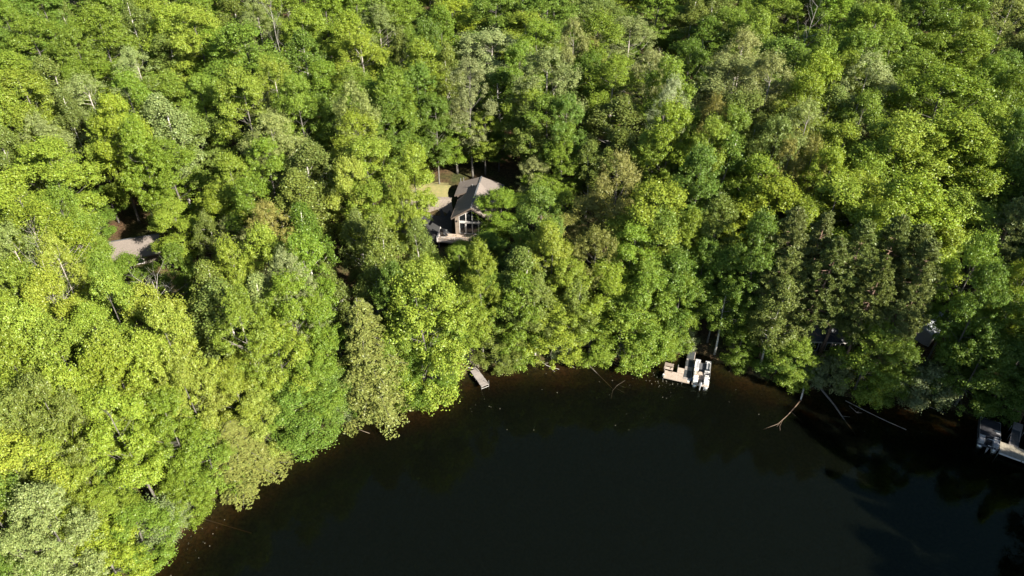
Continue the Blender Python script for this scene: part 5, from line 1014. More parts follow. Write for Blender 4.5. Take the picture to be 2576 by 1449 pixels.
(-101.95, 160.85, 10.08, 0.751, 0.455, 'g', 1.66, 3),
(-33.4, 129.87, 6.98, 0.671, 0.6, 'o', 4.42, 3),
(1.19, 171.19, 8.69, 0.662, 0.398, 'g', 5.85, 3),
(-39.89, 149.62, 8.01, 0.632, 0.616, 'g', 2.97, 0),
(25.44, 119.34, 5.97, 0.618, 0.439, 'g', 4.7, 2),
(92.21, 168.42, 9.16, 0.677, 0.648, 'g', 1.5, 3),
(-18.66, 132.48, 6.87, 0.821, 0.482, 'g', 1.44, 3),
(-82.46, 127.78, 8.18, 0.79, 0.498, 'g', 3.65, 2),
(32.03, 75.76, 1.41, 0.68, 0.573, 'o', 0.1, 1),
(72.18, 146.77, 7.91, 0.709, 0.463, 'g', 5.76, 2),
(8.16, 129.14, 6.56, 0.58, 0.662, 'd', 5.76, 2),
(-47.17, 125.68, 7.14, 0.722, 0.641, 'd', 5.84, 3),
(5.12, 114.46, 5.84, 0.598, 0.656, 'd', 3.87, 3),
(-10.96, 168.27, 8.58, 0.793, 0.594, 'g', 0.05, 3),
(-65.29, 72.47, 5.61, 0.76, 0.433, 'o', 6.22, 0),
(59.99, 147.35, 7.75, 0.826, 0.465, 'g', 4.21, 2),
(112.51, 156.05, 8.95, 0.635, 0.639, 'd', 4.4, 0),
(-59.41, 62.79, 4.39, 0.641, 0.405, 'g', 0.63, 2),
(-43.65, 108.56, 6.31, 0.577, 0.499, 'o', 6.02, 2),
(-102.86, 139.15, 9.29, 0.761, 0.487, 'o', 0.8, 3),
(-83.3, 167.28, 9.83, 0.747, 0.599, 'o', 4.68, 1),
(73.6, 85.46, 3.94, 0.778, 0.503, 'o', 2.59, 1),
(-100.84, 149.99, 9.62, 0.639, 0.562, 'g', 1.38, 0),
(-74.87, 89.22, 6.51, 0.576, 0.471, 'g', 1.37, 3),
(100.27, 165.27, 9.13, 0.566, 0.608, 'g', 2.55, 3),
(77.16, 130.31, 7.14, 0.781, 0.499, 'o', 0.65, 0),
(59.63, 169.62, 8.78, 0.665, 0.496, 'g', 3.92, 3),
(-95.76, 130.78, 8.74, 0.719, 0.607, 'd', 4.21, 2),
(-22.86, 114.89, 6.08, 0.732, 0.643, 'g', 0.68, 3),
(84.41, 130.33, 7.23, 0.807, 0.645, 'g', 4.13, 3),
(91.97, 147.43, 8.16, 0.56, 0.626, 'g', 0.87, 1),
(57.74, 84.9, 3.54, 0.778, 0.642, 'g', 5.3, 1),
(-45.47, 135.52, 7.5, 0.65, 0.532, 'd', 1.27, 2),
(-49.74, 144.79, 8.01, 0.57, 0.581, 'g', 2.49, 0),
(-54.16, 151.2, 8.4, 0.627, 0.645, 'g', 2.95, 1),
(-28.52, 95.84, 5.12, 0.784, 0.612, 'd', 0.69, 2),
(-76.01, 99.33, 6.91, 0.741, 0.401, 'g', 6.19, 2),
(-85.17, 150.6, 9.17, 0.735, 0.55, 'd', 5.73, 1),
(101.72, 137.47, 7.88, 0.711, 0.61, 'd', 3.81, 3),
(8.25, 161.63, 8.16, 0.585, 0.572, 'g', 0.43, 2),
(-16.96, 169.88, 8.7, 0.757, 0.429, 'd', 4.13, 2),
(54.15, 127.7, 6.74, 0.583, 0.528, 'g', 5.69, 0),
(-119.28, 175.64, 11.2, 0.852, 1.156, 'o', 0.51, 0),
(75.3, 22.27, 2.36, 1.135, 1.129, 'd', 1.49, 0),
(162.02, -1.07, 8.44, 1.057, 1.251, 'g', 5.77, 1),
(-76.98, 31.18, 4.77, 0.934, 1.257, 'd', 4.45, 0),
(125.19, -2.95, 6.61, 0.964, 1.152, 'g', 1.49, 0),
(153.12, -14.15, 7.91, 1.079, 1.055, 'd', 2.07, 0),
(-121.05, 186.88, 11.69, 1.0, 1.179, 'o', 5.78, 3),
(-142.29, 27.28, 8.07, 1.079, 1.221, 'd', 1.08, 0),
(-147.12, 107.11, 10.01, 1.032, 1.039, 'g', 4.63, 0),
(-124.96, 140.2, 10.08, 1.135, 1.068, 'o', 3.17, 2),
(114.07, 99.85, 6.79, 1.02, 1.217, 'g', 0.69, 2),
(160.4, 111.38, 9.03, 0.856, 1.254, 'g', 0.0, 0),
(-94.57, 82.68, 7.12, 0.947, 1.019, 'g', 0.65, 0),
(-156.62, 156.76, 11.81, 1.092, 1.154, 'd', 3.55, 0),
(153.14, 73.2, 7.98, 1.108, 1.466, 'g', 1.07, 2),
(-155.31, 191.68, 12.99, 1.093, 1.077, 'd', 6.19, 1),
(-161.08, -1.6, 8.51, 0.913, 1.118, 'o', 0.09, 2),
(-73.35, 196.59, 10.85, 1.074, 1.088, 'g', 0.41, 3),
(-117.97, 108.62, 8.81, 1.088, 1.184, 'd', 4.16, 2),
(89.66, 178.66, 9.63, 0.998, 1.023, 'g', 1.74, 1),
(-107.8, 123.53, 8.88, 0.875, 1.247, 'd', 5.4, 1),
(-106.97, 85.47, 7.72, 1.018, 1.118, 'd', 3.45, 2),
(11.69, 192.08, 9.64, 0.859, 1.318, 'l', 3.42, 0),
(124.55, 111.25, 7.55, 1.137, 1.011, 'd', 4.53, 0),
(-132.13, 93.17, 9.02, 0.868, 1.283, 'g', 4.26, 0),
(-143.59, 63.05, 8.94, 0.991, 1.167, 'g', 4.42, 0),
(-162.17, 194.89, 13.34, 1.027, 1.312, 'l', 5.23, 0),
(129.59, 132.67, 8.48, 0.985, 1.033, 'd', 0.68, 0),
(-125.37, 191.39, 12.0, 1.143, 1.113, 'g', 2.94, 1),
(-87.07, 41.4, 5.92, 1.005, 1.055, 'l', 1.59, 0),
(152.03, 99.28, 8.37, 0.975, 1.287, 'l', 5.35, 1),
(-121.36, -6.44, 6.54, 0.906, 1.107, 'l', 5.84, 2),
(154.29, 5.77, 8.12, 0.945, 1.072, 'o', 2.02, 2),
(125.67, 181.34, 10.38, 0.979, 1.016, 'g', 2.9, 3),
(-108.71, 104.65, 8.31, 0.907, 1.225, 'd', 5.93, 0),
(126.58, 146.38, 8.91, 0.913, 1.169, 'g', 0.48, 3),
(71.58, 47.62, 1.25, 0.871, 1.31, 'g', 0.26, 1),
(121.57, 96.92, 7.01, 0.957, 1.303, 'd', 2.01, 3),
(91.46, 24.19, 4.47, 0.942, 1.283, 'g', 3.01, 3),
(134.71, 151.02, 9.34, 0.932, 1.037, 'l', 3.01, 1),
(-105.9, 17.27, 6.22, 1.054, 1.235, 'g', 3.43, 2),
(-156.34, 26.01, 8.69, 1.084, 1.211, 'g', 2.85, 2),
(-95.44, 104.49, 7.79, 1.121, 1.061, 'd', 5.27, 3),
(-161.7, 107.08, 10.65, 0.865, 1.245, 'g', 3.12, 0),
(127.61, 81.22, 6.87, 1.068, 1.053, 'g', 5.76, 0),
(129.01, 42.24, 6.74, 0.991, 1.534, 'o', 0.08, 2),
(56.23, 199.48, 10.16, 0.902, 1.009, 'o', 3.65, 1),
(-139.79, 165.82, 11.51, 0.924, 1.143, 'g', 1.97, 1),
(140.08, 68.91, 7.29, 1.116, 1.523, 'l', 0.21, 3),
(-118.75, 76.54, 8.05, 1.074, 1.266, 'o', 0.59, 3),
(37.18, 193.91, 9.73, 0.954, 0.995, 'd', 4.64, 3),
(-96.95, -11.68, 4.89, 0.989, 1.031, 'g', 1.85, 0),
(143.95, 66.42, 7.46, 0.947, 1.703, 'o', 4.27, 1),
(79.8, 31.18, 2.97, 0.856, 1.267, 'l', 2.25, 0),
(-134.01, 74.81, 8.72, 0.978, 1.048, 'd', 3.59, 3),
(131.02, 61.73, 6.79, 1.118, 1.32, 'o', 1.97, 3),
(157.86, 78.24, 8.26, 0.867, 1.461, 'd', 2.59, 2),
(149.68, 74.72, 7.82, 0.905, 1.587, 'g', 2.66, 0),
(-63.02, 2.34, 1.44, 0.928, 1.054, 'o', 6.01, 3),
(-109.26, -8.47, 5.93, 0.938, 0.993, 'g', 3.72, 0),
(-98.7, 119.36, 8.41, 0.964, 1.08, 'd', 6.11, 0),
(-117.48, 148.89, 10.14, 1.117, 1.055, 'l', 1.78, 3),
(101.46, 96.28, 6.19, 1.137, 1.313, 'o', 4.85, 3),
(-138.09, 150.87, 10.92, 1.102, 1.101, 'l', 1.02, 1),
(162.44, 92.52, 8.7, 0.974, 1.154, 'g', 3.63, 0),
(113.67, 57.54, 5.91, 1.115, 1.72, 'g', 2.04, 1),
(-111.57, 200.66, 11.99, 1.059, 1.095, 'l', 0.51, 2),
(142.03, 47.38, 7.35, 1.019, 1.436, 'g', 3.82, 3),
(-142.06, 75.86, 9.12, 0.985, 1.259, 'l', 3.21, 1),
(-110.77, 135.97, 9.43, 0.886, 1.013, 'g', 4.86, 2),
(-162.07, 180.64, 12.82, 1.083, 1.137, 'd', 1.0, 0),
(-77.15, 201.82, 11.17, 0.886, 1.273, 'd', 1.57, 2),
(-100.34, 108.93, 8.12, 0.908, 1.309, 'g', 2.93, 3),
(64.79, 41.08, 0.73, 1.068, 1.385, 'g', 3.8, 3),
(-120.77, 94.99, 8.56, 1.03, 1.257, 'l', 2.48, 2),
(-120.56, 58.91, 7.81, 1.093, 1.108, 'g', 0.68, 0),
(-17.22, 181.7, 9.29, 1.131, 1.197, 'g', 4.3, 2),
(-113.03, -1.18, 6.22, 1.088, 1.078, 'd', 2.54, 0),
(100.67, -11.18, 4.98, 1.058, 1.191, 'l', 0.81, 2),
(114.09, 192.71, 10.66, 0.933, 1.044, 'g', 4.18, 1),
(115.15, 27.12, 6.29, 1.063, 1.229, 'g', 5.34, 0),
(-134.38, 2.9, 7.3, 0.946, 1.142, 'd', 4.51, 2),
(133.64, 180.6, 10.54, 1.08, 1.075, 'g', 0.26, 0),
(65.09, 189.77, 9.82, 1.128, 1.177, 'd', 0.16, 0),
(164.0, 82.36, 8.61, 0.991, 1.059, 'l', 1.0, 0),
(106.57, 0.42, 5.72, 0.927, 1.264, 'g', 3.14, 3),
(-28.77, 193.06, 9.94, 1.141, 1.062, 'l', 5.21, 2),
(-48.67, 28.75, 1.3, 1.113, 1.273, 'g', 4.55, 0),
(95.34, 84.78, 5.59, 1.095, 1.198, 'o', 4.18, 2),
(-149.16, 43.15, 8.73, 0.92, 1.079, 'l', 0.32, 3),
(-130.41, -2.73, 7.03, 0.972, 1.129, 'g', 5.8, 2),
(-124.86, 68.95, 8.19, 0.956, 1.118, 'g', 2.18, 3),
(-101.02, 180.96, 10.87, 1.12, 1.071, 'o', 5.27, 0),
(145.81, -0.18, 7.65, 1.028, 1.092, 'o', 5.93, 3),
(-139.93, -2.24, 7.49, 0.984, 1.271, 'g', 4.92, 1),
(25.96, 190.79, 9.54, 1.053, 1.179, 'o', 5.62, 2),
(138.74, 21.91, 7.48, 0.888, 0.994, 'd', 3.14, 3),
(-91.85, -1.51, 4.63, 1.109, 1.117, 'g', 4.9, 3),
(-90.33, 64.92, 6.52, 0.934, 1.275, 'g', 2.03, 0),
(-164.04, 9.78, 8.82, 0.901, 1.062, 'o', 4.64, 3),
(-14.41, 199.72, 10.17, 1.105, 1.116, 'd', 3.23, 2),
(72.51, -3.79, 1.53, 1.01, 1.155, 'o', 0.31, 2),
(-147.86, 200.34, 13.07, 0.899, 1.216, 'g', 2.47, 1),
(161.82, 189.93, 11.71, 1.146, 1.228, 'd', 0.34, 1),
(-101.9, 3.92, 5.76, 1.016, 1.291, 'o', 3.12, 3),
(-137.82, 47.33, 8.32, 0.858, 0.995, 'g', 1.98, 3),
(126.4, -11.12, 6.6, 1.031, 1.29, 'd', 0.76, 1),
(-143.41, 38.57, 8.37, 1.092, 1.312, 'g', 5.38, 0),
(-101.28, 195.64, 11.5, 1.123, 1.061, 'g', 5.89, 2),
(78.15, 64.37, 2.29, 0.954, 1.351, 'g', 5.31, 2),
(101.13, 114.54, 6.88, 0.988, 1.153, 'o', 2.16, 1),
(-114.97, 143.26, 9.84, 0.929, 0.997, 'o', 0.62, 3),
(88.14, 79.24, 4.47, 0.922, 1.399, 'g', 4.71, 1),
(90.23, 196.04, 10.49, 0.945, 1.196, 'd', 0.56, 0),
(-144.13, 139.15, 10.77, 1.053, 1.134, 'o', 2.33, 3),
(67.74, 14.21, 1.28, 1.076, 1.281, 'd', 4.1, 3),
(132.99, 19.62, 7.18, 0.858, 1.284, 'l', 5.03, 1),
(112.59, 78.74, 6.14, 1.096, 1.553, 'o', 0.31, 0),
(-153.68, 137.72, 11.11, 1.052, 1.071, 'd', 5.75, 0),
(-140.77, 202.12, 12.9, 0.877, 1.29, 'l', 1.18, 3),
(-102.44, 55.9, 6.92, 1.088, 1.152, 'l', 2.18, 2),
(162.06, 200.85, 12.16, 1.014, 1.162, 'o', 6.07, 2),
(-75.45, 189.71, 10.6, 0.976, 1.319, 'o', 4.7, 1),
(-74.63, 5.44, 2.96, 0.988, 1.162, 'l', 1.36, 0),
(84.0, 96.37, 5.65, 0.99, 1.067, 'd', 5.45, 3),
(-91.3, 22.41, 5.69, 1.082, 1.101, 'l', 2.55, 3),
(125.96, 71.81, 6.64, 1.132, 1.344, 'g', 4.34, 3),
(51.59, 179.07, 9.11, 0.981, 1.212, 'o', 4.82, 2),
(-156.61, 57.5, 9.39, 0.885, 1.19, 'g', 4.76, 0),
(-90.0, 190.24, 11.0, 0.985, 1.209, 'o', 5.18, 3),
(138.12, 108.66, 8.02, 1.049, 1.32, 'g', 5.97, 0),
(164.74, 105.87, 9.08, 0.951, 1.206, 'g', 5.88, 1),
(-153.25, 174.2, 12.28, 1.033, 1.238, 'g', 2.02, 3),
(-154.79, 37.55, 8.85, 0.976, 1.201, 'l', 5.57, 3),
(124.86, 51.58, 6.47, 0.881, 1.343, 'd', 5.69, 3),
(74.0, 7.85, 1.97, 0.967, 1.226, 'l', 3.58, 0),
(141.15, 117.68, 8.41, 0.965, 1.04, 'o', 3.22, 0),
(-153.95, -8.34, 8.07, 0.974, 1.066, 'g', 5.11, 2),
(152.47, 37.72, 7.93, 0.889, 1.17, 'g', 3.97, 0),
(132.43, 160.7, 9.67, 0.906, 1.12, 'g', 0.37, 0),
(119.71, 24.29, 6.54, 0.962, 1.135, 'o', 4.67, 3),
(-149.81, 11.19, 8.16, 1.103, 1.107, 'g', 4.03, 0),
(-86.92, 2.09, 4.19, 1.102, 1.166, 'l', 4.41, 1),
(-82.88, 12.92, 4.36, 0.867, 1.019, 'g', 6.0, 3),
(155.26, 156.78, 10.24, 1.015, 1.161, 'd', 6.04, 3),
(112.63, 23.3, 6.19, 1.112, 1.071, 'l', 1.95, 0),
(-94.25, 204.07, 11.7, 0.921, 1.243, 'g', 3.61, 0),
(-112.75, 153.31, 10.15, 1.099, 1.288, 'g', 4.74, 3),
(83.25, 198.57, 10.55, 1.055, 1.121, 'g', 2.95, 0),
(-160.83, 84.79, 10.15, 0.931, 1.041, 'g', 5.87, 0),
(-149.23, 70.86, 9.36, 0.924, 1.049, 'g', 2.08, 1),
(133.07, 37.43, 6.99, 1.053, 1.228, 'g', 1.0, 3),
(123.5, 23.7, 6.73, 0.917, 1.106, 'g', 3.66, 2),
(118.05, 111.19, 7.31, 1.013, 1.248, 'g', 3.93, 0),
(138.6, 28.7, 7.38, 0.93, 1.263, 'o', 3.46, 2),
(-131.35, 41.17, 7.9, 0.968, 1.029, 'g', 3.26, 2),
(-135.61, 117.19, 9.78, 0.944, 1.239, 'g', 5.43, 2),
(148.91, 157.97, 10.06, 0.996, 1.262, 'g', 5.57, 0),
(128.75, 193.41, 10.99, 1.134, 1.266, 'l', 2.98, 1),
(96.98, -0.42, 4.74, 0.972, 1.16, 'g', 0.03, 3),
(-153.09, 5.85, 8.24, 0.907, 1.066, 'd', 1.94, 0),
(-103.16, 128.62, 8.9, 1.016, 1.248, 'o', 1.94, 1),
(2.07, 195.74, 9.89, 1.062, 1.318, 'd', 6.03, 1),
(-76.11, 59.69, 5.76, 1.056, 1.082, 'g', 4.91, 0),
(-133.31, 124.02, 9.88, 1.122, 1.11, 'o', 5.35, 1),
(134.83, 82.58, 7.23, 1.135, 1.26, 'd', 4.2, 3),
(160.91, 27.04, 8.47, 1.101, 1.261, 'd', 1.41, 3),
(-142.03, 159.28, 11.36, 1.082, 0.996, 'o', 1.39, 1),
(-34.7, 183.49, 9.54, 1.094, 1.284, 'l', 5.02, 3),
(148.08, 23.59, 7.9, 1.086, 1.235, 'l', 6.27, 0),
(-63.41, 53.32, 4.25, 1.104, 1.273, 'l', 5.14, 3),
(-74.29, 19.41, 3.76, 0.9, 1.092, 'd', 2.72, 0),
(-70.3, 35.41, 4.22, 0.988, 1.045, 'l', 3.3, 3),
(-133.25, 19.95, 7.51, 0.948, 1.059, 'g', 2.94, 0),
(136.78, 187.68, 10.92, 0.885, 1.09, 'd', 1.75, 0),
(-121.36, 101.1, 8.75, 0.919, 1.285, 'g', 4.14, 2),
(157.77, 33.23, 8.24, 0.888, 1.245, 'o', 0.91, 2),
(156.06, 12.86, 8.26, 1.0, 1.144, 'l', 6.04, 2),
(91.62, 98.28, 5.94, 1.096, 1.106, 'g', 3.63, 1),
(79.32, -7.07, 2.33, 1.048, 1.009, 'd', 3.9, 0),
(-161.22, 98.72, 10.44, 1.002, 1.223, 'd', 4.19, 2),
(-87.59, 59.5, 6.28, 0.914, 1.162, 'o', 4.11, 0),
(164.35, 59.93, 8.45, 0.934, 1.384, 'g', 5.58, 3),
(77.78, 74.35, 3.03, 1.026, 1.678, 'g', 6.25, 2),
(124.06, 140.22, 8.59, 1.123, 1.12, 'g', 0.89, 2),
(99.7, 51.93, 4.68, 0.971, 1.514, 'g', 4.31, 1),
(-121.39, 3.74, 6.69, 1.018, 1.001, 'd', 2.6, 2),
(101.72, 202.0, 10.91, 1.025, 1.173, 'l', 0.54, 1),
(-62.14, 182.39, 9.96, 1.089, 1.085, 'g', 2.81, 2),
(-125.54, 38.91, 7.59, 0.93, 1.052, 'g', 5.73, 0),
(-124.85, 153.7, 10.56, 0.936, 1.245, 'g', 5.49, 2),
(148.74, 17.28, 7.94, 0.898, 1.135, 'l', 4.45, 3),
(-89.39, 32.9, 5.84, 1.076, 1.146, 'l', 1.84, 0),
(47.86, 200.36, 10.12, 1.102, 1.239, 'g', 0.03, 3),
(10.35, 180.97, 9.1, 1.009, 1.271, 'g', 5.51, 3),
(-69.23, 25.13, 3.52, 1.147, 0.992, 'o', 2.84, 0),
(150.98, 131.38, 9.21, 1.072, 1.187, 'o', 4.12, 3),
(103.31, 102.02, 6.46, 0.994, 1.001, 'l', 4.76, 1),
(-105.76, 184.67, 11.16, 1.028, 1.137, 'd', 5.4, 0),
(107.41, 183.27, 10.1, 0.929, 0.99, 'o', 2.75, 1),
(-111.4, 49.65, 7.2, 1.028, 1.204, 'd', 1.13, 3),
(-62.66, 20.93, 2.51, 1.061, 1.183, 'o', 3.74, 3),
(-115.98, 7.31, 6.48, 0.95, 1.02, 'g', 2.32, 1),
(115.33, 132.06, 8.0, 0.979, 1.06, 'o', 4.13, 3),
(-88.2, 178.47, 10.44, 1.105, 1.301, 'd', 3.47, 0),
(-127.99, 204.02, 12.59, 1.145, 1.273, 'l', 5.22, 1),
(-72.59, 11.83, 3.11, 0.867, 1.151, 'l', 4.25, 1),
(-151.48, 51.43, 9.02, 1.006, 1.012, 'g', 2.51, 3),
(152.85, 41.77, 7.92, 1.076, 1.717, 'd', 2.76, 0),
(153.01, 23.0, 8.15, 0.901, 1.019, 'g', 5.01, 1),
(113.4, 179.11, 10.02, 0.978, 1.136, 'g', 3.31, 2),
(-164.66, 77.35, 10.2, 0.919, 1.232, 'g', 2.59, 3),
(-144.54, 95.02, 9.61, 1.011, 1.02, 'l', 0.43, 2),
(64.55, 32.36, 1.0, 1.04, 1.024, 'd', 3.65, 0),
(158.65, 136.98, 9.69, 0.999, 1.07, 'g', 5.83, 3),
(-30.45, 178.55, 9.25, 1.122, 1.16, 'o', 2.3, 0),
(135.9, -10.22, 7.08, 1.114, 1.166, 'o', 2.56, 3),
(-157.57, 144.6, 11.47, 1.076, 1.275, 'o', 5.07, 0),
(-157.05, 79.18, 9.88, 1.147, 1.014, 'l', 1.89, 2),
(99.75, 32.9, 5.33, 1.055, 1.18, 'g', 1.2, 3),
(80.11, 9.19, 2.78, 1.002, 1.003, 'g', 5.08, 2),
(152.86, 202.68, 11.98, 0.964, 1.048, 'g', 2.11, 1),
(-39.73, 197.79, 10.3, 1.12, 1.138, 'l', 4.45, 1),
(-152.71, 93.64, 9.95, 0.946, 1.064, 'l', 3.09, 1),
(2.57, 182.13, 9.22, 1.007, 1.283, 'o', 6.09, 3),
(152.73, 185.27, 11.25, 1.113, 1.103, 'g', 1.75, 3),
(112.78, 2.88, 6.04, 1.072, 1.305, 'g', 5.9, 3),
(-103.58, 37.41, 6.58, 0.927, 1.047, 'g', 6.2, 1),
(-73.7, 49.19, 5.3, 1.064, 0.991, 'o', 0.68, 2),
(-109.75, 37.05, 6.84, 1.05, 1.026, 'd', 0.51, 0),
(124.06, 56.89, 6.43, 1.018, 1.401, 'o', 3.03, 1),
(-144.73, -10.02, 7.61, 1.111, 1.194, 'd', 2.59, 0),
(-77.99, -14.16, 2.43, 0.896, 1.219, 'g', 3.41, 2),
(-150.39, 142.85, 11.13, 1.041, 1.101, 'd', 2.93, 0),
(72.44, 11.24, 1.84, 1.093, 1.041, 'o', 6.21, 1),
(144.93, 185.94, 11.06, 0.972, 1.156, 'o', 2.8, 2),
(-88.33, 81.56, 6.83, 0.964, 1.024, 'g', 5.76, 0),
(134.07, 6.59, 7.13, 0.995, 1.214, 'd', 5.64, 2),
(-154.08, 118.86, 10.6, 1.113, 0.999, 'g', 6.2, 2),
(-57.83, 178.02, 9.67, 0.936, 1.095, 'o', 3.58, 0),
(92.55, -7.26, 4.03, 1.124, 1.078, 'g', 3.5, 2),
(131.93, 51.11, 6.83, 0.942, 1.309, 'g', 6.27, 3),
(-149.51, 19.67, 8.26, 1.027, 1.106, 'o', 1.97, 0),
(102.79, 190.46, 10.37, 0.926, 1.04, 'g', 0.15, 0),
(-161.73, 139.25, 11.48, 0.914, 1.029, 'o', 0.95, 0),
(24.08, 202.3, 10.11, 1.004, 1.189, 'o', 4.71, 2),
(-113.71, 66.95, 7.63, 1.148, 1.274, 'g', 3.79, 2),
(-101.14, 74.22, 7.21, 0.863, 1.038, 'o', 5.14, 0),
(-94.13, 5.28, 5.21, 0.872, 1.064, 'o', 0.85, 1),
(99.02, 12.59, 5.28, 0.885, 0.997, 'o', 6.19, 3),
(147.1, 39.13, 7.66, 0.857, 1.293, 'l', 1.07, 0),
(-128.88, 25.23, 7.42, 0.892, 1.311, 'd', 1.52, 1),
(-81.56, 186.79, 10.63, 0.949, 1.295, 'o', 0.53, 0),
(-44.38, 193.62, 10.16, 1.113, 1.071, 'd', 5.63, 0),
(104.34, 52.4, 5.28, 1.069, 1.5, 'o', 3.83, 3),
(-133.13, 65.37, 8.52, 1.077, 1.29, 'g', 2.78, 0),
(2.1, 202.39, 10.22, 1.122, 1.119, 'l', 2.28, 2),
(-96.04, 55.8, 6.62, 0.963, 1.235, 'o', 3.65, 2),
(-54.44, 203.54, 10.79, 0.989, 1.253, 'o', 1.92, 0),
(78.88, 16.53, 2.75, 1.026, 1.046, 'g', 4.53, 0),
(72.94, 188.67, 9.9, 1.026, 1.043, 'g', 5.69, 3),
(-161.11, 123.92, 11.04, 1.02, 1.084, 'd', 5.13, 1),
(159.07, 174.09, 11.01, 0.869, 1.207, 'g', 2.93, 2),
(81.83, 70.32, 3.12, 0.907, 1.345, 'o', 3.46, 0),
(73.69, 178.46, 9.45, 1.019, 1.295, 'g', 1.2, 3),
(-138.96, 87.26, 9.19, 0.871, 1.212, 'g', 1.78, 2),
(142.78, 81.0, 7.58, 0.969, 1.082, 'g', 2.69, 0),
(-83.49, 92.55, 6.94, 0.866, 1.079, 'g', 0.51, 1),
(-153.54, 108.07, 10.31, 0.87, 1.048, 'd', 3.94, 0),
(-101.25, 93.79, 7.7, 0.997, 1.19, 'g', 6.13, 3),
(110.36, 26.53, 6.08, 1.042, 1.267, 'g', 1.64, 2),
(107.59, 76.69, 5.87, 0.979, 1.436, 'g', 5.05, 1),
(-141.49, 122.67, 10.18, 1.102, 1.251, 'l', 0.46, 2),
(-114.03, 94.81, 8.27, 0.952, 1.284, 'o', 3.14, 0),
(106.75, 27.4, 5.9, 0.948, 1.314, 'o', 3.88, 2),
(-69.49, 191.62, 10.54, 1.116, 1.304, 'o', 6.26, 0),
(95.01, 22.46, 4.91, 1.031, 1.089, 'o', 4.17, 3),
(119.75, 0.64, 6.37, 1.08, 1.203, 'l', 2.34, 3),
(160.99, 151.41, 10.25, 1.064, 1.204, 'o', 5.13, 1),
(148.72, 93.07, 8.08, 1.096, 1.245, 'g', 2.75, 1),
(39.4, 181.98, 9.15, 0.888, 1.223, 'g', 4.36, 2),
(-79.39, 43.57, 5.62, 1.11, 1.027, 'l', 1.52, 2),
(108.5, 33.72, 5.86, 1.067, 1.013, 'd', 0.75, 0),
(-143.34, 191.27, 12.58, 1.08, 1.196, 'd', 6.26, 0),
(-63.75, 189.13, 10.3, 0.94, 1.117, 'g', 5.1, 2),
(-56.87, 31.16, 2.4, 1.106, 1.045, 'g', 5.58, 1),
(-164.45, 203.29, 13.73, 1.078, 1.022, 'g', 1.67, 0),
(161.48, 55.29, 8.3, 0.985, 1.391, 'g', 0.2, 1),
(-149.43, 79.08, 9.52, 1.064, 1.314, 'o', 1.58, 1),
(-52.45, 15.97, 1.04, 1.04, 1.201, 'g', 1.57, 0),
(-37.28, 191.49, 9.96, 1.085, 1.104, 'g', 4.74, 0),
(-74.65, 69.69, 5.93, 1.033, 1.172, 'g', 0.94, 3),
(137.26, 48.56, 7.1, 0.963, 1.684, 'g', 2.8, 3),
(68.4, 52.13, 0.67, 0.979, 1.405, 'o', 1.23, 3),
(-50.13, 198.79, 10.49, 1.006, 1.004, 'l', 1.81, 0),
(-133.11, 157.65, 10.99, 1.056, 1.165, 'g', 1.68, 2),
(-8.73, 186.2, 9.47, 0.989, 1.013, 'o', 5.54, 0),
(-87.23, 72.99, 6.56, 1.066, 1.159, 'o', 2.47, 3),
(-127.54, 46.36, 7.85, 0.936, 1.108, 'd', 4.97, 2),
(87.36, 86.25, 5.01, 0.876, 1.212, 'g', 3.76, 1),
(118.56, 151.39, 8.9, 0.903, 1.176, 'g', 1.84, 1),
(143.79, -5.98, 7.5, 0.979, 1.144, 'g', 3.57, 3),
(-102.99, -8.62, 5.63, 1.03, 0.999, 'd', 1.62, 2),
(32.06, 204.64, 10.24, 0.927, 1.223, 'g', 0.39, 3),
(-110.9, 30.42, 6.74, 0.877, 1.066, 'o', 0.02, 0),
(-160.82, 132.61, 11.26, 0.973, 1.083, 'd', 4.18, 0),
(-126.99, 182.45, 11.71, 0.975, 1.177, 'l', 6.14, 2),
(94.77, 65.5, 4.27, 1.091, 1.486, 'g', 0.96, 3),
(-133.03, 163.66, 11.21, 1.123, 1.031, 'd', 6.19, 3),
(85.48, 40.58, 3.24, 0.88, 1.493, 'o', 0.44, 3),
(124.06, 47.22, 6.45, 1.031, 1.338, 'l', 4.57, 0),
(162.07, 63.59, 8.35, 1.115, 1.341, 'g', 3.32, 2),
(106.65, -6.5, 5.67, 1.062, 1.232, 'g', 0.61, 0),
(-147.01, 87.97, 9.57, 0.93, 1.104, 'g', 4.65, 1),
(94.85, 189.0, 10.19, 0.959, 1.075, 'l', 1.51, 3),
(-134.23, -7.9, 7.14, 1.059, 1.225, 'g', 1.14, 3),
(136.11, 169.42, 10.13, 0.988, 1.103, 'd', 5.25, 1),
(-138.88, 58.76, 8.64, 1.124, 1.059, 'o', 5.29, 3),
(145.88, 19.91, 7.82, 1.064, 1.279, 'd', 5.99, 0),
(149.77, 59.56, 7.72, 1.031, 1.575, 'g', 3.42, 0),
(-150.36, 64.07, 9.27, 0.941, 1.038, 'l', 1.69, 1),
(43.26, 195.91, 9.86, 0.914, 1.26, 'd', 3.3, 3),
(-164.87, 155.25, 12.08, 1.002, 1.241, 'd', 3.31, 1),
(-95.23, 89.25, 7.33, 1.006, 1.148, 'l', 5.58, 1),
(-106.45, 61.1, 7.19, 0.861, 1.141, 'o', 1.54, 2),
(107.15, 107.5, 6.79, 0.959, 1.117, 'g', 2.27, 3),
(161.87, 131.57, 9.65, 0.933, 1.255, 'd', 3.54, 2),
(151.88, -7.17, 7.89, 1.084, 1.231, 'g', 2.23, 3),
(128.47, 118.95, 7.95, 1.021, 1.062, 'g', 5.23, 1),
(-77.84, -3.7, 2.81, 1.122, 1.312, 'l', 2.11, 1),
(127.09, 165.93, 9.74, 0.915, 1.303, 'l', 4.42, 2),
(-48.04, 20.63, 0.77, 1.092, 1.074, 'l', 3.1, 3),
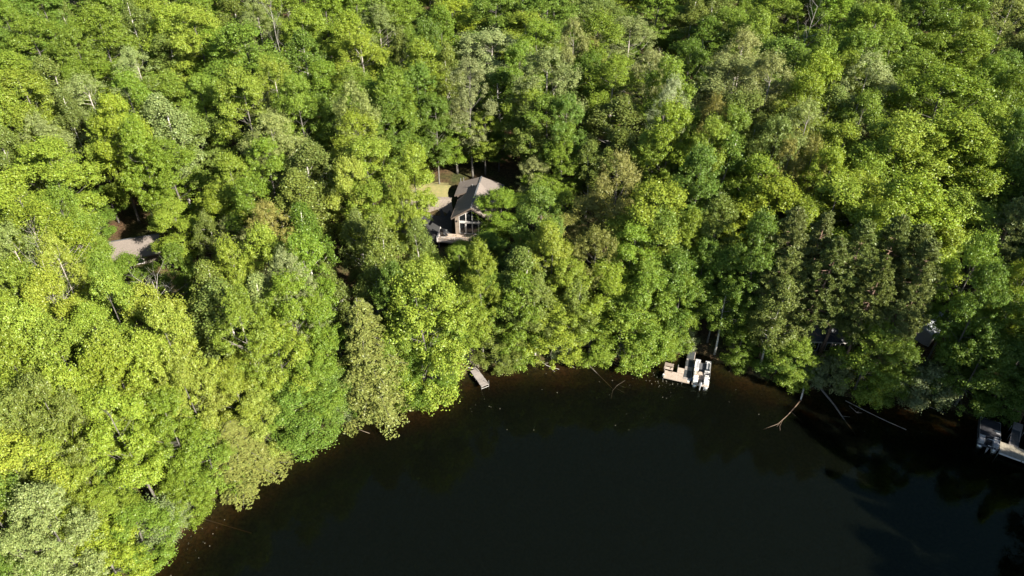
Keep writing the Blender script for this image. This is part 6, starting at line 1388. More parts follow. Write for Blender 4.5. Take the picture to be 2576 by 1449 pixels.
(-139.9, 15.16, 7.74, 0.915, 1.094, 'g', 5.61, 0),
(18.72, 194.82, 9.75, 1.085, 1.063, 'g', 3.05, 1),
(-67.92, -9.58, 1.35, 1.109, 1.127, 'g', 4.85, 3),
(91.79, 39.12, 4.08, 0.902, 1.006, 'd', 1.76, 2),
(-109.04, 7.42, 6.15, 0.893, 1.208, 'g', 0.42, 2),
(-116.13, 182.97, 11.39, 0.992, 1.238, 'g', 4.44, 0),
(113.91, 61.35, 5.94, 1.149, 1.346, 'o', 2.19, 3),
(86.45, 8.35, 3.58, 1.045, 1.271, 'd', 3.2, 1),
(-94.4, 111.27, 7.98, 1.001, 1.145, 'g', 1.26, 0),
(64.77, 24.77, 1.03, 0.953, 1.173, 'g', 3.14, 2),
(-138.17, 179.42, 11.97, 0.893, 1.024, 'o', 4.69, 2),
(129.77, 15.06, 6.98, 1.045, 1.22, 'd', 3.04, 3),
(-84.09, 66.05, 6.26, 1.075, 1.096, 'l', 2.24, 1),
(-145.43, 185.46, 12.43, 1.036, 1.138, 'l', 0.82, 1),
(107.59, 96.97, 6.45, 0.882, 1.049, 'o', 3.61, 2),
(-110.47, 111.2, 8.58, 1.106, 1.19, 'g', 3.92, 3),
(150.51, 46.24, 7.77, 1.042, 1.704, 'g', 4.18, 3),
(160.7, 142.76, 9.95, 1.0, 0.999, 'o', 5.52, 1),
(-6.67, 179.39, 9.12, 1.142, 1.003, 'd', 1.52, 0),
(101.67, 79.91, 5.7, 0.925, 1.489, 'g', 0.54, 1),
(147.49, 53.37, 7.6, 1.034, 1.558, 'd', 2.3, 2),
(120.66, 127.88, 8.0, 0.939, 1.311, 'g', 1.78, 2),
(-163.25, 26.48, 9.03, 0.886, 1.004, 'd', 5.41, 3),
(139.28, 10.59, 7.42, 0.984, 1.109, 'o', 2.6, 1),
(-98.87, 66.7, 6.94, 1.075, 1.109, 'd', 4.29, 1),
(109.17, 9.93, 5.93, 0.904, 1.139, 'o', 2.45, 3),
(122.44, 8.6, 6.57, 1.132, 1.095, 'l', 4.38, 1),
(-83.4, 20.33, 4.87, 1.007, 1.139, 'o', 2.6, 3),
(90.8, 105.74, 6.23, 0.891, 1.259, 'g', 3.4, 3),
(151.63, 30.4, 7.98, 1.135, 1.228, 'o', 1.21, 1),
(-133.56, 11.73, 7.39, 0.889, 1.18, 'g', 4.56, 0),
(-84.28, -9.8, 3.38, 1.131, 1.315, 'o', 1.66, 3),
(90.78, 72.41, 4.23, 1.107, 1.414, 'g', 5.54, 1),
(148.41, 176.99, 10.79, 1.006, 1.048, 'd', 0.29, 3),
(136.33, -3.63, 7.15, 1.102, 1.279, 'g', 2.84, 1),
(-137.26, 142.99, 10.63, 0.925, 1.281, 'g', 1.42, 3),
(135.64, 193.69, 11.16, 0.985, 1.317, 'g', 1.48, 3),
(-56.88, 2.58, 0.73, 1.004, 1.249, 'o', 3.14, 1),
(161.74, 124.95, 9.46, 0.935, 1.145, 'g', 5.88, 3),
(112.16, 92.12, 6.48, 1.061, 1.041, 'g', 0.21, 0),
(-58.19, 13.59, 1.56, 0.96, 1.116, 'o', 2.68, 1),
(31.42, 187.37, 9.38, 0.863, 1.278, 'd', 2.47, 0),
(-109.87, 55.45, 7.25, 0.94, 1.184, 'g', 2.69, 2),
(66.92, 1.78, 0.93, 1.133, 1.081, 'g', 2.37, 2),
(132.74, 71.89, 6.97, 1.144, 1.375, 'd', 2.91, 3),
(-105.74, 78.26, 7.5, 0.903, 1.25, 'g', 2.14, 1),
(126.57, 204.79, 11.46, 1.148, 1.252, 'g', 0.32, 3),
(144.54, 147.08, 9.51, 0.984, 1.124, 'd', 3.34, 1),
(-53.06, 192.71, 10.26, 0.859, 1.13, 'g', 2.31, 1),
(141.78, 89.34, 7.69, 0.967, 1.204, 'o', 0.92, 3),
(-115.51, 41.81, 7.21, 0.96, 0.999, 'l', 6.1, 0),
(-162.4, 113.93, 10.84, 1.115, 1.186, 'o', 6.06, 3),
(108.83, 17.04, 5.96, 1.024, 1.226, 'g', 3.38, 0),
(94.0, 34.99, 4.54, 1.088, 1.148, 'd', 0.03, 0),
(-4.64, 204.77, 10.38, 0.927, 1.282, 'g', 5.87, 1),
(78.7, 68.27, 2.64, 0.971, 1.53, 'd', 3.35, 1),
(141.7, 159.88, 9.91, 1.127, 1.18, 'g', 5.85, 1),
(67.71, 29.47, 1.47, 0.976, 1.315, 'g', 2.35, 2),
(90.15, 1.8, 3.91, 1.081, 1.079, 'g', 5.56, 1),
(-160.62, 62.5, 9.69, 1.101, 1.17, 'd', 3.07, 1),
(161.85, 78.34, 8.46, 1.029, 1.421, 'g', 4.35, 0),
(144.71, 198.96, 11.61, 0.994, 1.258, 'g', 2.33, 3),
(145.36, 8.03, 7.69, 1.117, 0.994, 'g', 4.31, 1),
(-107.74, 44.07, 6.92, 1.047, 1.052, 'd', 2.03, 1),
(-74.76, 82.19, 6.28, 0.881, 0.997, 'g', 2.64, 2),
(120.51, 48.92, 6.27, 0.884, 1.626, 'l', 3.83, 0),
(-131.58, 102.4, 9.21, 0.865, 1.304, 'l', 3.98, 0),
(112.38, 50.97, 5.85, 1.107, 1.439, 'l', 4.81, 0),
(-161.26, 38.7, 9.17, 0.978, 1.047, 'o', 3.56, 0),
(-19.77, 194.96, 9.96, 0.978, 1.137, 'd', 3.33, 1),
(-164.06, 168.85, 12.49, 1.102, 1.279, 'd', 2.1, 0),
(69.0, 68.3, 1.68, 1.031, 1.55, 'd', 1.14, 3),
(84.26, 65.89, 3.06, 0.976, 1.451, 'o', 3.44, 0),
(-52.87, 49.7, 2.82, 0.934, 1.32, 'g', 0.77, 0),
(-126.29, 89.58, 8.67, 0.956, 1.024, 'd', 2.62, 1),
(138.37, 202.44, 11.61, 1.083, 1.122, 'g', 4.39, 3),
(-107.23, 67.82, 7.35, 0.862, 1.206, 'g', 5.68, 0),
(150.56, 140.33, 9.49, 0.877, 1.115, 'd', 2.74, 2),
(70.45, 22.6, 1.74, 1.142, 1.182, 'l', 5.23, 3),
(-112.82, 175.97, 11.01, 1.06, 1.008, 'o', 2.12, 3),
(-119.99, 201.66, 12.26, 1.121, 1.119, 'l', 2.32, 2),
(44.95, 184.58, 9.32, 1.068, 1.175, 'o', 4.46, 0),
(97.13, 55.32, 4.33, 1.104, 1.671, 'o', 5.47, 3),
(144.61, 56.05, 7.46, 0.91, 1.656, 'g', 1.46, 0),
(154.84, 45.73, 7.99, 1.076, 1.648, 'g', 2.73, 1),
(-78.29, 181.54, 10.32, 0.867, 1.223, 'g', 1.65, 3),
(154.4, 145.06, 9.79, 0.896, 1.102, 'g', 4.94, 1),
(-149.25, 194.32, 12.89, 1.076, 1.073, 'l', 5.53, 3),
(158.9, 104.28, 8.79, 0.955, 1.042, 'd', 1.92, 0),
(-3.5, 192.69, 9.77, 1.134, 1.203, 'o', 2.35, 3),
(126.41, 126.06, 8.13, 0.96, 1.187, 'g', 6.05, 1),
(-149.77, 164.04, 11.8, 1.011, 1.196, 'g', 6.15, 3),
(141.86, 132.79, 8.92, 1.022, 1.006, 'd', 3.67, 3),
(-93.0, 42.53, 6.22, 0.884, 1.144, 'd', 6.05, 3),
(115.26, 32.36, 6.21, 1.135, 1.245, 'g', 5.64, 2),
(-146.2, -4.09, 7.76, 0.939, 1.137, 'l', 4.92, 1),
(142.34, 139.54, 9.17, 1.131, 1.096, 'g', 5.56, 1),
(-126.78, 18.73, 7.18, 0.966, 1.034, 'd', 5.7, 3),
(111.98, 44.35, 5.89, 0.909, 1.726, 'g', 0.58, 0),
(153.61, 64.02, 7.93, 1.015, 1.468, 'l', 5.48, 3),
(64.0, 196.01, 10.1, 0.938, 1.015, 'o', 3.0, 1),
(119.64, 70.17, 6.31, 0.965, 1.404, 'l', 4.38, 0),
(125.75, 11.1, 6.75, 1.098, 1.173, 'l', 0.25, 1),
(159.25, 86.39, 8.45, 1.119, 1.198, 'o', 2.67, 3),
(101.72, 46.29, 5.07, 0.899, 1.719, 'g', 4.19, 1),
(141.63, 16.24, 7.58, 0.871, 1.263, 'g', 1.56, 1),
(-120.57, 83.99, 8.29, 1.065, 1.227, 'l', 0.64, 0),
(-133.24, -13.92, 7.0, 0.861, 1.164, 'l', 4.88, 1),
(75.24, 14.96, 2.26, 1.053, 1.093, 'g', 3.8, 3),
(14.82, 185.48, 9.3, 1.088, 1.068, 'g', 1.82, 2),
(113.61, -6.31, 6.01, 0.938, 1.187, 'l', 4.69, 0),
(-164.14, 147.98, 11.83, 0.912, 1.215, 'd', 5.93, 3),
(152.42, 108.06, 8.6, 0.911, 1.175, 'g', 1.38, 0),
(-148.32, 34.82, 8.5, 0.865, 1.249, 'l', 3.54, 1),
(148.28, 169.65, 10.5, 0.878, 1.0, 'l', 2.73, 0),
(107.5, 128.62, 7.64, 1.039, 1.261, 'o', 3.6, 1),
(86.79, 73.1, 3.86, 1.073, 1.631, 'l', 5.91, 0),
(23.07, 179.38, 8.97, 1.092, 1.081, 'g', 2.29, 1),
(-126.91, 9.93, 7.04, 0.884, 1.285, 'o', 3.45, 0),
(-152.76, 126.96, 10.77, 1.109, 1.079, 'd', 3.29, 0),
(127.28, 25.54, 6.88, 1.143, 1.046, 'g', 1.32, 2),
(-113.08, 127.75, 9.22, 1.017, 1.122, 'l', 6.26, 0),
(140.02, 33.48, 7.38, 1.01, 1.239, 'l', 2.18, 0),
(157.97, 98.0, 8.6, 0.949, 1.163, 'd', 4.53, 3),
(85.65, 23.12, 3.71, 0.96, 1.149, 'd', 1.59, 2),
(-53.03, 9.1, 0.68, 0.959, 1.273, 'l', 4.02, 3),
(75.39, 28.05, 2.44, 1.058, 0.995, 'g', 6.19, 2),
(164.1, 67.36, 8.47, 1.081, 1.367, 'g', 5.93, 0),
(144.99, 72.18, 7.57, 0.988, 1.545, 'g', 1.5, 1),
(-113.93, 88.33, 8.1, 1.115, 1.307, 'o', 1.24, 2),
(127.52, 172.87, 10.05, 0.995, 1.15, 'd', 0.26, 3),
(-125.12, 197.49, 12.24, 0.879, 1.026, 'l', 3.97, 0),
(-97.36, -4.69, 5.2, 0.994, 1.3, 'l', 6.09, 3),
(-69.0, 43.85, 4.5, 0.964, 1.146, 'o', 5.11, 0),
(81.83, 39.24, 2.87, 0.97, 1.145, 'l', 1.05, 3),
(-129.4, 128.59, 9.86, 0.887, 1.273, 'd', 1.95, 3),
(-95.1, 14.36, 5.67, 0.888, 1.112, 'g', 2.09, 1),
(-135.75, 185.57, 12.11, 0.952, 1.058, 'g', 2.65, 1),
(-24.93, 200.06, 10.25, 1.089, 1.258, 'd', 3.3, 1),
(120.22, 198.56, 11.05, 1.053, 1.061, 'd', 1.06, 1),
(-86.35, 195.16, 11.11, 0.944, 1.066, 'o', 5.17, 2),
(-157.98, 18.11, 8.65, 0.878, 1.142, 'g', 6.16, 3),
(-160.51, 187.21, 13.0, 1.145, 1.251, 'o', 5.14, 3),
(140.97, 176.17, 10.55, 1.09, 0.999, 'g', 5.59, 3),
(54.24, 188.43, 9.6, 0.868, 1.15, 'l', 1.12, 0),
(155.71, 193.29, 11.67, 0.897, 1.052, 'g', 5.78, 3),
(100.8, 57.56, 4.82, 1.087, 1.339, 'g', 2.52, 3),
(-95.82, 28.16, 6.02, 0.88, 1.116, 'g', 1.44, 3),
(-161.21, 51.77, 9.46, 1.143, 1.307, 'l', 0.55, 0),
(113.23, 35.45, 6.07, 1.061, 1.148, 'l', 1.94, 3),
(-121.16, 125.7, 9.45, 1.101, 1.07, 'o', 5.63, 3),
(-52.35, 183.85, 9.83, 1.042, 1.06, 'o', 4.13, 0),
(-113.61, 20.24, 6.63, 1.105, 1.09, 'g', 5.63, 3),
(99.9, 107.61, 6.56, 1.021, 1.247, 'o', 3.43, 2),
(72.97, -14.95, 1.35, 0.936, 1.103, 'l', 1.31, 1),
(96.3, 44.47, 4.45, 1.143, 1.603, 'd', 4.87, 0),
(105.72, 62.25, 5.53, 0.995, 1.352, 'g', 5.13, 3),
(-146.27, 177.58, 12.17, 1.046, 1.121, 'g', 4.23, 3),
(-112.23, 77.73, 7.78, 1.057, 1.003, 'd', 4.18, 3),
(119.33, 87.02, 6.64, 0.889, 1.078, 'd', 0.01, 0),
(134.97, 92.29, 7.45, 0.962, 1.226, 'g', 4.86, 0),
(145.99, 103.25, 8.2, 0.916, 1.297, 'd', 4.73, 0),
(-139.5, 172.66, 11.76, 0.859, 1.067, 'o', 3.16, 0),
(134.98, 117.71, 8.16, 1.092, 1.077, 'g', 1.29, 2),
(132.0, 200.7, 11.39, 1.072, 1.099, 'd', 1.7, 0),
(72.74, 64.82, 1.75, 0.875, 1.645, 'l', 5.67, 2),
(-149.0, 152.79, 11.39, 0.855, 1.242, 'g', 5.93, 0),
(-67.78, 178.33, 9.92, 1.014, 1.231, 'l', 5.65, 3),
(156.38, 25.06, 8.28, 0.992, 1.01, 'g', 5.83, 1),
(134.81, 126.25, 8.43, 1.065, 1.247, 'g', 1.03, 3),
(-128.43, 33.05, 7.58, 0.872, 1.103, 'd', 0.06, 0),
(130.63, 101.18, 7.5, 0.986, 1.237, 'g', 6.07, 2),
(93.05, -14.58, 3.93, 1.107, 1.113, 'g', 3.46, 1),
(-95.66, 36.73, 6.21, 1.061, 1.073, 'g', 1.19, 3),
(-144.44, 115.45, 10.11, 0.886, 1.047, 'g', 1.38, 3),
(110.42, 136.8, 8.06, 0.917, 0.999, 'g', 4.76, 1),
(124.45, 30.65, 6.67, 1.142, 1.072, 'g', 5.61, 1),
(135.24, 45.15, 7.02, 1.127, 1.465, 'l', 0.6, 1),
(113.9, 10.9, 6.17, 0.992, 1.03, 'o', 3.71, 0),
(-69.34, 62.02, 5.45, 0.873, 1.155, 'l', 1.16, 0),
(96.15, 28.56, 5.12, 1.008, 1.125, 'g', 2.39, 3),
(-149.66, -13.54, 7.79, 0.881, 1.126, 'l', 5.69, 2),
(85.68, 13.66, 3.59, 1.032, 1.072, 'g', 1.79, 0),
(-144.3, 145.3, 10.97, 1.039, 1.031, 'g', 0.23, 0),
(-132.79, 174.02, 11.59, 1.134, 1.182, 'd', 0.08, 3),
(164.7, 6.07, 8.63, 1.077, 1.018, 'g', 5.36, 2),
(-104.75, 114.28, 8.46, 1.086, 1.311, 'l', 4.82, 1),
(164.77, -13.53, 8.5, 1.11, 1.225, 'o', 2.5, 2),
(89.15, 31.24, 4.16, 1.132, 1.088, 'g', 4.73, 1),
(-58.64, 47.85, 3.39, 1.041, 1.303, 'g', 0.46, 0),
(92.06, 57.51, 3.69, 1.089, 1.326, 'l', 3.07, 0),
(122.57, 19.56, 6.66, 1.0, 1.109, 'l', 0.04, 0),
(157.96, 59.61, 8.13, 0.957, 1.407, 'd', 2.93, 2),
(113.82, 65.07, 5.97, 0.954, 1.666, 'g', 1.52, 2),
(-60.66, 39.64, 3.29, 1.145, 1.316, 'o', 1.65, 0),
(-113.27, 118.28, 8.91, 1.104, 1.299, 'g', 0.19, 2),
(129.89, 77.34, 6.91, 1.044, 1.423, 'o', 5.0, 1),
(118.84, 80.33, 6.46, 0.859, 1.281, 'g', 4.15, 1),
(143.88, 153.64, 9.74, 0.889, 1.204, 'd', 0.0, 3),
(162.4, 180.36, 11.36, 1.057, 1.155, 'o', 3.72, 0),
(32.71, 179.98, 9.01, 1.055, 1.083, 'l', 2.62, 3),
(74.26, 203.78, 10.63, 1.024, 1.084, 'g', 3.6, 1),
(-143.01, 53.16, 8.69, 1.09, 1.078, 'g', 3.65, 0),
(124.13, 68.21, 6.51, 0.851, 1.64, 'g', 2.76, 2),
(-71.51, 183.69, 10.24, 0.954, 1.254, 'g', 3.64, 3),
(164.72, 115.58, 9.32, 0.878, 1.185, 'g', 1.81, 1),
(138.6, 98.65, 7.76, 1.078, 1.264, 'g', 6.04, 3),
(100.05, 28.32, 5.57, 0.925, 1.128, 'g', 0.35, 2),
(98.46, 66.46, 4.76, 1.034, 1.661, 'g', 5.55, 2),
(149.85, 69.03, 7.78, 0.922, 1.543, 'g', 2.23, 0),
(-126.93, 107.69, 9.16, 0.914, 1.247, 'o', 0.05, 1),
(153.56, 57.37, 7.9, 1.079, 1.37, 'g', 3.56, 1),
(121.78, 103.14, 7.2, 1.034, 1.257, 'g', 2.99, 3),
(-141.88, 131.68, 10.45, 0.909, 1.172, 'g', 3.28, 3),
(161.22, 74.68, 8.39, 0.889, 1.694, 'g', 4.99, 2),
(122.53, 75.77, 6.54, 1.058, 1.386, 'l', 5.32, 0),
(-157.54, -13.48, 8.17, 1.0, 1.01, 'g', 1.74, 3),
(125.59, 159.81, 9.44, 0.918, 1.007, 'g', 5.83, 0),
(164.25, 160.06, 10.67, 1.078, 1.309, 'o', 0.45, 2),
(107.31, 116.1, 7.12, 1.129, 1.092, 'g', 3.72, 2),
(-63.28, 27.05, 2.93, 1.011, 1.046, 'g', 4.39, 3),
(-60.96, 199.41, 10.71, 0.967, 1.062, 'd', 0.99, 2),
(101.4, 4.56, 5.41, 0.874, 1.205, 'o', 2.68, 2),
(-42.82, 186.73, 9.81, 1.125, 1.294, 'g', 6.23, 1),
(-162.46, 70.96, 9.96, 0.882, 1.123, 'd', 0.34, 3),
(-134.92, 135.34, 10.29, 0.926, 1.286, 'g', 3.7, 1),
(118.8, -14.83, 6.2, 1.116, 0.999, 'l', 2.74, 2),
(87.87, 202.59, 10.79, 0.929, 1.201, 'o', 4.99, 2),
(156.42, 39.84, 8.11, 1.08, 1.293, 'l', 3.79, 3),
(120.29, 54.89, 6.24, 1.094, 1.558, 'g', 2.08, 2),
(110.2, 58.71, 5.74, 0.966, 1.642, 'l', 2.5, 0),
(-164.31, 16.3, 8.92, 1.006, 1.265, 'd', 4.34, 2),
(-127.32, 170.78, 11.28, 0.921, 1.174, 'g', 1.28, 1),
(-130.72, 143.74, 10.41, 1.033, 1.298, 'd', 4.0, 3),
(-122.01, 51.43, 7.72, 1.119, 1.287, 'o', 4.81, 0),
(93.3, 51.63, 3.86, 0.93, 1.67, 'd', 1.47, 3),
(90.06, 13.42, 4.15, 0.975, 1.318, 'o', 6.19, 0),
(139.45, 57.56, 7.2, 0.887, 1.429, 'o', 5.48, 3),
(-35.79, 202.73, 10.49, 0.911, 1.046, 'g', 1.35, 2),
(-132.2, 83.4, 8.8, 1.053, 1.009, 'l', 1.93, 1),
(115.32, 39.78, 6.11, 1.027, 1.078, 'd', 3.98, 2),
(84.52, 183.28, 9.81, 1.112, 1.26, 'l', 3.3, 0),
(108.9, 189.42, 10.42, 0.873, 1.024, 'g', 2.01, 2),
(142.23, -14.91, 7.37, 0.954, 1.176, 'd', 0.59, 1),
(-155.36, 87.39, 9.94, 1.072, 1.23, 'l', 0.01, 0),
(100.61, 90.33, 5.97, 1.063, 1.245, 'd', 5.6, 3),
(144.83, 110.01, 8.34, 1.015, 1.293, 'g', 2.04, 0),
(-87.99, 52.16, 6.18, 0.875, 1.294, 'o', 1.38, 1),
(161.77, 11.42, 8.53, 0.915, 1.181, 'l', 2.75, 0),
(120.02, 186.77, 10.5, 0.928, 1.257, 'g', 3.65, 0),
(111.99, 15.3, 6.11, 1.024, 1.27, 'l', 0.95, 3),
(151.15, 82.78, 8.0, 0.976, 1.058, 'l', 5.62, 3),
(-156.72, 162.78, 12.01, 1.032, 1.315, 'l', 0.42, 3),
(139.15, 73.31, 7.3, 0.913, 1.478, 'g', 6.12, 3),
(-51.37, 38.51, 2.1, 1.126, 1.195, 'o', 5.56, 2),
(75.43, 43.3, 1.9, 0.901, 1.39, 'o', 2.1, 2),
(161.04, 38.46, 8.35, 1.093, 1.2, 'o', 5.34, 2),
(155.33, 163.4, 10.48, 0.913, 1.136, 'o', 3.78, 3),
(120.83, 30.08, 6.51, 0.91, 1.162, 'g', 5.14, 1),
(90.34, 63.23, 3.63, 1.094, 1.658, 'l', 4.59, 2),
(93.67, 75.7, 4.79, 1.004, 1.542, 'd', 2.22, 1),
(162.69, 18.56, 8.64, 0.909, 1.16, 'l', 4.81, 1),
(-20.79, 186.88, 9.57, 0.98, 1.167, 'g', 4.24, 3),
(158.29, 47.98, 8.15, 1.14, 1.355, 'g', 2.3, 2),
(-126.54, -11.59, 6.71, 0.949, 1.191, 'd', 2.35, 2),
(-119.04, 26.05, 7.0, 0.952, 1.314, 'g', 6.04, 1),
(87.7, 35.8, 3.75, 1.009, 1.038, 'l', 1.38, 2),
(159.06, 21.15, 8.46, 0.857, 1.052, 'd', 2.79, 3),
(-95.88, 49.35, 6.49, 0.925, 1.144, 'g', 5.48, 2),
(84.91, -14.85, 2.89, 0.898, 1.035, 'd', 5.8, 3),
(-152.13, -1.51, 8.08, 1.135, 1.238, 'g', 5.32, 2),
(-81.15, 50.95, 5.83, 1.078, 1.236, 'd', 2.96, 1),
(128.43, 187.1, 10.7, 1.012, 1.142, 'g', 4.43, 1),
(-26.31, 183.17, 9.43, 1.055, 1.213, 'g', 0.66, 1),
(133.09, 141.23, 8.91, 1.131, 1.144, 'd', 4.44, 1),
(79.96, 83.8, 4.15, 1.1, 1.207, 'g', 2.66, 2),
(-102.92, 201.75, 11.81, 0.947, 1.306, 'o', 5.53, 1),
(81.18, 192.76, 10.25, 0.97, 1.285, 'o', 5.89, 2),
(-120.65, 159.75, 10.65, 1.094, 1.203, 'd', 4.84, 1),
(152.16, 13.94, 8.08, 1.038, 1.153, 'o', 5.89, 1),
(-100.62, 189.2, 11.21, 1.059, 1.127, 'o', 3.75, 2),
(-61.06, -6.8, 0.64, 1.078, 1.167, 'g', 0.5, 1),
(154.96, 16.51, 8.24, 0.888, 1.108, 'g', 3.67, 3),
(-106.09, 174.64, 10.75, 0.891, 1.104, 'g', 3.19, 1),
(106.06, 66.33, 5.61, 1.092, 1.507, 'g', 6.0, 1),
(137.64, 78.53, 7.3, 1.062, 1.487, 'o', 4.55, 2),
(159.17, 70.68, 8.25, 0.885, 1.403, 'o', 4.38, 2),
(150.35, 122.4, 8.92, 1.071, 1.057, 'g', 0.65, 3),
(48.19, 192.08, 9.71, 1.077, 1.166, 'l', 0.8, 1),
(-132.65, 191.37, 12.23, 1.109, 1.056, 'g', 5.39, 0),
(127.84, 89.79, 7.08, 1.02, 1.011, 'o', 3.28, 0),
(81.21, 1.33, 2.76, 0.998, 1.093, 'g', 5.97, 3),
(164.03, 15.18, 8.67, 0.917, 1.279, 'g', 1.81, 0),
(77.69, 183.5, 9.76, 0.969, 1.141, 'g', 1.96, 2),
(146.06, 61.78, 7.54, 0.936, 1.383, 'l', 1.39, 0),
(95.07, 69.61, 4.52, 0.858, 1.383, 'o', 2.17, 0),
(134.76, 33.61, 7.13, 0.885, 1.132, 'd', 5.54, 3),
(13.23, 199.95, 10.02, 0.926, 1.195, 'o', 4.6, 2),
(97.07, 195.81, 10.55, 0.978, 1.13, 'g', 0.05, 0),
(88.97, 21.55, 4.12, 1.083, 1.304, 'l', 4.24, 1),
(-127.42, 115.65, 9.4, 0.871, 1.104, 'o', 0.14, 3),
(140.62, 38.51, 7.35, 0.903, 1.039, 'l', 5.45, 3),
(-101.83, 46.52, 6.7, 0.919, 1.219, 'd', 4.83, 0),
(80.07, 60.3, 2.24, 1.009, 1.47, 'l', 4.97, 0),
(-127.76, 77.78, 8.49, 0.878, 1.2, 'g', 1.88, 3),
(124.54, 38.6, 6.57, 1.103, 1.222, 'g', 5.23, 1),
(105.85, 122.19, 7.33, 0.925, 0.991, 'l', 4.08, 0),
(66.87, 204.0, 10.52, 1.092, 1.089, 'o', 2.81, 0),
(103.99, 10.03, 5.67, 0.857, 1.072, 'g', 0.58, 0),
(142.52, 124.44, 8.67, 1.026, 1.237, 'g', 0.63, 1),
(-81.77, 176.3, 10.19, 1.09, 1.04, 'g', 1.52, 0),
(101.77, 37.53, 5.38, 0.954, 1.166, 'l', 2.45, 3),
(85.47, 76.7, 3.99, 0.878, 1.6, 'o', 2.46, 2),
(97.61, 47.88, 4.5, 0.962, 1.74, 'o', 1.9, 0),
(107.15, 199.36, 10.86, 1.008, 1.038, 'd', 3.34, 3),
(-119.3, 194.09, 11.93, 1.134, 1.185, 'l', 3.82, 2),
(92.73, 10.08, 4.42, 1.098, 1.213, 'l', 3.34, 2),
(83.73, 17.33, 3.39, 0.916, 1.034, 'l', 3.85, 3),
(131.01, 23.13, 7.1, 1.009, 1.134, 'l', 2.9, 1),
(-160.66, 32.34, 9.01, 0.959, 1.002, 'd', 0.96, 0),
(-110.17, 189.73, 11.49, 0.999, 1.215, 'd', 4.39, 0),
(103.95, 71.3, 5.59, 1.059, 1.418, 'l', 4.3, 2),
(65.12, 45.09, 0.52, 1.027, 1.7, 'g', 5.87, 3),
(104.27, 33.65, 5.66, 1.064, 1.214, 'o', 4.2, 1),
(-121.38, 31.91, 7.24, 0.915, 1.109, 'l', 5.38, 2),
(135.75, 63.28, 7.04, 1.061, 1.552, 'o', 0.43, 2),
(136.28, 70.25, 7.12, 1.046, 1.579, 'o', 3.31, 0),
(119.8, 16.46, 6.5, 1.057, 1.031, 'g', 5.19, 0),
(142.45, 22.87, 7.64, 1.113, 1.009, 'd', 1.93, 2),
(164.8, 32.72, 8.59, 1.109, 1.003, 'd', 0.87, 3),
(-94.18, 71.36, 6.83, 1.078, 1.279, 'g', 1.49, 3),
(115.55, 117.96, 7.46, 0.996, 1.119, 'l', 4.78, 0),
(133.87, 13.04, 7.17, 0.928, 1.181, 'o', 5.5, 3),
(-144.81, 2.62, 7.79, 1.135, 1.087, 'l', 0.93, 3),
(119.52, 12.82, 6.46, 0.912, 1.057, 'd', 4.03, 3),
(-124.87, 147.15, 10.32, 0.868, 1.059, 'g', 2.01, 3),
(106.63, 84.28, 6.03, 1.09, 1.086, 'd', 5.25, 0),
(106.81, 22.67, 5.89, 1.01, 1.106, 'g', 0.46, 1),
(105.75, 45.97, 5.56, 1.113, 1.73, 'd', 4.47, 3),
(-119.95, 119.77, 9.22, 0.931, 1.255, 'l', 4.43, 1),
(-64.14, 33.53, 3.39, 0.895, 1.001, 'g', 1.76, 1),
(161.33, 50.72, 8.3, 0.867, 1.359, 'd', 3.66, 2),
(154.91, 117.49, 8.96, 1.116, 1.217, 'o', 1.61, 1),
(87.69, 67.12, 3.52, 0.99, 1.729, 'g', 2.12, 1),
(113.36, 199.01, 10.94, 1.044, 1.285, 'g', 4.44, 0),
(-155.95, 102.25, 10.28, 1.038, 1.044, 'g', 0.96, 2),
(-136.8, 37.16, 8.04, 1.084, 1.05, 'o', 5.13, 3),
(131.08, 29.18, 7.01, 0.858, 1.142, 'o', 2.19, 2),
(-67.62, 7.19, 2.26, 0.867, 1.198, 'g', 0.13, 0),
(158.75, -6.16, 8.24, 0.9, 1.313, 'l', 0.06, 1),
(64.02, 13.71, 0.78, 1.136, 1.258, 'g', 4.56, 2),
(-115.3, 101.98, 8.51, 1.014, 1.056, 'g', 0.61, 1),
(-87.59, 201.24, 11.4, 1.046, 1.118, 'd', 2.95, 1),
(118.1, 42.61, 6.2, 1.056, 1.468, 'd', 0.04, 3),
(163.98, 43.98, 8.45, 0.925, 1.687, 'l', 0.23, 3),
(-84.59, 99.19, 7.2, 0.901, 1.155, 'g', 4.07, 2),
(-79.95, 25.29, 4.77, 0.872, 1.223, 'o', 3.26, 0),
(-152.2, 186.08, 12.68, 1.027, 1.252, 'g', 4.98, 3),
(100.85, 18.81, 5.58, 0.858, 1.101, 'o', 2.52, 1),
(-104.65, 27.99, 6.41, 0.937, 1.226, 'o', 0.02, 0),
(124.73, 153.49, 9.15, 0.857, 1.136, 'g', 0.91, 0),
(134.76, 41.24, 7.03, 0.91, 1.592, 'o', 0.3, 0),
(-66.37, 203.39, 11.0, 0.941, 1.046, 'g', 5.75, 3),
(121.13, 34.6, 6.46, 1.122, 1.265, 'l', 3.26, 0),
(144.49, 12.0, 7.68, 1.113, 1.217, 'l', 1.12, 0),
(149.49, 191.59, 11.42, 0.94, 1.103, 'd', 5.23, 0),
(99.83, 24.4, 5.55, 1.087, 1.084, 'd', 3.16, 3),
(-89.2, 104.23, 7.54, 1.098, 1.195, 'l', 3.91, 1),
(-82.81, 85.07, 6.69, 0.897, 1.006, 'l', 5.33, 1),
(88.18, 16.56, 3.95, 1.004, 1.026, 'o', 2.94, 2),
(-14.11, 189.08, 9.63, 0.914, 1.134, 'o', 4.64, 1),
(39.26, 204.13, 10.24, 1.004, 1.306, 'l', 2.89, 2),
(90.78, 45.4, 3.73, 1.005, 1.527, 'o', 3.96, 2),
(138.93, 144.8, 9.24, 0.937, 1.221, 'd', 0.6, 0),
(68.72, 36.34, 1.43, 0.95, 1.31, 'o', 4.59, 2),
(122.24, 134.03, 8.29, 0.877, 1.211, 'd', 6.02, 2),
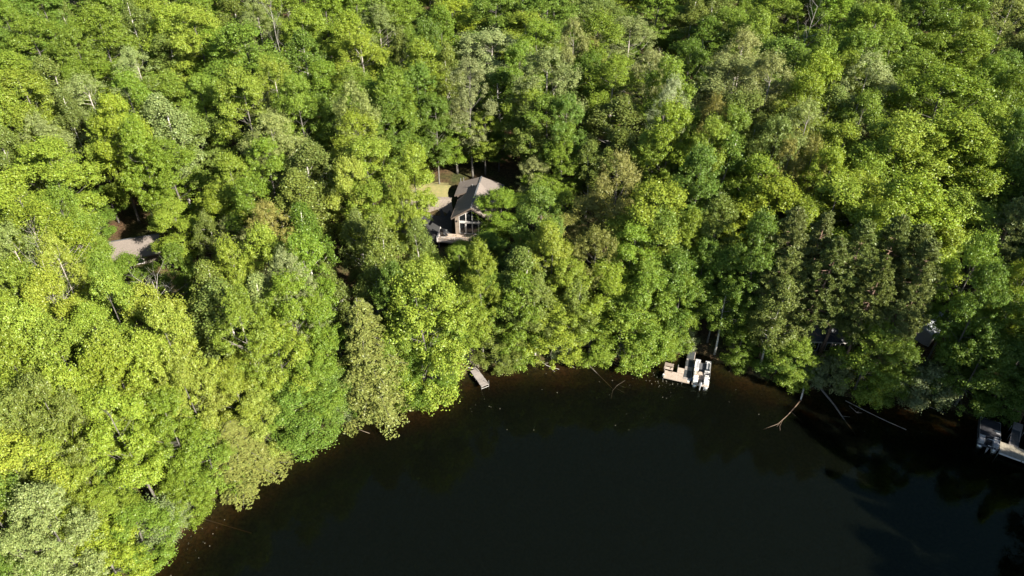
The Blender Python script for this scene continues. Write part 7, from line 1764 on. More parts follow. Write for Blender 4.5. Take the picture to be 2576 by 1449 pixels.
(135.85, 75.1, 7.16, 0.982, 1.683, 'd', 5.35, 3),
(-119.86, 16.31, 6.82, 1.065, 1.187, 'd', 0.24, 2),
(151.3, 52.3, 7.79, 1.026, 1.312, 'g', 3.69, 3),
(146.34, 163.81, 10.21, 1.076, 1.046, 'g', 2.09, 3),
(125.11, 63.89, 6.51, 0.911, 1.442, 'o', 5.62, 2),
(-116.27, -13.31, 6.2, 0.989, 1.018, 'g', 4.3, 3),
(-78.97, 77.27, 6.32, 1.039, 1.125, 'g', 1.45, 2),
(-162.72, 92.72, 10.39, 1.104, 1.238, 'd', 5.08, 3),
(112.36, 70.65, 5.97, 0.948, 1.562, 'g', 5.86, 0),
(132.53, 67.18, 6.91, 1.137, 1.582, 'g', 2.37, 3),
(-80.71, 1.91, 3.45, 1.071, 1.006, 'g', 4.96, 0),
(62.41, 17.74, 0.6, 1.098, 1.082, 'o', 1.94, 3),
(96.47, 61.48, 4.34, 1.126, 1.649, 'g', 2.51, 1),
(-125.82, 61.89, 8.11, 1.036, 1.09, 'd', 3.49, 3),
(113.74, 185.66, 10.33, 1.031, 1.226, 'g', 5.02, 3),
(-136.21, 30.92, 7.87, 1.056, 1.004, 'l', 3.87, 2),
(-140.83, 8.98, 7.69, 1.075, 1.154, 'd', 3.5, 0),
(145.83, 78.76, 7.69, 1.057, 1.542, 'd', 5.71, 1),
(-117.18, 136.68, 9.68, 1.041, 1.037, 'g', 1.92, 0),
(-138.9, 195.49, 12.59, 1.097, 1.021, 'l', 1.36, 0),
(-99.61, 20.54, 6.01, 1.138, 1.138, 'g', 2.44, 0),
(-129.48, 56.31, 8.16, 1.135, 1.248, 'd', 5.02, 3),
(148.51, 28.53, 7.86, 0.992, 1.212, 'l', 2.04, 1),
(31.04, 197.34, 9.87, 1.025, 1.316, 'g', 1.23, 1),
(136.14, 16.23, 7.31, 1.083, 1.126, 'g', 0.8, 2),
(149.71, 151.12, 9.84, 0.923, 1.252, 'g', 0.3, 1),
(155.72, 68.3, 8.06, 1.007, 1.56, 'd', 5.7, 3),
(-136.96, 110.23, 9.65, 0.984, 1.072, 'd', 3.15, 1),
(72.67, 68.63, 2.03, 1.069, 1.597, 'd', 6.09, 2),
(105.53, 55.98, 5.43, 0.976, 1.58, 'o', 1.74, 0),
(135.44, 54.51, 7.0, 0.976, 1.56, 'g', 5.47, 2),
(119.0, 145.04, 8.64, 0.923, 1.145, 'g', 0.12, 2),
(86.0, 52.73, 2.9, 1.075, 1.364, 'd', 5.83, 3),
(-71.04, 55.31, 5.26, 0.895, 1.037, 'd', 5.97, 2),
(-156.98, 47.38, 9.18, 0.975, 1.298, 'g', 4.89, 3),
(142.2, 77.29, 7.5, 0.991, 1.708, 'g', 1.38, 2),
(88.29, 57.68, 3.2, 1.121, 1.313, 'g', 4.99, 0),
(-53.2, 24.12, 1.58, 0.91, 1.089, 'd', 1.27, 2),
(-144.73, 101.6, 9.77, 1.101, 1.212, 'g', 5.96, 1),
(131.49, 57.29, 6.8, 1.108, 1.54, 'g', 4.46, 3),
(118.44, 59.74, 6.16, 1.128, 1.68, 'd', 3.28, 1),
(-95.57, 97.97, 7.59, 1.077, 1.047, 'g', 1.95, 0),
(164.98, 51.35, 8.48, 0.919, 1.555, 'o', 0.58, 3),
(65.37, 180.87, 9.4, 0.926, 1.146, 'o', 4.74, 2),
(77.66, 79.94, 3.57, 0.961, 1.713, 'd', 0.76, 3),
(127.3, 59.4, 6.6, 1.066, 1.463, 'l', 3.98, 3),
(128.11, 67.26, 6.69, 1.125, 1.733, 'g', 0.19, 0),
(-67.01, -2.73, 1.59, 0.979, 1.265, 'g', 3.81, 3),
(108.84, 42.0, 5.76, 0.865, 1.396, 'g', 0.35, 1),
(128.92, 37.15, 6.8, 0.881, 1.041, 'g', 1.98, 3),
(129.57, 46.1, 6.73, 1.083, 1.535, 'l', 3.04, 2),
(-131.53, 151.64, 10.72, 1.087, 1.314, 'd', 2.83, 3),
(112.28, 124.11, 7.59, 1.12, 1.304, 'l', 5.1, 3),
(115.59, 73.89, 6.18, 1.113, 1.519, 'g', 2.95, 2),
(101.35, 42.01, 5.17, 0.873, 1.425, 'l', 2.99, 1),
(-126.87, 97.98, 8.9, 0.953, 1.164, 'o', 2.77, 1),
(-122.66, 132.93, 9.75, 0.942, 1.126, 'g', 2.64, 0),
(-100.72, 81.91, 7.37, 0.986, 1.269, 'l', 2.25, 3),
(-157.72, 202.5, 13.48, 1.012, 1.278, 'd', 4.36, 2),
(142.51, 51.73, 7.35, 1.122, 1.732, 'o', 6.07, 2),
(-71.83, 76.71, 6.0, 0.862, 1.212, 'd', 0.69, 3),
(121.03, 66.36, 6.33, 0.89, 1.647, 'g', 3.36, 2),
(-63.31, -14.72, 0.54, 0.976, 1.248, 'd', 5.76, 1),
(83.55, 27.97, 3.5, 1.091, 1.261, 'o', 1.05, 0),
(66.18, -5.56, 0.66, 0.906, 1.083, 'd', 4.17, 3),
(-89.36, 95.52, 7.27, 0.968, 1.085, 'o', 2.91, 0),
(-64.22, 13.85, 2.27, 1.062, 1.003, 'g', 4.63, 2),
(-146.21, 169.68, 11.87, 1.135, 1.139, 'o', 3.85, 0),
(-148.11, 134.32, 10.78, 1.067, 1.243, 'g', 0.14, 3),
(-157.74, 10.14, 8.52, 0.911, 1.3, 'l', 5.68, 2),
(107.61, 49.19, 5.63, 0.983, 1.663, 'o', 3.13, 2),
(-112.58, 12.7, 6.41, 1.028, 1.191, 'd', 3.18, 1),
(-148.37, 120.72, 10.41, 1.147, 1.248, 'd', 0.58, 3),
(72.06, 198.18, 10.33, 0.993, 1.064, 'l', 3.43, 2),
(116.05, 16.01, 6.31, 0.865, 1.004, 'g', 5.42, 1),
(-131.39, 198.4, 12.46, 0.972, 1.07, 'l', 3.58, 0),
(94.71, 111.76, 6.59, 0.904, 1.286, 'g', 5.42, 3),
(66.08, 18.43, 1.12, 0.866, 1.184, 'g', 0.05, 1),
(143.45, 27.35, 7.63, 0.941, 1.172, 'o', 5.37, 0),
(-44.15, 204.93, 10.7, 1.082, 1.202, 'l', 1.4, 2),
(-157.14, 67.99, 9.66, 0.893, 1.205, 'g', 3.23, 0),
(81.39, 21.37, 3.13, 0.96, 0.996, 'o', 3.69, 2),
(111.72, 19.52, 6.12, 1.119, 1.097, 'g', 0.98, 2),
(89.49, 92.28, 5.64, 0.987, 1.186, 'o', 5.39, 2),
(53.52, 204.92, 10.4, 0.942, 1.202, 'o', 0.11, 3),
(72.95, 35.27, 1.99, 1.103, 1.023, 'g', 1.73, 1),
(116.1, 52.11, 6.03, 1.088, 1.47, 'l', 1.14, 1),
(63.32, 28.26, 0.88, 0.887, 1.211, 'd', 0.16, 2),
(-77.17, 37.87, 5.16, 0.993, 1.301, 'l', 5.97, 0),
(-94.38, 196.71, 11.38, 0.995, 1.055, 'l', 2.39, 3),
(-83.36, 30.27, 5.46, 0.974, 1.261, 'g', 2.22, 3),
(108.86, 52.73, 5.67, 1.129, 1.558, 'o', 6.17, 1),
(-105.56, 97.99, 8.0, 1.04, 1.062, 'g', 0.46, 1),
(-163.84, -10.58, 8.51, 1.104, 1.223, 'o', 4.78, 0),
(96.23, 38.44, 4.66, 0.985, 1.244, 'g', 4.83, 3),
(75.57, 47.57, 1.75, 1.13, 1.5, 'l', 2.27, 3),
(115.43, 45.8, 6.04, 1.133, 1.374, 'o', 0.78, 1),
(-139.1, 67.55, 8.83, 0.987, 1.319, 'd', 3.99, 1),
(-97.46, 173.41, 10.46, 0.863, 1.287, 'g', 6.14, 3),
(5.86, 188.58, 9.51, 0.964, 1.106, 'g', 4.84, 1),
(106.59, 37.39, 5.72, 0.919, 1.163, 'g', 4.93, 2),
(113.6, 142.03, 8.37, 1.039, 1.193, 'd', 1.54, 3),
(-128.19, 3.7, 7.01, 1.116, 1.167, 'd', 4.11, 1),
(96.93, 77.5, 5.27, 0.965, 1.674, 'g', 5.01, 3),
(94.12, 203.56, 10.89, 0.937, 0.992, 'l', 2.49, 1),
(155.2, 126.38, 9.23, 1.037, 1.038, 'l', 2.52, 0),
(148.8, 33.86, 7.8, 1.066, 1.286, 'o', 5.5, 1),
(117.15, 204.73, 11.28, 0.96, 1.143, 'l', 0.64, 0),
(-10.08, 195.29, 9.93, 1.061, 1.014, 'g', 0.39, 1),
(80.94, 77.08, 3.57, 1.014, 1.338, 'g', 3.9, 3),
(71.96, 29.58, 2.01, 0.898, 1.011, 'l', 3.46, 3),
(-74.55, -8.88, 2.2, 1.125, 1.066, 'd', 2.97, 2),
(111.96, -12.6, 5.88, 0.852, 1.131, 'g', 1.57, 0),
(70.66, 16.68, 1.69, 0.938, 1.08, 'g', 2.01, 1),
(74.81, 77.28, 3.07, 0.901, 1.437, 'g', 3.39, 2),
(162.67, 23.17, 8.61, 1.037, 1.132, 'g', 0.33, 3),
(161.49, 167.95, 10.86, 1.05, 1.172, 'g', 1.18, 1),
(78.69, -13.07, 2.13, 1.092, 1.211, 'l', 5.84, 2),
(111.6, 74.53, 6.01, 0.85, 1.702, 'l', 2.8, 0),
(94.36, 16.64, 4.75, 0.879, 0.991, 'g', 2.82, 1),
(62.65, 36.7, 0.62, 0.944, 1.211, 'l', 1.98, 3),
(138.86, 65.49, 7.21, 1.038, 1.464, 'o', 5.42, 1),
(158.9, 66.12, 8.2, 1.044, 1.661, 'o', 4.55, 0),
(110.21, 63.28, 5.77, 1.051, 1.544, 'g', 4.6, 1),
(140.4, 62.15, 7.26, 0.886, 1.623, 'l', 0.95, 2),
(79.29, 46.03, 2.27, 1.039, 1.318, 'g', 2.14, 3),
(-102.07, -14.93, 5.4, 1.11, 1.179, 'd', 1.61, 0),
(99.98, 70.34, 5.14, 1.114, 1.558, 'd', 3.55, 1),
(102.07, 63.92, 5.12, 0.919, 1.568, 'g', 4.57, 0),
(144.96, 44.11, 7.51, 0.968, 1.462, 'o', 4.07, 2),
(-82.54, 204.68, 11.43, 0.888, 1.267, 'd', 1.46, 2),
(97.34, 101.25, 6.23, 1.058, 1.085, 'g', 4.58, 2),
(159.59, 42.4, 8.25, 0.92, 1.597, 'd', 1.21, 2),
(127.57, 55.65, 6.6, 1.131, 1.352, 'o', 2.21, 1),
(134.95, 25.63, 7.25, 0.955, 1.085, 'g', 2.35, 2),
(151.19, 78.27, 7.94, 0.96, 1.617, 'g', 0.84, 0),
(142.13, 192.42, 11.26, 1.126, 1.125, 'l', 1.04, 1),
(117.99, 63.57, 6.16, 0.871, 1.386, 'd', 4.1, 3),
(-143.37, 20.9, 8.0, 1.035, 1.042, 'l', 2.97, 1),
(-94.02, 180.88, 10.68, 0.922, 1.185, 'l', 4.97, 1),
(83.4, 176.99, 9.49, 0.854, 1.152, 'g', 1.61, 3),
(88.85, 189.97, 10.18, 1.005, 1.057, 'g', 3.97, 1),
(-127.27, 122.85, 9.6, 0.926, 1.106, 'g', 3.53, 2),
(164.98, 99.22, 8.95, 1.119, 1.09, 'd', 3.25, 2),
(138.74, 43.8, 7.2, 0.954, 1.42, 'o', 4.76, 0),
(80.39, 90.28, 4.89, 1.056, 1.068, 'g', 5.52, 0),
(111.36, 31.26, 6.04, 0.97, 1.061, 'g', 2.5, 0),
(149.6, 64.14, 7.73, 1.121, 1.588, 'o', 1.28, 2),
(131.07, 33.53, 6.95, 0.865, 1.318, 'o', 5.71, 0),
(-88.93, 89.41, 7.07, 1.087, 1.212, 'o', 0.58, 0),
(82.46, 44.24, 2.73, 0.992, 1.556, 'l', 5.08, 2),
(139.68, 2.47, 7.37, 1.108, 1.297, 'g', 2.98, 3),
(155.01, 52.94, 7.98, 1.023, 1.351, 'g', 4.59, 1),
(85.45, -3.12, 3.21, 1.094, 1.1, 'o', 0.63, 3),
(-138.11, 102.44, 9.5, 0.953, 1.166, 'g', 1.61, 0),
(21.48, 185.37, 9.27, 1.137, 1.315, 'g', 3.14, 3),
(-164.94, 162.9, 12.32, 1.086, 1.094, 'o', 2.37, 2),
(143.85, 32.45, 7.58, 0.961, 1.313, 'l', 3.14, 1),
(153.75, 49.29, 7.92, 0.981, 1.737, 'g', 3.13, 3),
(156.8, 28.84, 8.25, 0.969, 1.191, 'o', 5.86, 1),
(122.13, 42.46, 6.4, 1.07, 1.735, 'd', 3.48, 3),
(-88.97, 12.34, 5.03, 1.032, 1.282, 'd', 5.1, 1),
(100.82, 74.86, 5.51, 1.016, 1.513, 'l', 3.54, 0),
(-80.11, 194.48, 10.92, 0.928, 1.011, 'd', 0.04, 1),
(-161.55, 174.51, 12.59, 1.028, 1.29, 'g', 2.24, 1),
(154.61, 178.96, 11.06, 0.857, 1.298, 'd', 1.96, 1),
(-126.45, 162.51, 10.95, 1.064, 1.105, 'l', 2.76, 3),
(104.07, 13.66, 5.7, 0.991, 1.092, 'g', 5.87, 1),
(135.91, 134.13, 8.75, 1.016, 1.078, 'g', 1.61, 1),
(69.97, 26.2, 1.72, 0.919, 1.095, 'd', 1.44, 1),
(64.55, 7.58, 0.74, 0.852, 1.305, 'g', 0.68, 2),
(145.8, 49.12, 7.53, 1.001, 1.736, 'd', 1.64, 2),
(126.58, 3.9, 6.73, 0.879, 1.245, 'd', 5.08, 3),
(108.63, 70.0, 5.79, 1.038, 1.41, 'l', 0.39, 1),
(-137.47, 80.33, 8.98, 1.058, 1.22, 'g', 0.59, 1),
(82.3, 55.66, 2.41, 0.969, 1.523, 'l', 4.18, 1),
(130.54, 108.93, 7.72, 0.913, 1.087, 'd', 4.75, 1),
(161.64, 34.9, 8.41, 0.974, 1.277, 'l', 3.77, 0),
(92.81, 30.19, 4.65, 0.877, 1.036, 'd', 4.65, 2),
(122.23, 120.08, 7.77, 1.05, 1.137, 'l', 3.56, 1),
(118.18, 37.29, 6.28, 0.92, 1.074, 'o', 0.18, 2),
(102.92, 178.48, 9.8, 0.935, 1.104, 'l', 0.72, 1),
(76.86, 11.27, 2.41, 0.946, 1.114, 'g', 0.47, 3),
(152.22, -0.28, 7.96, 1.031, 1.237, 'd', 4.49, 1),
(78.5, 25.65, 2.82, 1.092, 1.168, 'g', 5.1, 2),
(164.5, 26.34, 8.66, 0.933, 0.996, 'g', 3.48, 2),
(-100.11, 10.2, 5.8, 1.043, 1.309, 'l', 2.58, 3),
(158.5, 15.82, 8.41, 1.094, 1.174, 'd', 0.41, 1),
(117.0, 161.54, 9.3, 0.922, 1.029, 'g', 1.78, 0),
(137.29, 37.04, 7.2, 1.144, 1.279, 'o', 0.35, 3),
(126.1, 15.3, 6.8, 0.862, 1.035, 'g', 2.74, 0),
(153.71, 89.7, 8.24, 0.873, 1.071, 'g', 0.34, 0),
(84.72, 59.88, 2.8, 0.918, 1.703, 'o', 3.64, 0),
(156.9, 74.03, 8.17, 1.055, 1.649, 'd', 4.76, 2),
(62.09, 22.35, 0.62, 0.882, 1.097, 'l', 0.19, 3),
(-145.9, 127.21, 10.49, 0.966, 1.112, 'o', 5.31, 0),
(-163.98, 57.23, 9.71, 1.026, 1.24, 'g', 3.59, 2),
(-105.46, -1.14, 5.85, 0.957, 1.005, 'd', 4.27, 0),
(116.32, 68.52, 6.13, 0.968, 1.49, 'g', 0.74, 1),
(120.14, 178.02, 10.11, 1.085, 1.101, 'g', 4.99, 2),
(148.33, 13.13, 7.88, 1.029, 1.08, 'g', 2.97, 1),
(-148.2, 28.4, 8.36, 1.139, 1.085, 'g', 5.36, 2),
(154.14, 34.35, 8.05, 1.036, 1.18, 'g', 4.51, 1),
(-163.97, 44.14, 9.41, 0.905, 1.271, 'd', 0.63, 0),
(66.87, -13.14, 0.57, 1.068, 1.173, 'g', 2.15, 1),
(-19.54, 202.96, 10.35, 0.974, 1.012, 'd', 3.47, 3),
(120.97, -7.3, 6.37, 1.088, 1.278, 'o', 0.53, 2)]
for (ty, va, x, y, z, h, wd, rz, co, jt, label, group) in TREES:
    tm, cm, PH, PW = PROTO[ty][va % len(PROTO[ty])]
    t = empty(NAME[ty], (x, y, z), label, CATG.get(ty, 'tree'), rz, group)
    t.scale = (wd / PW, wd / PW, h / PH)
    tr = put('trunk', tm, t)
    cr = put('bare_branches' if ty == 'D' else 'crown', cm, t)
    c = TINT[co]; cr['tint'] = (c[0] * jt[0], c[1] * jt[1], c[2] * jt[2])

# trees beyond the frame and trees too hidden to pick apart: one mass
pm = bpy.data.meshes.new('forest'); pm.from_pydata([q[:3] for q in MASS], [], [])
for an, ty_, data in (('scl', 'FLOAT_VECTOR', [v for q in MASS for v in (q[3], q[3], q[4])]), ('tint', 'FLOAT_COLOR', [v for q in MASS for v in (*TINT[q[5]], 1)]), ('rz', 'FLOAT', [q[6] for q in MASS]), ('pick', 'INT', [q[7] for q in MASS])):
    at = pm.attributes.new(an, ty_, 'POINT'); at.data.foreach_set({'FLOAT_VECTOR': 'vector', 'FLOAT_COLOR': 'color'}.get(ty_, 'value'), data)
fo = put('forest', pm); tag(fo, kind='stuff'); fo['label'] = 'dense broadleaf forest filling the gaps and standing beyond the frame'
ng = bpy.data.node_groups.new('forest', 'GeometryNodeTree')
ng.interface.new_socket('Geometry', in_out='INPUT', socket_type='NodeSocketGeometry'); ng.interface.new_socket('Geometry', in_out='OUTPUT', socket_type='NodeSocketGeometry')
gi = ng.nodes.new('NodeGroupInput'); go = ng.nodes.new('NodeGroupOutput'); jn = ng.nodes.new('GeometryNodeJoinGeometry')
def named(nm, ty_):
    q = ng.nodes.new('GeometryNodeInputNamedAttribute'); q.data_type = ty_; q.inputs[0].default_value = nm; return q.outputs[0]
cxyz = ng.nodes.new('ShaderNodeCombineXYZ'); ng.links.new(named('rz', 'FLOAT'), cxyz.inputs[2])
mass_src = [PROTO['M'][0], PROTO['M'][1], PROTO['B'][0], PROTO['M'][3]]
for k, (tm, cm, PH, PW) in enumerate(mass_src):
    cmpn = ng.nodes.new('FunctionNodeCompare'); cmpn.data_type = 'INT'; cmpn.operation = 'EQUAL'; ng.links.new(named('pick', 'INT'), cmpn.inputs[2]); cmpn.inputs[3].default_value = k
    for me in (tm, cm):
        so = next(o for o in bpy.data.objects if o.data == me)
        oi = ng.nodes.new('GeometryNodeObjectInfo'); oi.inputs[0].default_value = so; oi.inputs['As Instance'].default_value = False
        ip = ng.nodes.new('GeometryNodeInstanceOnPoints')
        ng.links.new(gi.outputs[0], ip.inputs['Points']); ng.links.new(cmpn.outputs[0], ip.inputs['Selection']); ng.links.new(oi.outputs['Geometry'], ip.inputs['Instance'])
        ng.links.new(cxyz.outputs[0], ip.inputs['Rotation']); ng.links.new(named('scl', 'FLOAT_VECTOR'), ip.inputs['Scale'])
        ng.links.new(ip.outputs[0], jn.inputs[0])
ng.links.new(jn.outputs[0], go.inputs[0])
md = fo.modifiers.new('forest', 'NODES'); md.node_group = ng

# ------------------------------------------------------------------ lake house
H_ = empty('lake_house', (-8.76, 92.47, 4.5), 'taupe lake house with shingled gable roofs and tall gable windows facing the lake', 'house', -.13)
HW = 2.67; OV = .45; FL = 5.95; EH = 3.16; RI = 2.09; SL = RI / (HW + OV)
wallz = EH + OV * SL - .22
def eavez(x): return wallz + (HW - abs(x - HW)) * SL
rx0, rx1 = 2.5 - 3.72, 2.5 + 3.72; RE = 3.29; RR = 1.29; RSL = RR / 3.72
# walls of the front wing: two side walls, gable wall built round its openings
mb = MB(); mb.box(.08, FL / 2 + .1, wallz / 2 - .4, .16, FL - .2, wallz + .8).box(2 * HW - .08, FL / 2 + .1, wallz / 2 - .4, .16, FL - .2, wallz + .8)
mb.prism([(0, 0, -.8), (.62, 0, -.8), (.62, 0, eavez(.62)), (0, 0, wallz)], (0, .16, 0))
mb.prism([(2 * HW - .62, 0, -.8), (2 * HW, 0, -.8), (2 * HW, 0, wallz), (2 * HW - .62, 0, eavez(.62))], (0, .16, 0))
mb.prism([(.62, 0, -.8), (2 * HW - .62, 0, -.8), (2 * HW - .62, 0, .12), (.62, 0, .12)], (0, .16, 0))
mb.prism([(.62, 0, eavez(.62) - .42), (HW, 0, eavez(HW) - .62), (2 * HW - .62, 0, eavez(.62) - .42), (2 * HW - .62, 0, eavez(.62)), (HW, 0, eavez(HW)), (.62, 0, eavez(.62))], (0, .16, 0))
mb.build('wall', 'siding', H_)
WZ = 2.25
mb = MB(); mb.box(HW, .05, WZ, 2 * HW - 1.24, .20, .30); mb.build('window_header', 'white_trim', H_)
xs = [.62, 1.7, HW, 2 * HW - 1.7, 2 * HW - .62]
for k in range(4):                                           # lower row of tall windows
    a, b = xs[k], xs[k + 1]
    fr_ = MB(); z0, z1 = .12, WZ - .15; q = .07
    fr_.box(a + q / 2 + .004, .03, (z0 + z1) / 2, q, .12, z1 - z0).box(b - q / 2 - .004, .03, (z0 + z1) / 2, q, .12, z1 - z0).box((a + b) / 2, .03, z1 - q / 2, b - a - 2 * q - .01, .11, q).box((a + b) / 2, .03, z0 + q / 2, b - a - 2 * q - .01, .11, q)
    f = fr_.build('window', 'white_trim', H_)
    MB().box((a + b) / 2, .10, (z0 + z1) / 2, b - a - .1, .02, z1 - z0 - .1).build('pane', 'glass', f)
cw = MB()
for q in range(5): cw.tube([(1.52 + .05 * q, -.0 + .03 * (q % 2), .25), (1.55 + .05 * q, .0 + .03 * (q % 2), 1.2), (1.53 + .045 * q, .01, 1.95)], [.05, .04, .045], 5)
cw.build('curtain', 'curtain', H_)
for k in range(4):                                           # gable panes above the header
    a, b = xs[k], xs[k + 1]; z0 = WZ + .15
    def top(x): return (eavez(.62) - .42) + ((eavez(HW) - .62) - (eavez(.62) - .42)) * (1 - abs(x - HW) / (HW - .62))
    ta, tb = max(top(a), z0 + .05), max(top(b), z0 + .05)
    fr_ = MB(); q = .06
    fr_.prism([(a, -.02, z0), (a + q, -.02, z0), (a + q, -.02, ta), (a, -.02, ta)], (0, .1, 0)); fr_.prism([(b - q, -.02, z0), (b, -.02, z0), (b, -.02, tb), (b - q, -.02, tb)], (0, .1, 0))
    fr_.prism([(a + q, -.02, ta - q), (b - q, -.02, tb - q), (b - q, -.02, tb), (a + q, -.02, ta)], (0, .095, 0))
    f = fr_.build('gable_window', 'white_trim', H_)
    MB().prism([(a + .03, .09, z0), (b - .03, .09, z0), (b - .03, .09, tb - .03), (a + .03, .09, ta - .03)], (0, .02, 0)).build('pane', 'glass', f)
# roofs
rz_ = EH + RI
mb = MB()
mb.slab([(-OV, -.6, EH), (HW, -.6, rz_), (HW, FL + 1.2, rz_), (-OV, FL - .9, EH)], .14)
mb.slab([(HW, -.6, rz_), (2 * HW + OV, -.6, EH), (2 * HW + OV, FL, EH), (HW, FL + 1.2, rz_)], .14)
mb.build('roof', 'shingle', H_)
mb = MB(); mb.prism([(-OV, -.66, EH - .24), (HW, -.66, rz_ - .24), (HW, -.66, rz_ + .02), (-OV, -.66, EH + .02)], (0, .055, 0)).prism([(HW, -.66, rz_ - .24), (2 * HW + OV, -.66, EH - .24), (2 * HW + OV, -.66, EH + .02), (HW, -.66, rz_ + .02)], (0, .055, 0))
mb.box(-OV - .04, (FL - 1.55) / 2, EH - .08, .07, FL - .4, .16); mb.build('fascia', 'brown_trim', H_)
MB().box(HW, FL / 2 + .1, rz_ + .03, .24, FL + 1.3, .05).build('ridge_cap', 'dark_shingle', H_)
# rear block, lower pitch
mb = MB(); mb.box(2.5, FL + 2.3, RE / 2 - .5, 6.6, 4.0, RE + .9)
mb.prism([(rx0 + .42, FL + .3, RE - .05), (rx1 - .42, FL + .3, RE - .05), (2.5, FL + .3, RE + RR - .16)], (0, 4.0, 0)); mb.build('rear_wall', 'siding', H_)
mb = MB()
mb.slab([(rx0, FL, RE), (2.5, FL, RE + RR), (2.5, FL + 4.33, RE + RR), (rx0, FL + 4.33, RE)], .16)
mb.slab([(2.5, FL, RE + RR), (rx1, FL, RE), (rx1, FL + 4.33, RE), (2.5, FL + 4.33, RE + RR)], .16); mb.build('rear_roof', 'shingle', H_)
MB().box(2.5, FL + 2.16, RE + RR + .035, .22, 4.36, .05).build('ridge_cap', 'dark_shingle', H_)
mb = MB(); mb.prism([(rx0, FL - .06, RE - .2), (2.5, FL - .06, RE + RR - .2), (2.5, FL - .06, RE + RR + .015), (rx0, FL - .06, RE + .015)], (0, .055, 0)).prism([(2.5, FL - .06, RE + RR - .2), (rx1, FL - .06, RE - .2), (rx1, FL - .06, RE + .015), (2.5, FL - .06, RE + RR + .015)], (0, .055, 0)); mb.build('fascia', 'brown_trim', H_)
MB().tube([(rx0 + .5, FL - .02, RE - .2), (rx0 + .55, FL + .22, RE - .45), (rx0 + .55, FL + .24, .0)], .05, 6).build('downspout', 'brown_trim', H_)
MB().tube([(1.55, FL + 1.1, RE + .9), (1.55, FL + 1.1, RE + 1.55)], .05, 6).tube([(1.45, FL + 1.1, RE + 1.55), (1.65, FL + 1.1, RE + 1.55)], .06, 6).build('vent_pipe', 'dull_metal', H_)
for dx in (0, .5): MB().tube([(rx0 + .25 + dx, FL + 4.2, RE - .1 + dx * .3), (rx0 + .25 + dx, FL + 4.2, RE + .8 + dx * .3)], .06, 6).build('flue_pipe', 'metal', H_)
MB().box(.3, -.05, 2.35, .16, .12, .26).build('wall_lamp', 'black', H_)
# deck in front
dk = empty('house_deck', (-8.76, 92.47, 4.5), 'railed wooden deck along the lake side of the taupe lake house', 'deck', -.13)
random.seed(4)
for k in range(13): MB().box(1.2 + .02 * math.sin(k), -.16 - .19 * k, -.06, 7.4, .17, .04).build('plank', 'deck_wood', dk)
mb = MB(); mb.box(1.2, -1.3, -.16, 7.3, 2.3, .14)
for px in (-2.2, .2, 2.6, 4.6): mb.box(px, -2.3, -1.6, .16, .16, 2.8)
mb.build('deck_frame', 'grey_plank', dk)
def rail(pts):
    for a, b in zip(pts[:-1], pts[1:]):
        a = Vector(a); b = Vector(b); L = (b - a).length; m_ = MB()
        for hz in (.95, .15):
            m_.tube([a + Vector((0, 0, hz)), b + Vector((0, 0, hz))], .045, 4)
        for q in range(int(L / .14)): c_ = a.lerp(b, (q + .5) / int(L / .14)); m_.tube([c_ + Vector((0, 0, .15)), c_ + Vector((0, 0, .95))], .014, 4)
        m_.build('railing', 'white_trim', dk)
        MB().box(a.x, a.y, a.z + .5, .1, .1, 1.04).build('railing_post', 'white_trim', dk)
rail([(-2.4, .1, -.04), (-2.4, -2.5, -.04), (.3, -2.5, -.04), (2.6, -2.5, -.04), (4.8, -2.5, -.04)])
ch = empty('deck_chair', (-10.2, 91.5, 4.47), 'dark deck chair at the left end of the house deck', 'chair', .6)
MB().rbox(0, 0, .42, .55, .55, .07, .02).build('seat', 'black', ch); MB().prism([(-.27, .25, .44), (.27, .25, .44), (.27, .42, 1.0), (-.27, .42, 1.0)], (0, .05, 0)).build('backrest', 'black', ch)
for sx in (-.24, .24):
    for sy in (-.24, .24): MB().tube([(sx, sy, 0), (sx, sy, .42)], .02, 5).build('leg', 'metal', ch)
    MB().box(sx, 0, .64, .05, .55, .04).build('armrest', 'metal', ch)
gr = empty('barbecue_grill', (-10.75, 92.2, 4.47), 'black barbecue grill beside the deck chair near the house corner', 'grill', -.1)
MB().rbox(0, 0, .78, .7, .5, .2, .05).build('firebox', 'black', gr); MB().rbox(0, .02, .98, .7, .48, .2, .09).build('lid', 'black', gr); MB().box(0, 0, .35, .55, .4, .5).build('cart', 'dull_metal', gr); MB().box(.55, 0, .86, .35, .4, .03).build('side_shelf', 'metal', gr)

# ------------------------------------------------------------------ small cabin on the left slope
lt = .315
cb = empty('small_cabin', (-59.02, 85.87, 5.6), 'small cabin on the left slope with one brown shingle roof showing between trees', 'cabin', lt)
RZ = 2.9; LW = 7.4
mb = MB(); mb.box(LW / 2, -2.75, -.1, LW - .8, 3.6, 2.9); mb.prism([(.42, -4.55, 1.35), (.42, -.95, 1.35), (.42, -1.9, 2.6)], (LW - .84, 0, 0)); mb.build('wall', 'dark_siding', cb)
mb = MB(); mb.slab([(0, -5.0, 1.5), (LW, -5.0, 1.5), (LW, 0 - 1.9, RZ), (0, -1.9, RZ)], .14)
mb.build('roof', 'shingle', cb)
mb = MB(); mb.slab([(0, -1.9, RZ), (LW, -1.9, RZ), (LW, -.45, 1.45), (0, -.45, 1.45)], .14); mb.build('roof', 'shingle', cb)
MB().box(LW / 2, -1.9, RZ + .03, LW + .02, .2, .05).build('ridge_cap', 'dark_shingle', cb)
mb = MB(); mb.prism([(-.06, -5.0, 1.32), (-.06, -1.9, RZ - .18), (-.06, -1.9, RZ + .015), (-.06, -5.0, 1.515)], (.055, 0, 0)); mb.build('fascia', 'brown_trim', cb)
for wx in (1.6, 4.4):
    f = MB().box(wx, -4.62, .6, 1.1, .1, .9).build('window', 'white_trim', cb); MB().box(wx, -4.66, .6, .92, .06, .72).build('pane', 'glass', f)

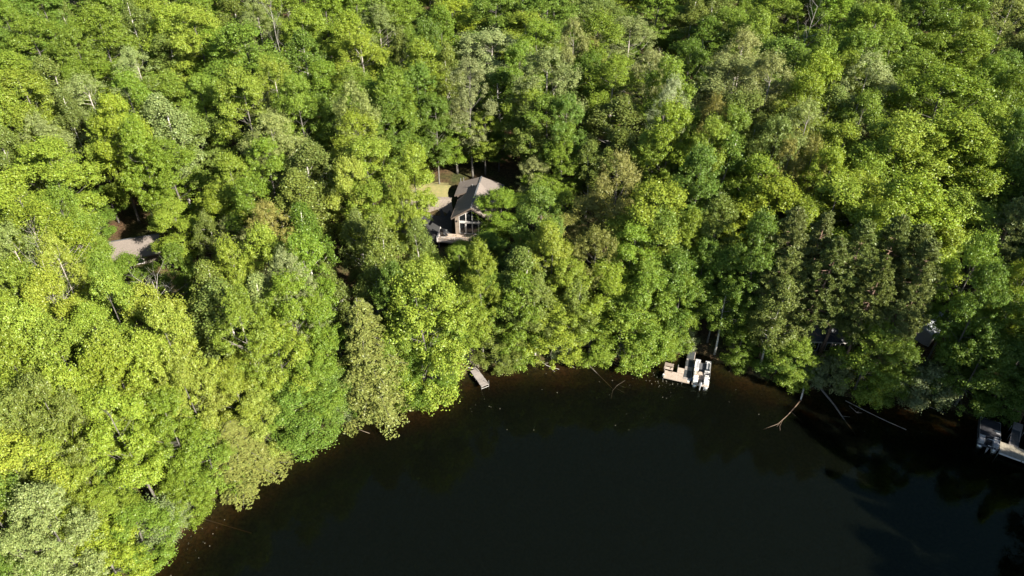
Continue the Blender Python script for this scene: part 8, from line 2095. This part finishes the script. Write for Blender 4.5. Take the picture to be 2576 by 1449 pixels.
# ------------------------------------------------------------------ dark cabin by the right shore
rc = empty('dark_cabin', (38.7, 69.0, 1.3), 'dark cabin with white framed windows under the pines near the right shore', 'cabin', -.05)
mb = MB(); mb.box(2.9, 2.7, 1.15, 5.8, 5.2, 2.3).prism([(.0, .1, 2.3), (.0, 5.3, 2.3), (.0, 2.7, 3.6)], (5.8, 0, 0)); mb.build('wall', 'dark_siding', rc)
mb = MB(); mb.slab([(-.4, -.45, 2.32), (6.2, -.45, 2.32), (6.2, 2.7, 3.95), (-.4, 2.7, 3.95)], .13).slab([(-.4, 2.7, 3.95), (6.2, 2.7, 3.95), (6.2, 5.85, 2.32), (-.4, 5.85, 2.32)], .13); mb.build('roof', 'dark_shingle', rc)
MB().box(2.9, -.49, 2.25, 6.6, .07, .16).build('fascia', 'white_trim', rc)
for wx in (.95, 2.55, 4.3):
    fr_ = MB(); wq = 1.3; z0, z1 = .35, 1.95
    for ax in (-.62, 0, .62): fr_.box(wx + ax, .04, (z0 + z1) / 2, .07, .1, z1 - z0)
    for az in (z0, z1): fr_.box(wx, .035, az, 1.31, .09, .07)
    f = fr_.build('window', 'white_trim', rc)
    for ax in (-.31, .31): MB().box(wx + ax, .085, (z0 + z1) / 2, .56, .02, z1 - z0 - .06).build('pane', 'glass', f)
MB().box(2.9, -1.2, -.05, 6.4, 2.3, .1).build('porch_floor', 'grey_plank', rc)

# ------------------------------------------------------------------ pale shed behind the pines on the right
sh = empty('pale_shed', (54.3, 70.6, 2.0), 'pale metal roofed shed dappled with shade behind the right shore pines', 'shed', .76)
mb = MB(); mb.box(2.6, -.1, .4, 4.9, 2.6, 1.9); mb.prism([(.15, -1.4, 1.35), (.15, 1.2, 1.35), (.15, -.1, 1.9)], (4.9, 0, 0)); mb.build('wall', 'white_trim', sh)
mb = MB()
for k in range(10):                                          # standing-seam roof panels
    for s_ in (-1, 1):
        q = MB(); xa, xb = .0 + .52 * k, .51 + .52 * k
        pts = [(xa, -.1, 2.1), (xb, -.1, 2.1), (xb, -.1 + s_ * 1.75, 1.35), (xa, -.1 + s_ * 1.75, 1.35)]
        if s_ > 0: pts = pts[::-1]
        q.slab(pts, .05).box(xb, -.1, 2.09, .03, .1, .05).build('roof_panel', 'pale_roof', sh)

# ------------------------------------------------------------------ small grey dock
d1 = empty('small_dock', (-4.9, 66.38, 0), 'short weathered grey plank dock reaching into the cove from the woods', 'dock', -math.atan2(1.54, -2.8) + math.pi)
rot1 = math.atan2(-2.8, 1.54) - math.pi / 2              # local -y runs out over the water
d1.rotation_euler.z = math.atan2(1.54, 2.8)
random.seed(8)
for k in range(20):
    MB().box(random.uniform(-.02, .02), .1 - .165 * k, .5 + random.uniform(-.006, .006), 1.04 + random.uniform(-.03, .03), .15, .035).build('plank', 'grey_plank', d1)
mb = MB()
for sx in (-.44, .44): mb.box(sx, -1.45, .42, .06, 3.35, .1)
mb.build('dock_frame', 'grey_plank', d1)
for sx, sy, hz in ((-.53, -3.05, .85), (.53, -3.05, 1.15), (-.53, -1.3, .6), (.53, -1.3, .6)):
    MB().tube([(sx, sy, -.9), (sx, sy, hz)], .028, 6).build('post', 'metal', d1)
MB().tube([(-.53, -3.06, .12), (.53, -3.06, .12)], .025, 6).build('cross_pipe', 'dull_metal', d1)
st = tag(MB().tube([(-5.9, 66.9, .62), (-5.2, 66.6, .66), (-4.7, 66.75, .6)], [.07, .06, .03], 5).tube([(-5.1, 67.3, .7), (-4.6, 66.5, .62), (-4.2, 66.0, .6)], [.05, .04, .02], 5).build('driftwood', 'dead_wood'), 'bleached driftwood branches lying across the landward end of the small dock', 'driftwood')

# ------------------------------------------------------------------ main dock with platform
TH = .318
d2 = empty('main_dock', (22.43, 64.69, 0), 'tan plank dock with a side platform and dark matted walkway beside the pontoon boat', 'dock', -TH)
for k in range(33):                                          # walkway boards
    MB().box(0, .12 + .172 * k, .52, .94, .158, .035).build('plank', 'grey_plank', d2)
for k in range(23):                                          # platform boards run away from the lake
    xx = -2.82 + .14 * k
    MB().box(xx, .25 - (.02 if xx < -.5 else .4), .50, .128, 1.34 if xx < -.52 else .52, .035).build('plank', 'tan_plank', d2)
for k in range(7): MB().box(-.9, 1.02 + .14 * k, .50, .84, .128, .035).build('plank', 'tan_plank', d2)
mb = MB(); mb.box(-1.25, -.455, .44, 3.3, .06, .15).box(-2.9, .23, .42, .05, 1.36, .12).box(-.49, 3.0, .43, .05, 5.4, .12).box(.49, 2.9, .43, .05, 5.6, .12); mb.build('dock_frame', 'tan_plank', d2)
MB().box(.26, -.16, .535, .3, .5, .03).build('end_cap', 'white_vinyl', d2)
for (yy, LL) in ((.95, 1.35), (2.95, 1.2), (4.6, 1.4)): MB().box(0, yy + .1, .55, .86, LL, .02).build('floor_mat', 'dark_mat', d2)
for (px, py, hz) in ((-2.93, .75, 1.35), (-1.35, 1.1, 1.75), (-2.93, -.4, .62), (-.5, -.42, .55), (.52, 5.6, .8), (-.52, 3.2, .6)):
    MB().tube([(px, py, -1.4), (px, py, hz)], .032, 7).build('post', 'metal', d2)
bf = tag(MB().tube([(-2.98, .05, .62), (-2.98, .05, .50), (-2.98, .05, .2), (-2.98, .05, .12)], [.05, .13, .13, .05], 8).build('dock_bumper', 'white_vinyl', d2))
# bench on the platform
be = empty('dock_bench', (20.35, 66.35, .52), 'tan slatted bench standing at the back of the dock platform', 'bench', -TH - .02)
for k in range(3): MB().box(0, -.16 + .15 * k, .42, 1.15, .125, .03).build('seat_slat', 'tan_plank', be)
for k in range(3): MB().box(0, .32 + .05 * k, .55 + .15 * k, 1.15, .03, .125).build('back_slat', 'tan_plank', be)
for sx in (-.5, .5):
    MB().tube([(sx, -.2, 0), (sx, -.2, .42)], .03, 5).build('leg', 'brown_trim', be); MB().tube([(sx, .27, 0), (sx, .28, .42), (sx, .47, .95)], .03, 5).build('leg', 'brown_trim', be)
    MB().box(sx, .03, .62, .06, .5, .04).build('armrest', 'tan_plank', be)

# ------------------------------------------------------------------ pontoon boats
def pontoon(name, loc, rz, W, L, label, pal, cover=False):
    b = empty(name, loc, label, 'boat', rz)
    for s_ in (-1, 1):
        MB().tube([(s_ * W * .33, -L * .5, .16), (s_ * W * .33, L * .38, .16), (s_ * W * .33, L * .47, .2), (s_ * W * .33, L * .54, .33)], [.27, .27, .2, .04], 12).build('pontoon', 'metal', b, True)
    MB().rbox(0, 0, .5, W, L, .1, .02).build('deck', pal['deck'], b)
    MB().box(0, L * .24, .556, W * .40, L * .44, .012).build('carpet', pal['carpet'], b)
    hx = W / 2 - .035
    pn = [((-hx, -L * .34), (-hx, L * .47)), ((hx, -L * .34), (hx, L * .47)), ((-hx + .04, L * .475), (-.32, L * .475)), ((.32, L * .475), (hx - .04, L * .475))]
    for (a, c) in pn:
        cx_, cy_ = (a[0] + c[0]) / 2, (a[1] + c[1]) / 2
        f = MB().box(cx_, cy_, .81, max(.035, abs(a[0] - c[0])), max(.035, abs(a[1] - c[1])), .48).build('side_panel', pal['panel'], b)
        MB().tube([(a[0], a[1], 1.09), (c[0], c[1], 1.09)], .022, 6).tube([(a[0], a[1], .56), (a[0], a[1], 1.09)], .018, 5).tube([(c[0], c[1], .56), (c[0], c[1], 1.09)], .018, 5).build('rail', 'metal', f)
    # bow lounges: curved backrest round a seat
    for s_ in (-1, 1):
        x0 = s_ * (W / 2 - .33)
        MB().rbox(x0, L * .27, .74, .54, L * .30, .34, .06).build('bow_seat', pal['seat2'], b)
        q = MB(); arc = [(x0 + s_ * .22, L * .12), (x0 + s_ * .23, L * .36), (x0 + s_ * .12, L * .435), (x0 - s_ * .12, L * .445), (x0 - s_ * .24, L * .41)]
        q.tube([(p_[0], p_[1], .98) for p_ in arc], [.085, .10, .10, .10, .07], 7); q.tube([(p_[0], p_[1], .84) for p_ in arc], [.085, .10, .10, .10, .07], 7); q.build('bow_backrest', pal['seat'], b, True)
        MB().rbox(x0, L * .10, .84, .56, .16, .56, .05).build('seat_end', pal['seat'], b)
    # helm
    cs = MB().prism([(.28, -L * .02, .55), (W / 2 - .1, -L * .02, .55), (W / 2 - .1, -L * .02, 1.2), (.34, -L * .02, 1.15)], (0, .38, 0)).build('helm_console', pal['seat'], b)
    MB().tube([(.62 + .17 * math.cos(t * .7), -L * .02 - .05, 1.08 + .17 * math.sin(t * .7)) for t in range(10)], .016, 5).build('steering_wheel', 'black', cs)
    MB().prism([(.36, .1, 1.16), (W / 2 - .12, .1, 1.21), (W / 2 - .12, .2, 1.42), (.4, .2, 1.38)], (0, .02, 0)).build('windscreen', 'glass', cs)
    cc = MB().tube([(.62, -L * .15, .56), (.62, -L * .15, .8)], .07, 8).build('captain_chair', 'metal', b)
    MB().rbox(.62, -L * .15, .86, .5, .5, .14, .05).build('seat', pal['seat'], cc); MB().rbox(.62, -L * .15 - .25, 1.12, .48, .14, .5, .05).build('backrest', pal['seat'], cc)
    # port bench, table, stern loungers
    MB().rbox(-W / 2 + .33, -L * .14, .74, .54, L * .2, .34, .05).build('side_bench', pal['seat3'], b)
    MB().rbox(-W / 2 + .13, -L * .14, .96, .14, L * .2, .3, .05).build('bench_backrest', pal['seat'], b)
    tb = MB().tube([(-.18, -L * .08, .56), (-.18, -L * .08, .98)], .035, 6).build('table', 'metal', b)
    MB().tube([(-.18, -L * .08, .98), (-.18, -L * .08, 1.01)], .26, 14).build('table_top', pal['seat3'], tb)
    for s_, ww in ((-1, .62), (1, .66)):
        MB().rbox(s_ * (W / 2 - ww / 2 - .05), -L * .36, .80, ww, L * .17, .46, .07).build('sun_pad', pal['seat'], b)
        MB().rbox(s_ * (W / 2 - ww / 2 - .05), -L * .255, 1.0, ww, .16, .5, .06).build('sun_pad_back', pal['seat'], b)
    MB().box(0, -L * .385, .74, .56, L * .14, .26).build('motor_well', 'black', b)
    mt = MB().rbox(0, -L * .5 - .12, .98, .34, .46, .42, .1).build('outboard_motor', pal['motor'], b)
    MB().tube([(0, -L * .5 - .16, .8), (0, -L * .5 - .2, .2), (0, -L * .5 - .22, -.35)], [.11, .09, .05], 7).build('motor_leg', 'grey_vinyl', mt)
    MB().tube([(-.16, -L * .5 - .33, 1.1), (.16, -L * .5 - .33, 1.1)], .03, 5).build('tow_bar', 'metal', mt)
    ld = MB()
    for s_ in (-.14, .14): ld.tube([(W / 2 - .45 + s_, -L * .47, 1.05), (W / 2 - .45 + s_, -L * .53, .95), (W / 2 - .45 + s_, -L * .54, -.2)], .018, 5)
    for k in range(4): ld.tube([(W / 2 - .59, -L * .54, -.1 + .25 * k), (W / 2 - .31, -L * .54, -.1 + .25 * k)], .018, 5)
    ld.build('ladder', 'metal', b)
    if pal.get('arch'):
        MB().tube([(-.5, -L * .42, .56), (-.5, -L * .46, 1.5), (-.34, -L * .48, 1.75), (.34, -L * .48, 1.75), (.5, -L * .46, 1.5), (.5, -L * .42, .56)], .03, 6).build('ski_tow_arch', 'metal', b)
    if cover:
        q = MB(); N = 9
        vs_ = [(-W / 2 + W * i_ / N, -L * .2 + L * .66 * j_ / N, 1.14 + .12 * math.sin(math.pi * i_ / N) * (.6 + .4 * math.sin(j_ * 1.9)) - .05 * ((i_ in (0, N)))) for j_ in range(N + 1) for i_ in range(N + 1)]
        q.add(vs_, [(j_ * (N + 1) + i_, j_ * (N + 1) + i_ + 1, (j_ + 1) * (N + 1) + i_ + 1, (j_ + 1) * (N + 1) + i_) for j_ in range(N) for i_ in range(N)])
        q.slab([(-W / 2 - .01, -L * .2, 1.09), (W / 2 + .01, -L * .2, 1.09), (W / 2 + .01, L * .46, 1.09), (-W / 2 - .01, L * .46, 1.09)], .35)
        q.build('boat_cover', 'dark_cover', b, True)
    return b
c_, s_n = math.cos(-TH), math.sin(-TH)
def loc2(a, b): return (22.43 + a * c_ - b * s_n, 64.69 + a * s_n + b * c_, 0)
pontoon('pontoon_boat', loc2(1.70, 1.6), -TH + .03, 2.1, 4.35, 'white and tan pontoon boat moored at the matted walkway, outboard towards the lake', dict(deck='tan_carpet', carpet='grey_carpet', panel='white_vinyl', seat='white_vinyl', seat2='grey_vinyl', seat3='tan_vinyl', motor='grey_vinyl'))
for yy in (.3, 2.9):
    p_ = loc2(.56, yy); fd = tag(MB().tube([(0, 0, .75), (0, 0, .68), (0, 0, .3), (0, 0, .22)], [.03, .09, .09, .03], 8).build('boat_fender', 'blue_fender'), 'blue fender hanging between the main dock and the pontoon boat, ' + ('at its stern' if yy < 1 else 'at its bow'), 'fender', 'boat fenders'); fd.location = p_

# ------------------------------------------------------------------ right dock
T3 = .55
d3 = empty('right_dock', (56.22, 52.92, 0), 'pale plank dock with white edging at the right edge of the lake view', 'dock', -T3)
for k in range(44): MB().box(.08 + .155 * k, 1.02, .52, .142, 1.9, .035).build('plank', 'yellow_plank', d3)
for k in range(3): MB().box(1.1 + 2.3 * k, -.0, .47, 2.2, .07, .18).build('edge_board', 'white_vinyl', d3)
for k in range(27): MB().box(1.35 + .014 * k, 2.05 + .16 * k, .53, .98, .148, .035).build('plank', 'grey_plank', d3)
mb = MB(); mb.box(3.4, 1.0, .42, 6.6, 1.7, .1); mb.build('dock_frame', 'grey_plank', d3)
MB().box(1.5, 3.5, .565, .8, 2.6, .02).build('floor_mat', 'dark_mat', d3)
for (px, py) in ((-.05, .05), (-.05, 1.9), (3.4, -.06), (.85, 3.4), (.9, 4.9), (2.3, 4.9)): MB().tube([(px, py, -1.5), (px, py, .95)], .032, 6).build('post', 'metal', d3)
c3, s3 = math.cos(-T3), math.sin(-T3)
def loc3(a, b): return (56.22 + a * c3 - b * s3, 52.92 + a * s3 + b * c3, 0)
pontoon('pontoon_boat', loc3(-1.28, 2.35), -T3 + .04, 2.2, 4.3, 'dark covered pontoon boat with black outboard tied to the pale right dock', dict(deck='grey_carpet', carpet='grey_carpet', panel='dark_cover', seat='grey_vinyl', seat2='dark_cover', seat3='dark_cover', motor='black', arch=True), True)
ss = empty('shore_stairs', (60.9, 58.0, .3), 'brown wooden steps climbing the bank from the right dock', 'stairs', -T3 - .1)
for k in range(6): MB().box(0, .28 * k, .3 + .19 * k, 1.1, .26, .05).build('step', 'red_wood', ss)
for s_ in (-.56, .56):
    MB().prism([(s_ - .025, -.15, .0), (s_ + .025, -.15, .0), (s_ + .025, -.15, .28), (s_ - .025, -.15, .28)], (0, 1.75, 1.15)).build('stringer', 'red_wood', ss)

# ------------------------------------------------------------------ fallen trunks and snags in the water
def log(name, parts, label, material):
    m_ = MB()
    for pts, r0, r1 in parts:
        k = len(pts); m_.tube(pts, [r0 + (r1 - r0) * q / (k - 1) for q in range(k)], 6)
    return tag(m_.build(name, material, None, True), label, 'log')
log('fallen_birch', [([(37.6, 65.0, 1.1), (37.0, 63.2, .35), (36.2, 61.6, .05)], .13, .10)], 'white birch butt sticking out of the bank below the dark cabin', 'birch_bark')
log('fallen_log', [([(36.2, 61.6, .04), (35.0, 60.3, .03), (33.6, 58.9, .06), (32.2, 57.7, .03), (30.2, 56.9, -.04)], .09, .02), ([(33.0, 58.4, .04), (32.3, 57.3, .08), (32.2, 56.7, 0)], .035, .01), ([(32.6, 58.0, .04), (31.9, 57.2, .1)], .03, .01), ([(34.4, 59.6, .03), (35.4, 58.0, -.1)], .03, .01)], 'brown forked trunk floating bent towards the lake, left of the straight logs', 'red_log')
log('fallen_log', [([(38.6, 64.6, .9), (39.3, 62.8, .4), (40.1, 60.6, .12), (40.5, 58.6, -.05), (41.2, 56.4, -.35)], .16, .06), ([(40.4, 59.0, 0), (41.2, 58.6, .25)], .03, .01)], 'thick grey trunk slanting off the bank and sinking into dark water', 'grey_log')
log('fallen_log', [([(41.6, 61.2, .35), (43.6, 59.6, .18), (45.6, 58.0, .1), (47.3, 56.7, .12)], .06, .035)], 'long thin pale pole floating at the right of the fallen trunks', 'pale_log')
log('snag', [([(41.9, 60.6, .1), (42.4, 59.4, .15), (42.9, 59.2, .35)], .06, .02), ([(42.4, 59.4, .15), (43.0, 59.9, .3)], .03, .01)], 'short grey forked snag between the thick trunk and the thin pole', 'grey_log')
log('sunken_branch', [([(8.6, 69.4, .9), (10.0, 67.9, .2), (11.5, 65.9, -.12), (12.9, 63.9, -.3)], .07, .03), ([(14.6, 65.1, -.05), (13.5, 64.2, -.03), (12.8, 63.3, -.05), (12.5, 62.0, -.1)], .045, .015), ([(13.2, 63.8, -.04), (14.4, 63.0, -.2)], .03, .01), ([(13.6, 64.3, -.03), (14.5, 63.9, -.1)], .025, .01)], 'slender branch slanting into the lake left of the dock platform', 'grey_log')
log('driftwood', [([(3.4, 68.6, .5), (4.6, 67.6, .2), (6.2, 67.0, .1)], .05, .02), ([(4.2, 67.9, .25), (5.4, 68.0, .5)], .03, .01), ([(4.8, 67.5, .18), (5.6, 66.6, .05)], .03, .01), ([(7.0, 68.2, .3), (8.2, 67.3, .1)], .05, .03)], 'tangle of bleached branches on the cove bank right of the small dock', 'dead_wood')
log('driftwood', [([(-28.4, 54.2, .5), (-26.2, 53.1, .12), (-24.2, 52.5, .02)], .07, .03), ([(-27.2, 53.6, .3), (-26.6, 52.6, .2)], .03, .01), ([(-19.2, 57.7, .5), (-18.2, 56.6, .2), (-17.0, 56.2, .05)], .06, .03)], 'brown driftwood poles along the left shore under the olive conifers', 'wet_log')
log('sunken_branch', [([(-34.6, 45.0, .1), (-31.5, 44.2, -.18), (-27.5, 43.2, -.6)], .08, .04), ([(-33.4, 44.0, -.1), (-30.6, 43.2, -.4)], .05, .02)], 'dim sunken pole lying below the grey green bush at the left shore', 'wet_log')
log('driftwood', [([(12.8, 69.2, .6), (13.6, 68.0, .15), (14.9, 67.2, .03)], .05, .02), ([(13.4, 68.2, .2), (12.6, 67.4, .04)], .03, .01)], 'dull forked twig lying on the bank nearest the left side of the platform', 'wet_log')
log('driftwood', [([(28.2, 69.0, .4), (29.0, 67.6, .1), (30.2, 66.2, .03)], .06, .02), ([(29.1, 67.4, .1), (28.4, 66.6, .04)], .03, .01)], 'dark branch trailing into the water between the pontoon boat and the birch', 'wet_log')
log('driftwood', [([(50.2, 62.2, .4), (51.4, 60.7, .1), (53.4, 59.4, .02)], .06, .02), ([(48.4, 62.6, .4), (48.9, 60.9, .05)], .04, .015)], 'grey branches below the willow like bush near the right dock', 'grey_log')
log('dead_stub', [([(-17.2, 62.6, .4), (-17.1, 62.6, 5.0), (-16.9, 62.5, 10.6)], .14, .06), ([(-17.0, 62.5, 9.3), (-16.2, 62.1, 9.9), (-15.7, 62.0, 9.7)], .05, .02), ([(-16.9, 62.5, 10.0), (-17.8, 62.4, 10.4)], .05, .02)], 'broken white dead trunk standing just left of the tall hemlock', 'dead_wood')['category'] = 'snag'

# ------------------------------------------------------------------ undergrowth, floating specks
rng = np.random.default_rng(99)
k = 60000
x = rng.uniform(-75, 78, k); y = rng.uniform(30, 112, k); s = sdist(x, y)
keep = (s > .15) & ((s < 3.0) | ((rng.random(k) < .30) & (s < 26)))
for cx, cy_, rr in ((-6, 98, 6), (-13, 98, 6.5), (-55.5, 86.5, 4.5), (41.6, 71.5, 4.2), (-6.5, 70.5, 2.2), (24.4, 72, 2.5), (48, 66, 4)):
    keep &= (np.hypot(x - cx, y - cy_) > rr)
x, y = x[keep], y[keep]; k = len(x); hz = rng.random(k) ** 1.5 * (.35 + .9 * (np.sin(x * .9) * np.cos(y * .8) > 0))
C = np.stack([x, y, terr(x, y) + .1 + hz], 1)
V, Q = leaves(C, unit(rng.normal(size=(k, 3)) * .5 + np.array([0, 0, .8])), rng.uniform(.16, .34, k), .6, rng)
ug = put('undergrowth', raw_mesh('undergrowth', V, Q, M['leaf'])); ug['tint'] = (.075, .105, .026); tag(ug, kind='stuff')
k = 120
x = np.concatenate([rng.normal(19, 1.6, 40), rng.uniform(-6, 50, 55), rng.normal(-33, 1.2, 25)]); y = np.concatenate([rng.normal(64.8, .9, 40), rng.uniform(56, 68, 55), rng.normal(42, 2, 25)])
kp = sdist(x, y) < -.4; x, y = x[kp], y[kp]; k = len(x)
V, Q = leaves(np.stack([x, y, np.full(k, .012)], 1), unit(np.array([[0, 0, 1.]]) + rng.normal(size=(k, 3)) * .02), rng.uniform(.05, .14, k), .7, rng)
tag(put('floating_leaves', raw_mesh('floating_leaves', V, Q, M['floating'])), kind='stuff')
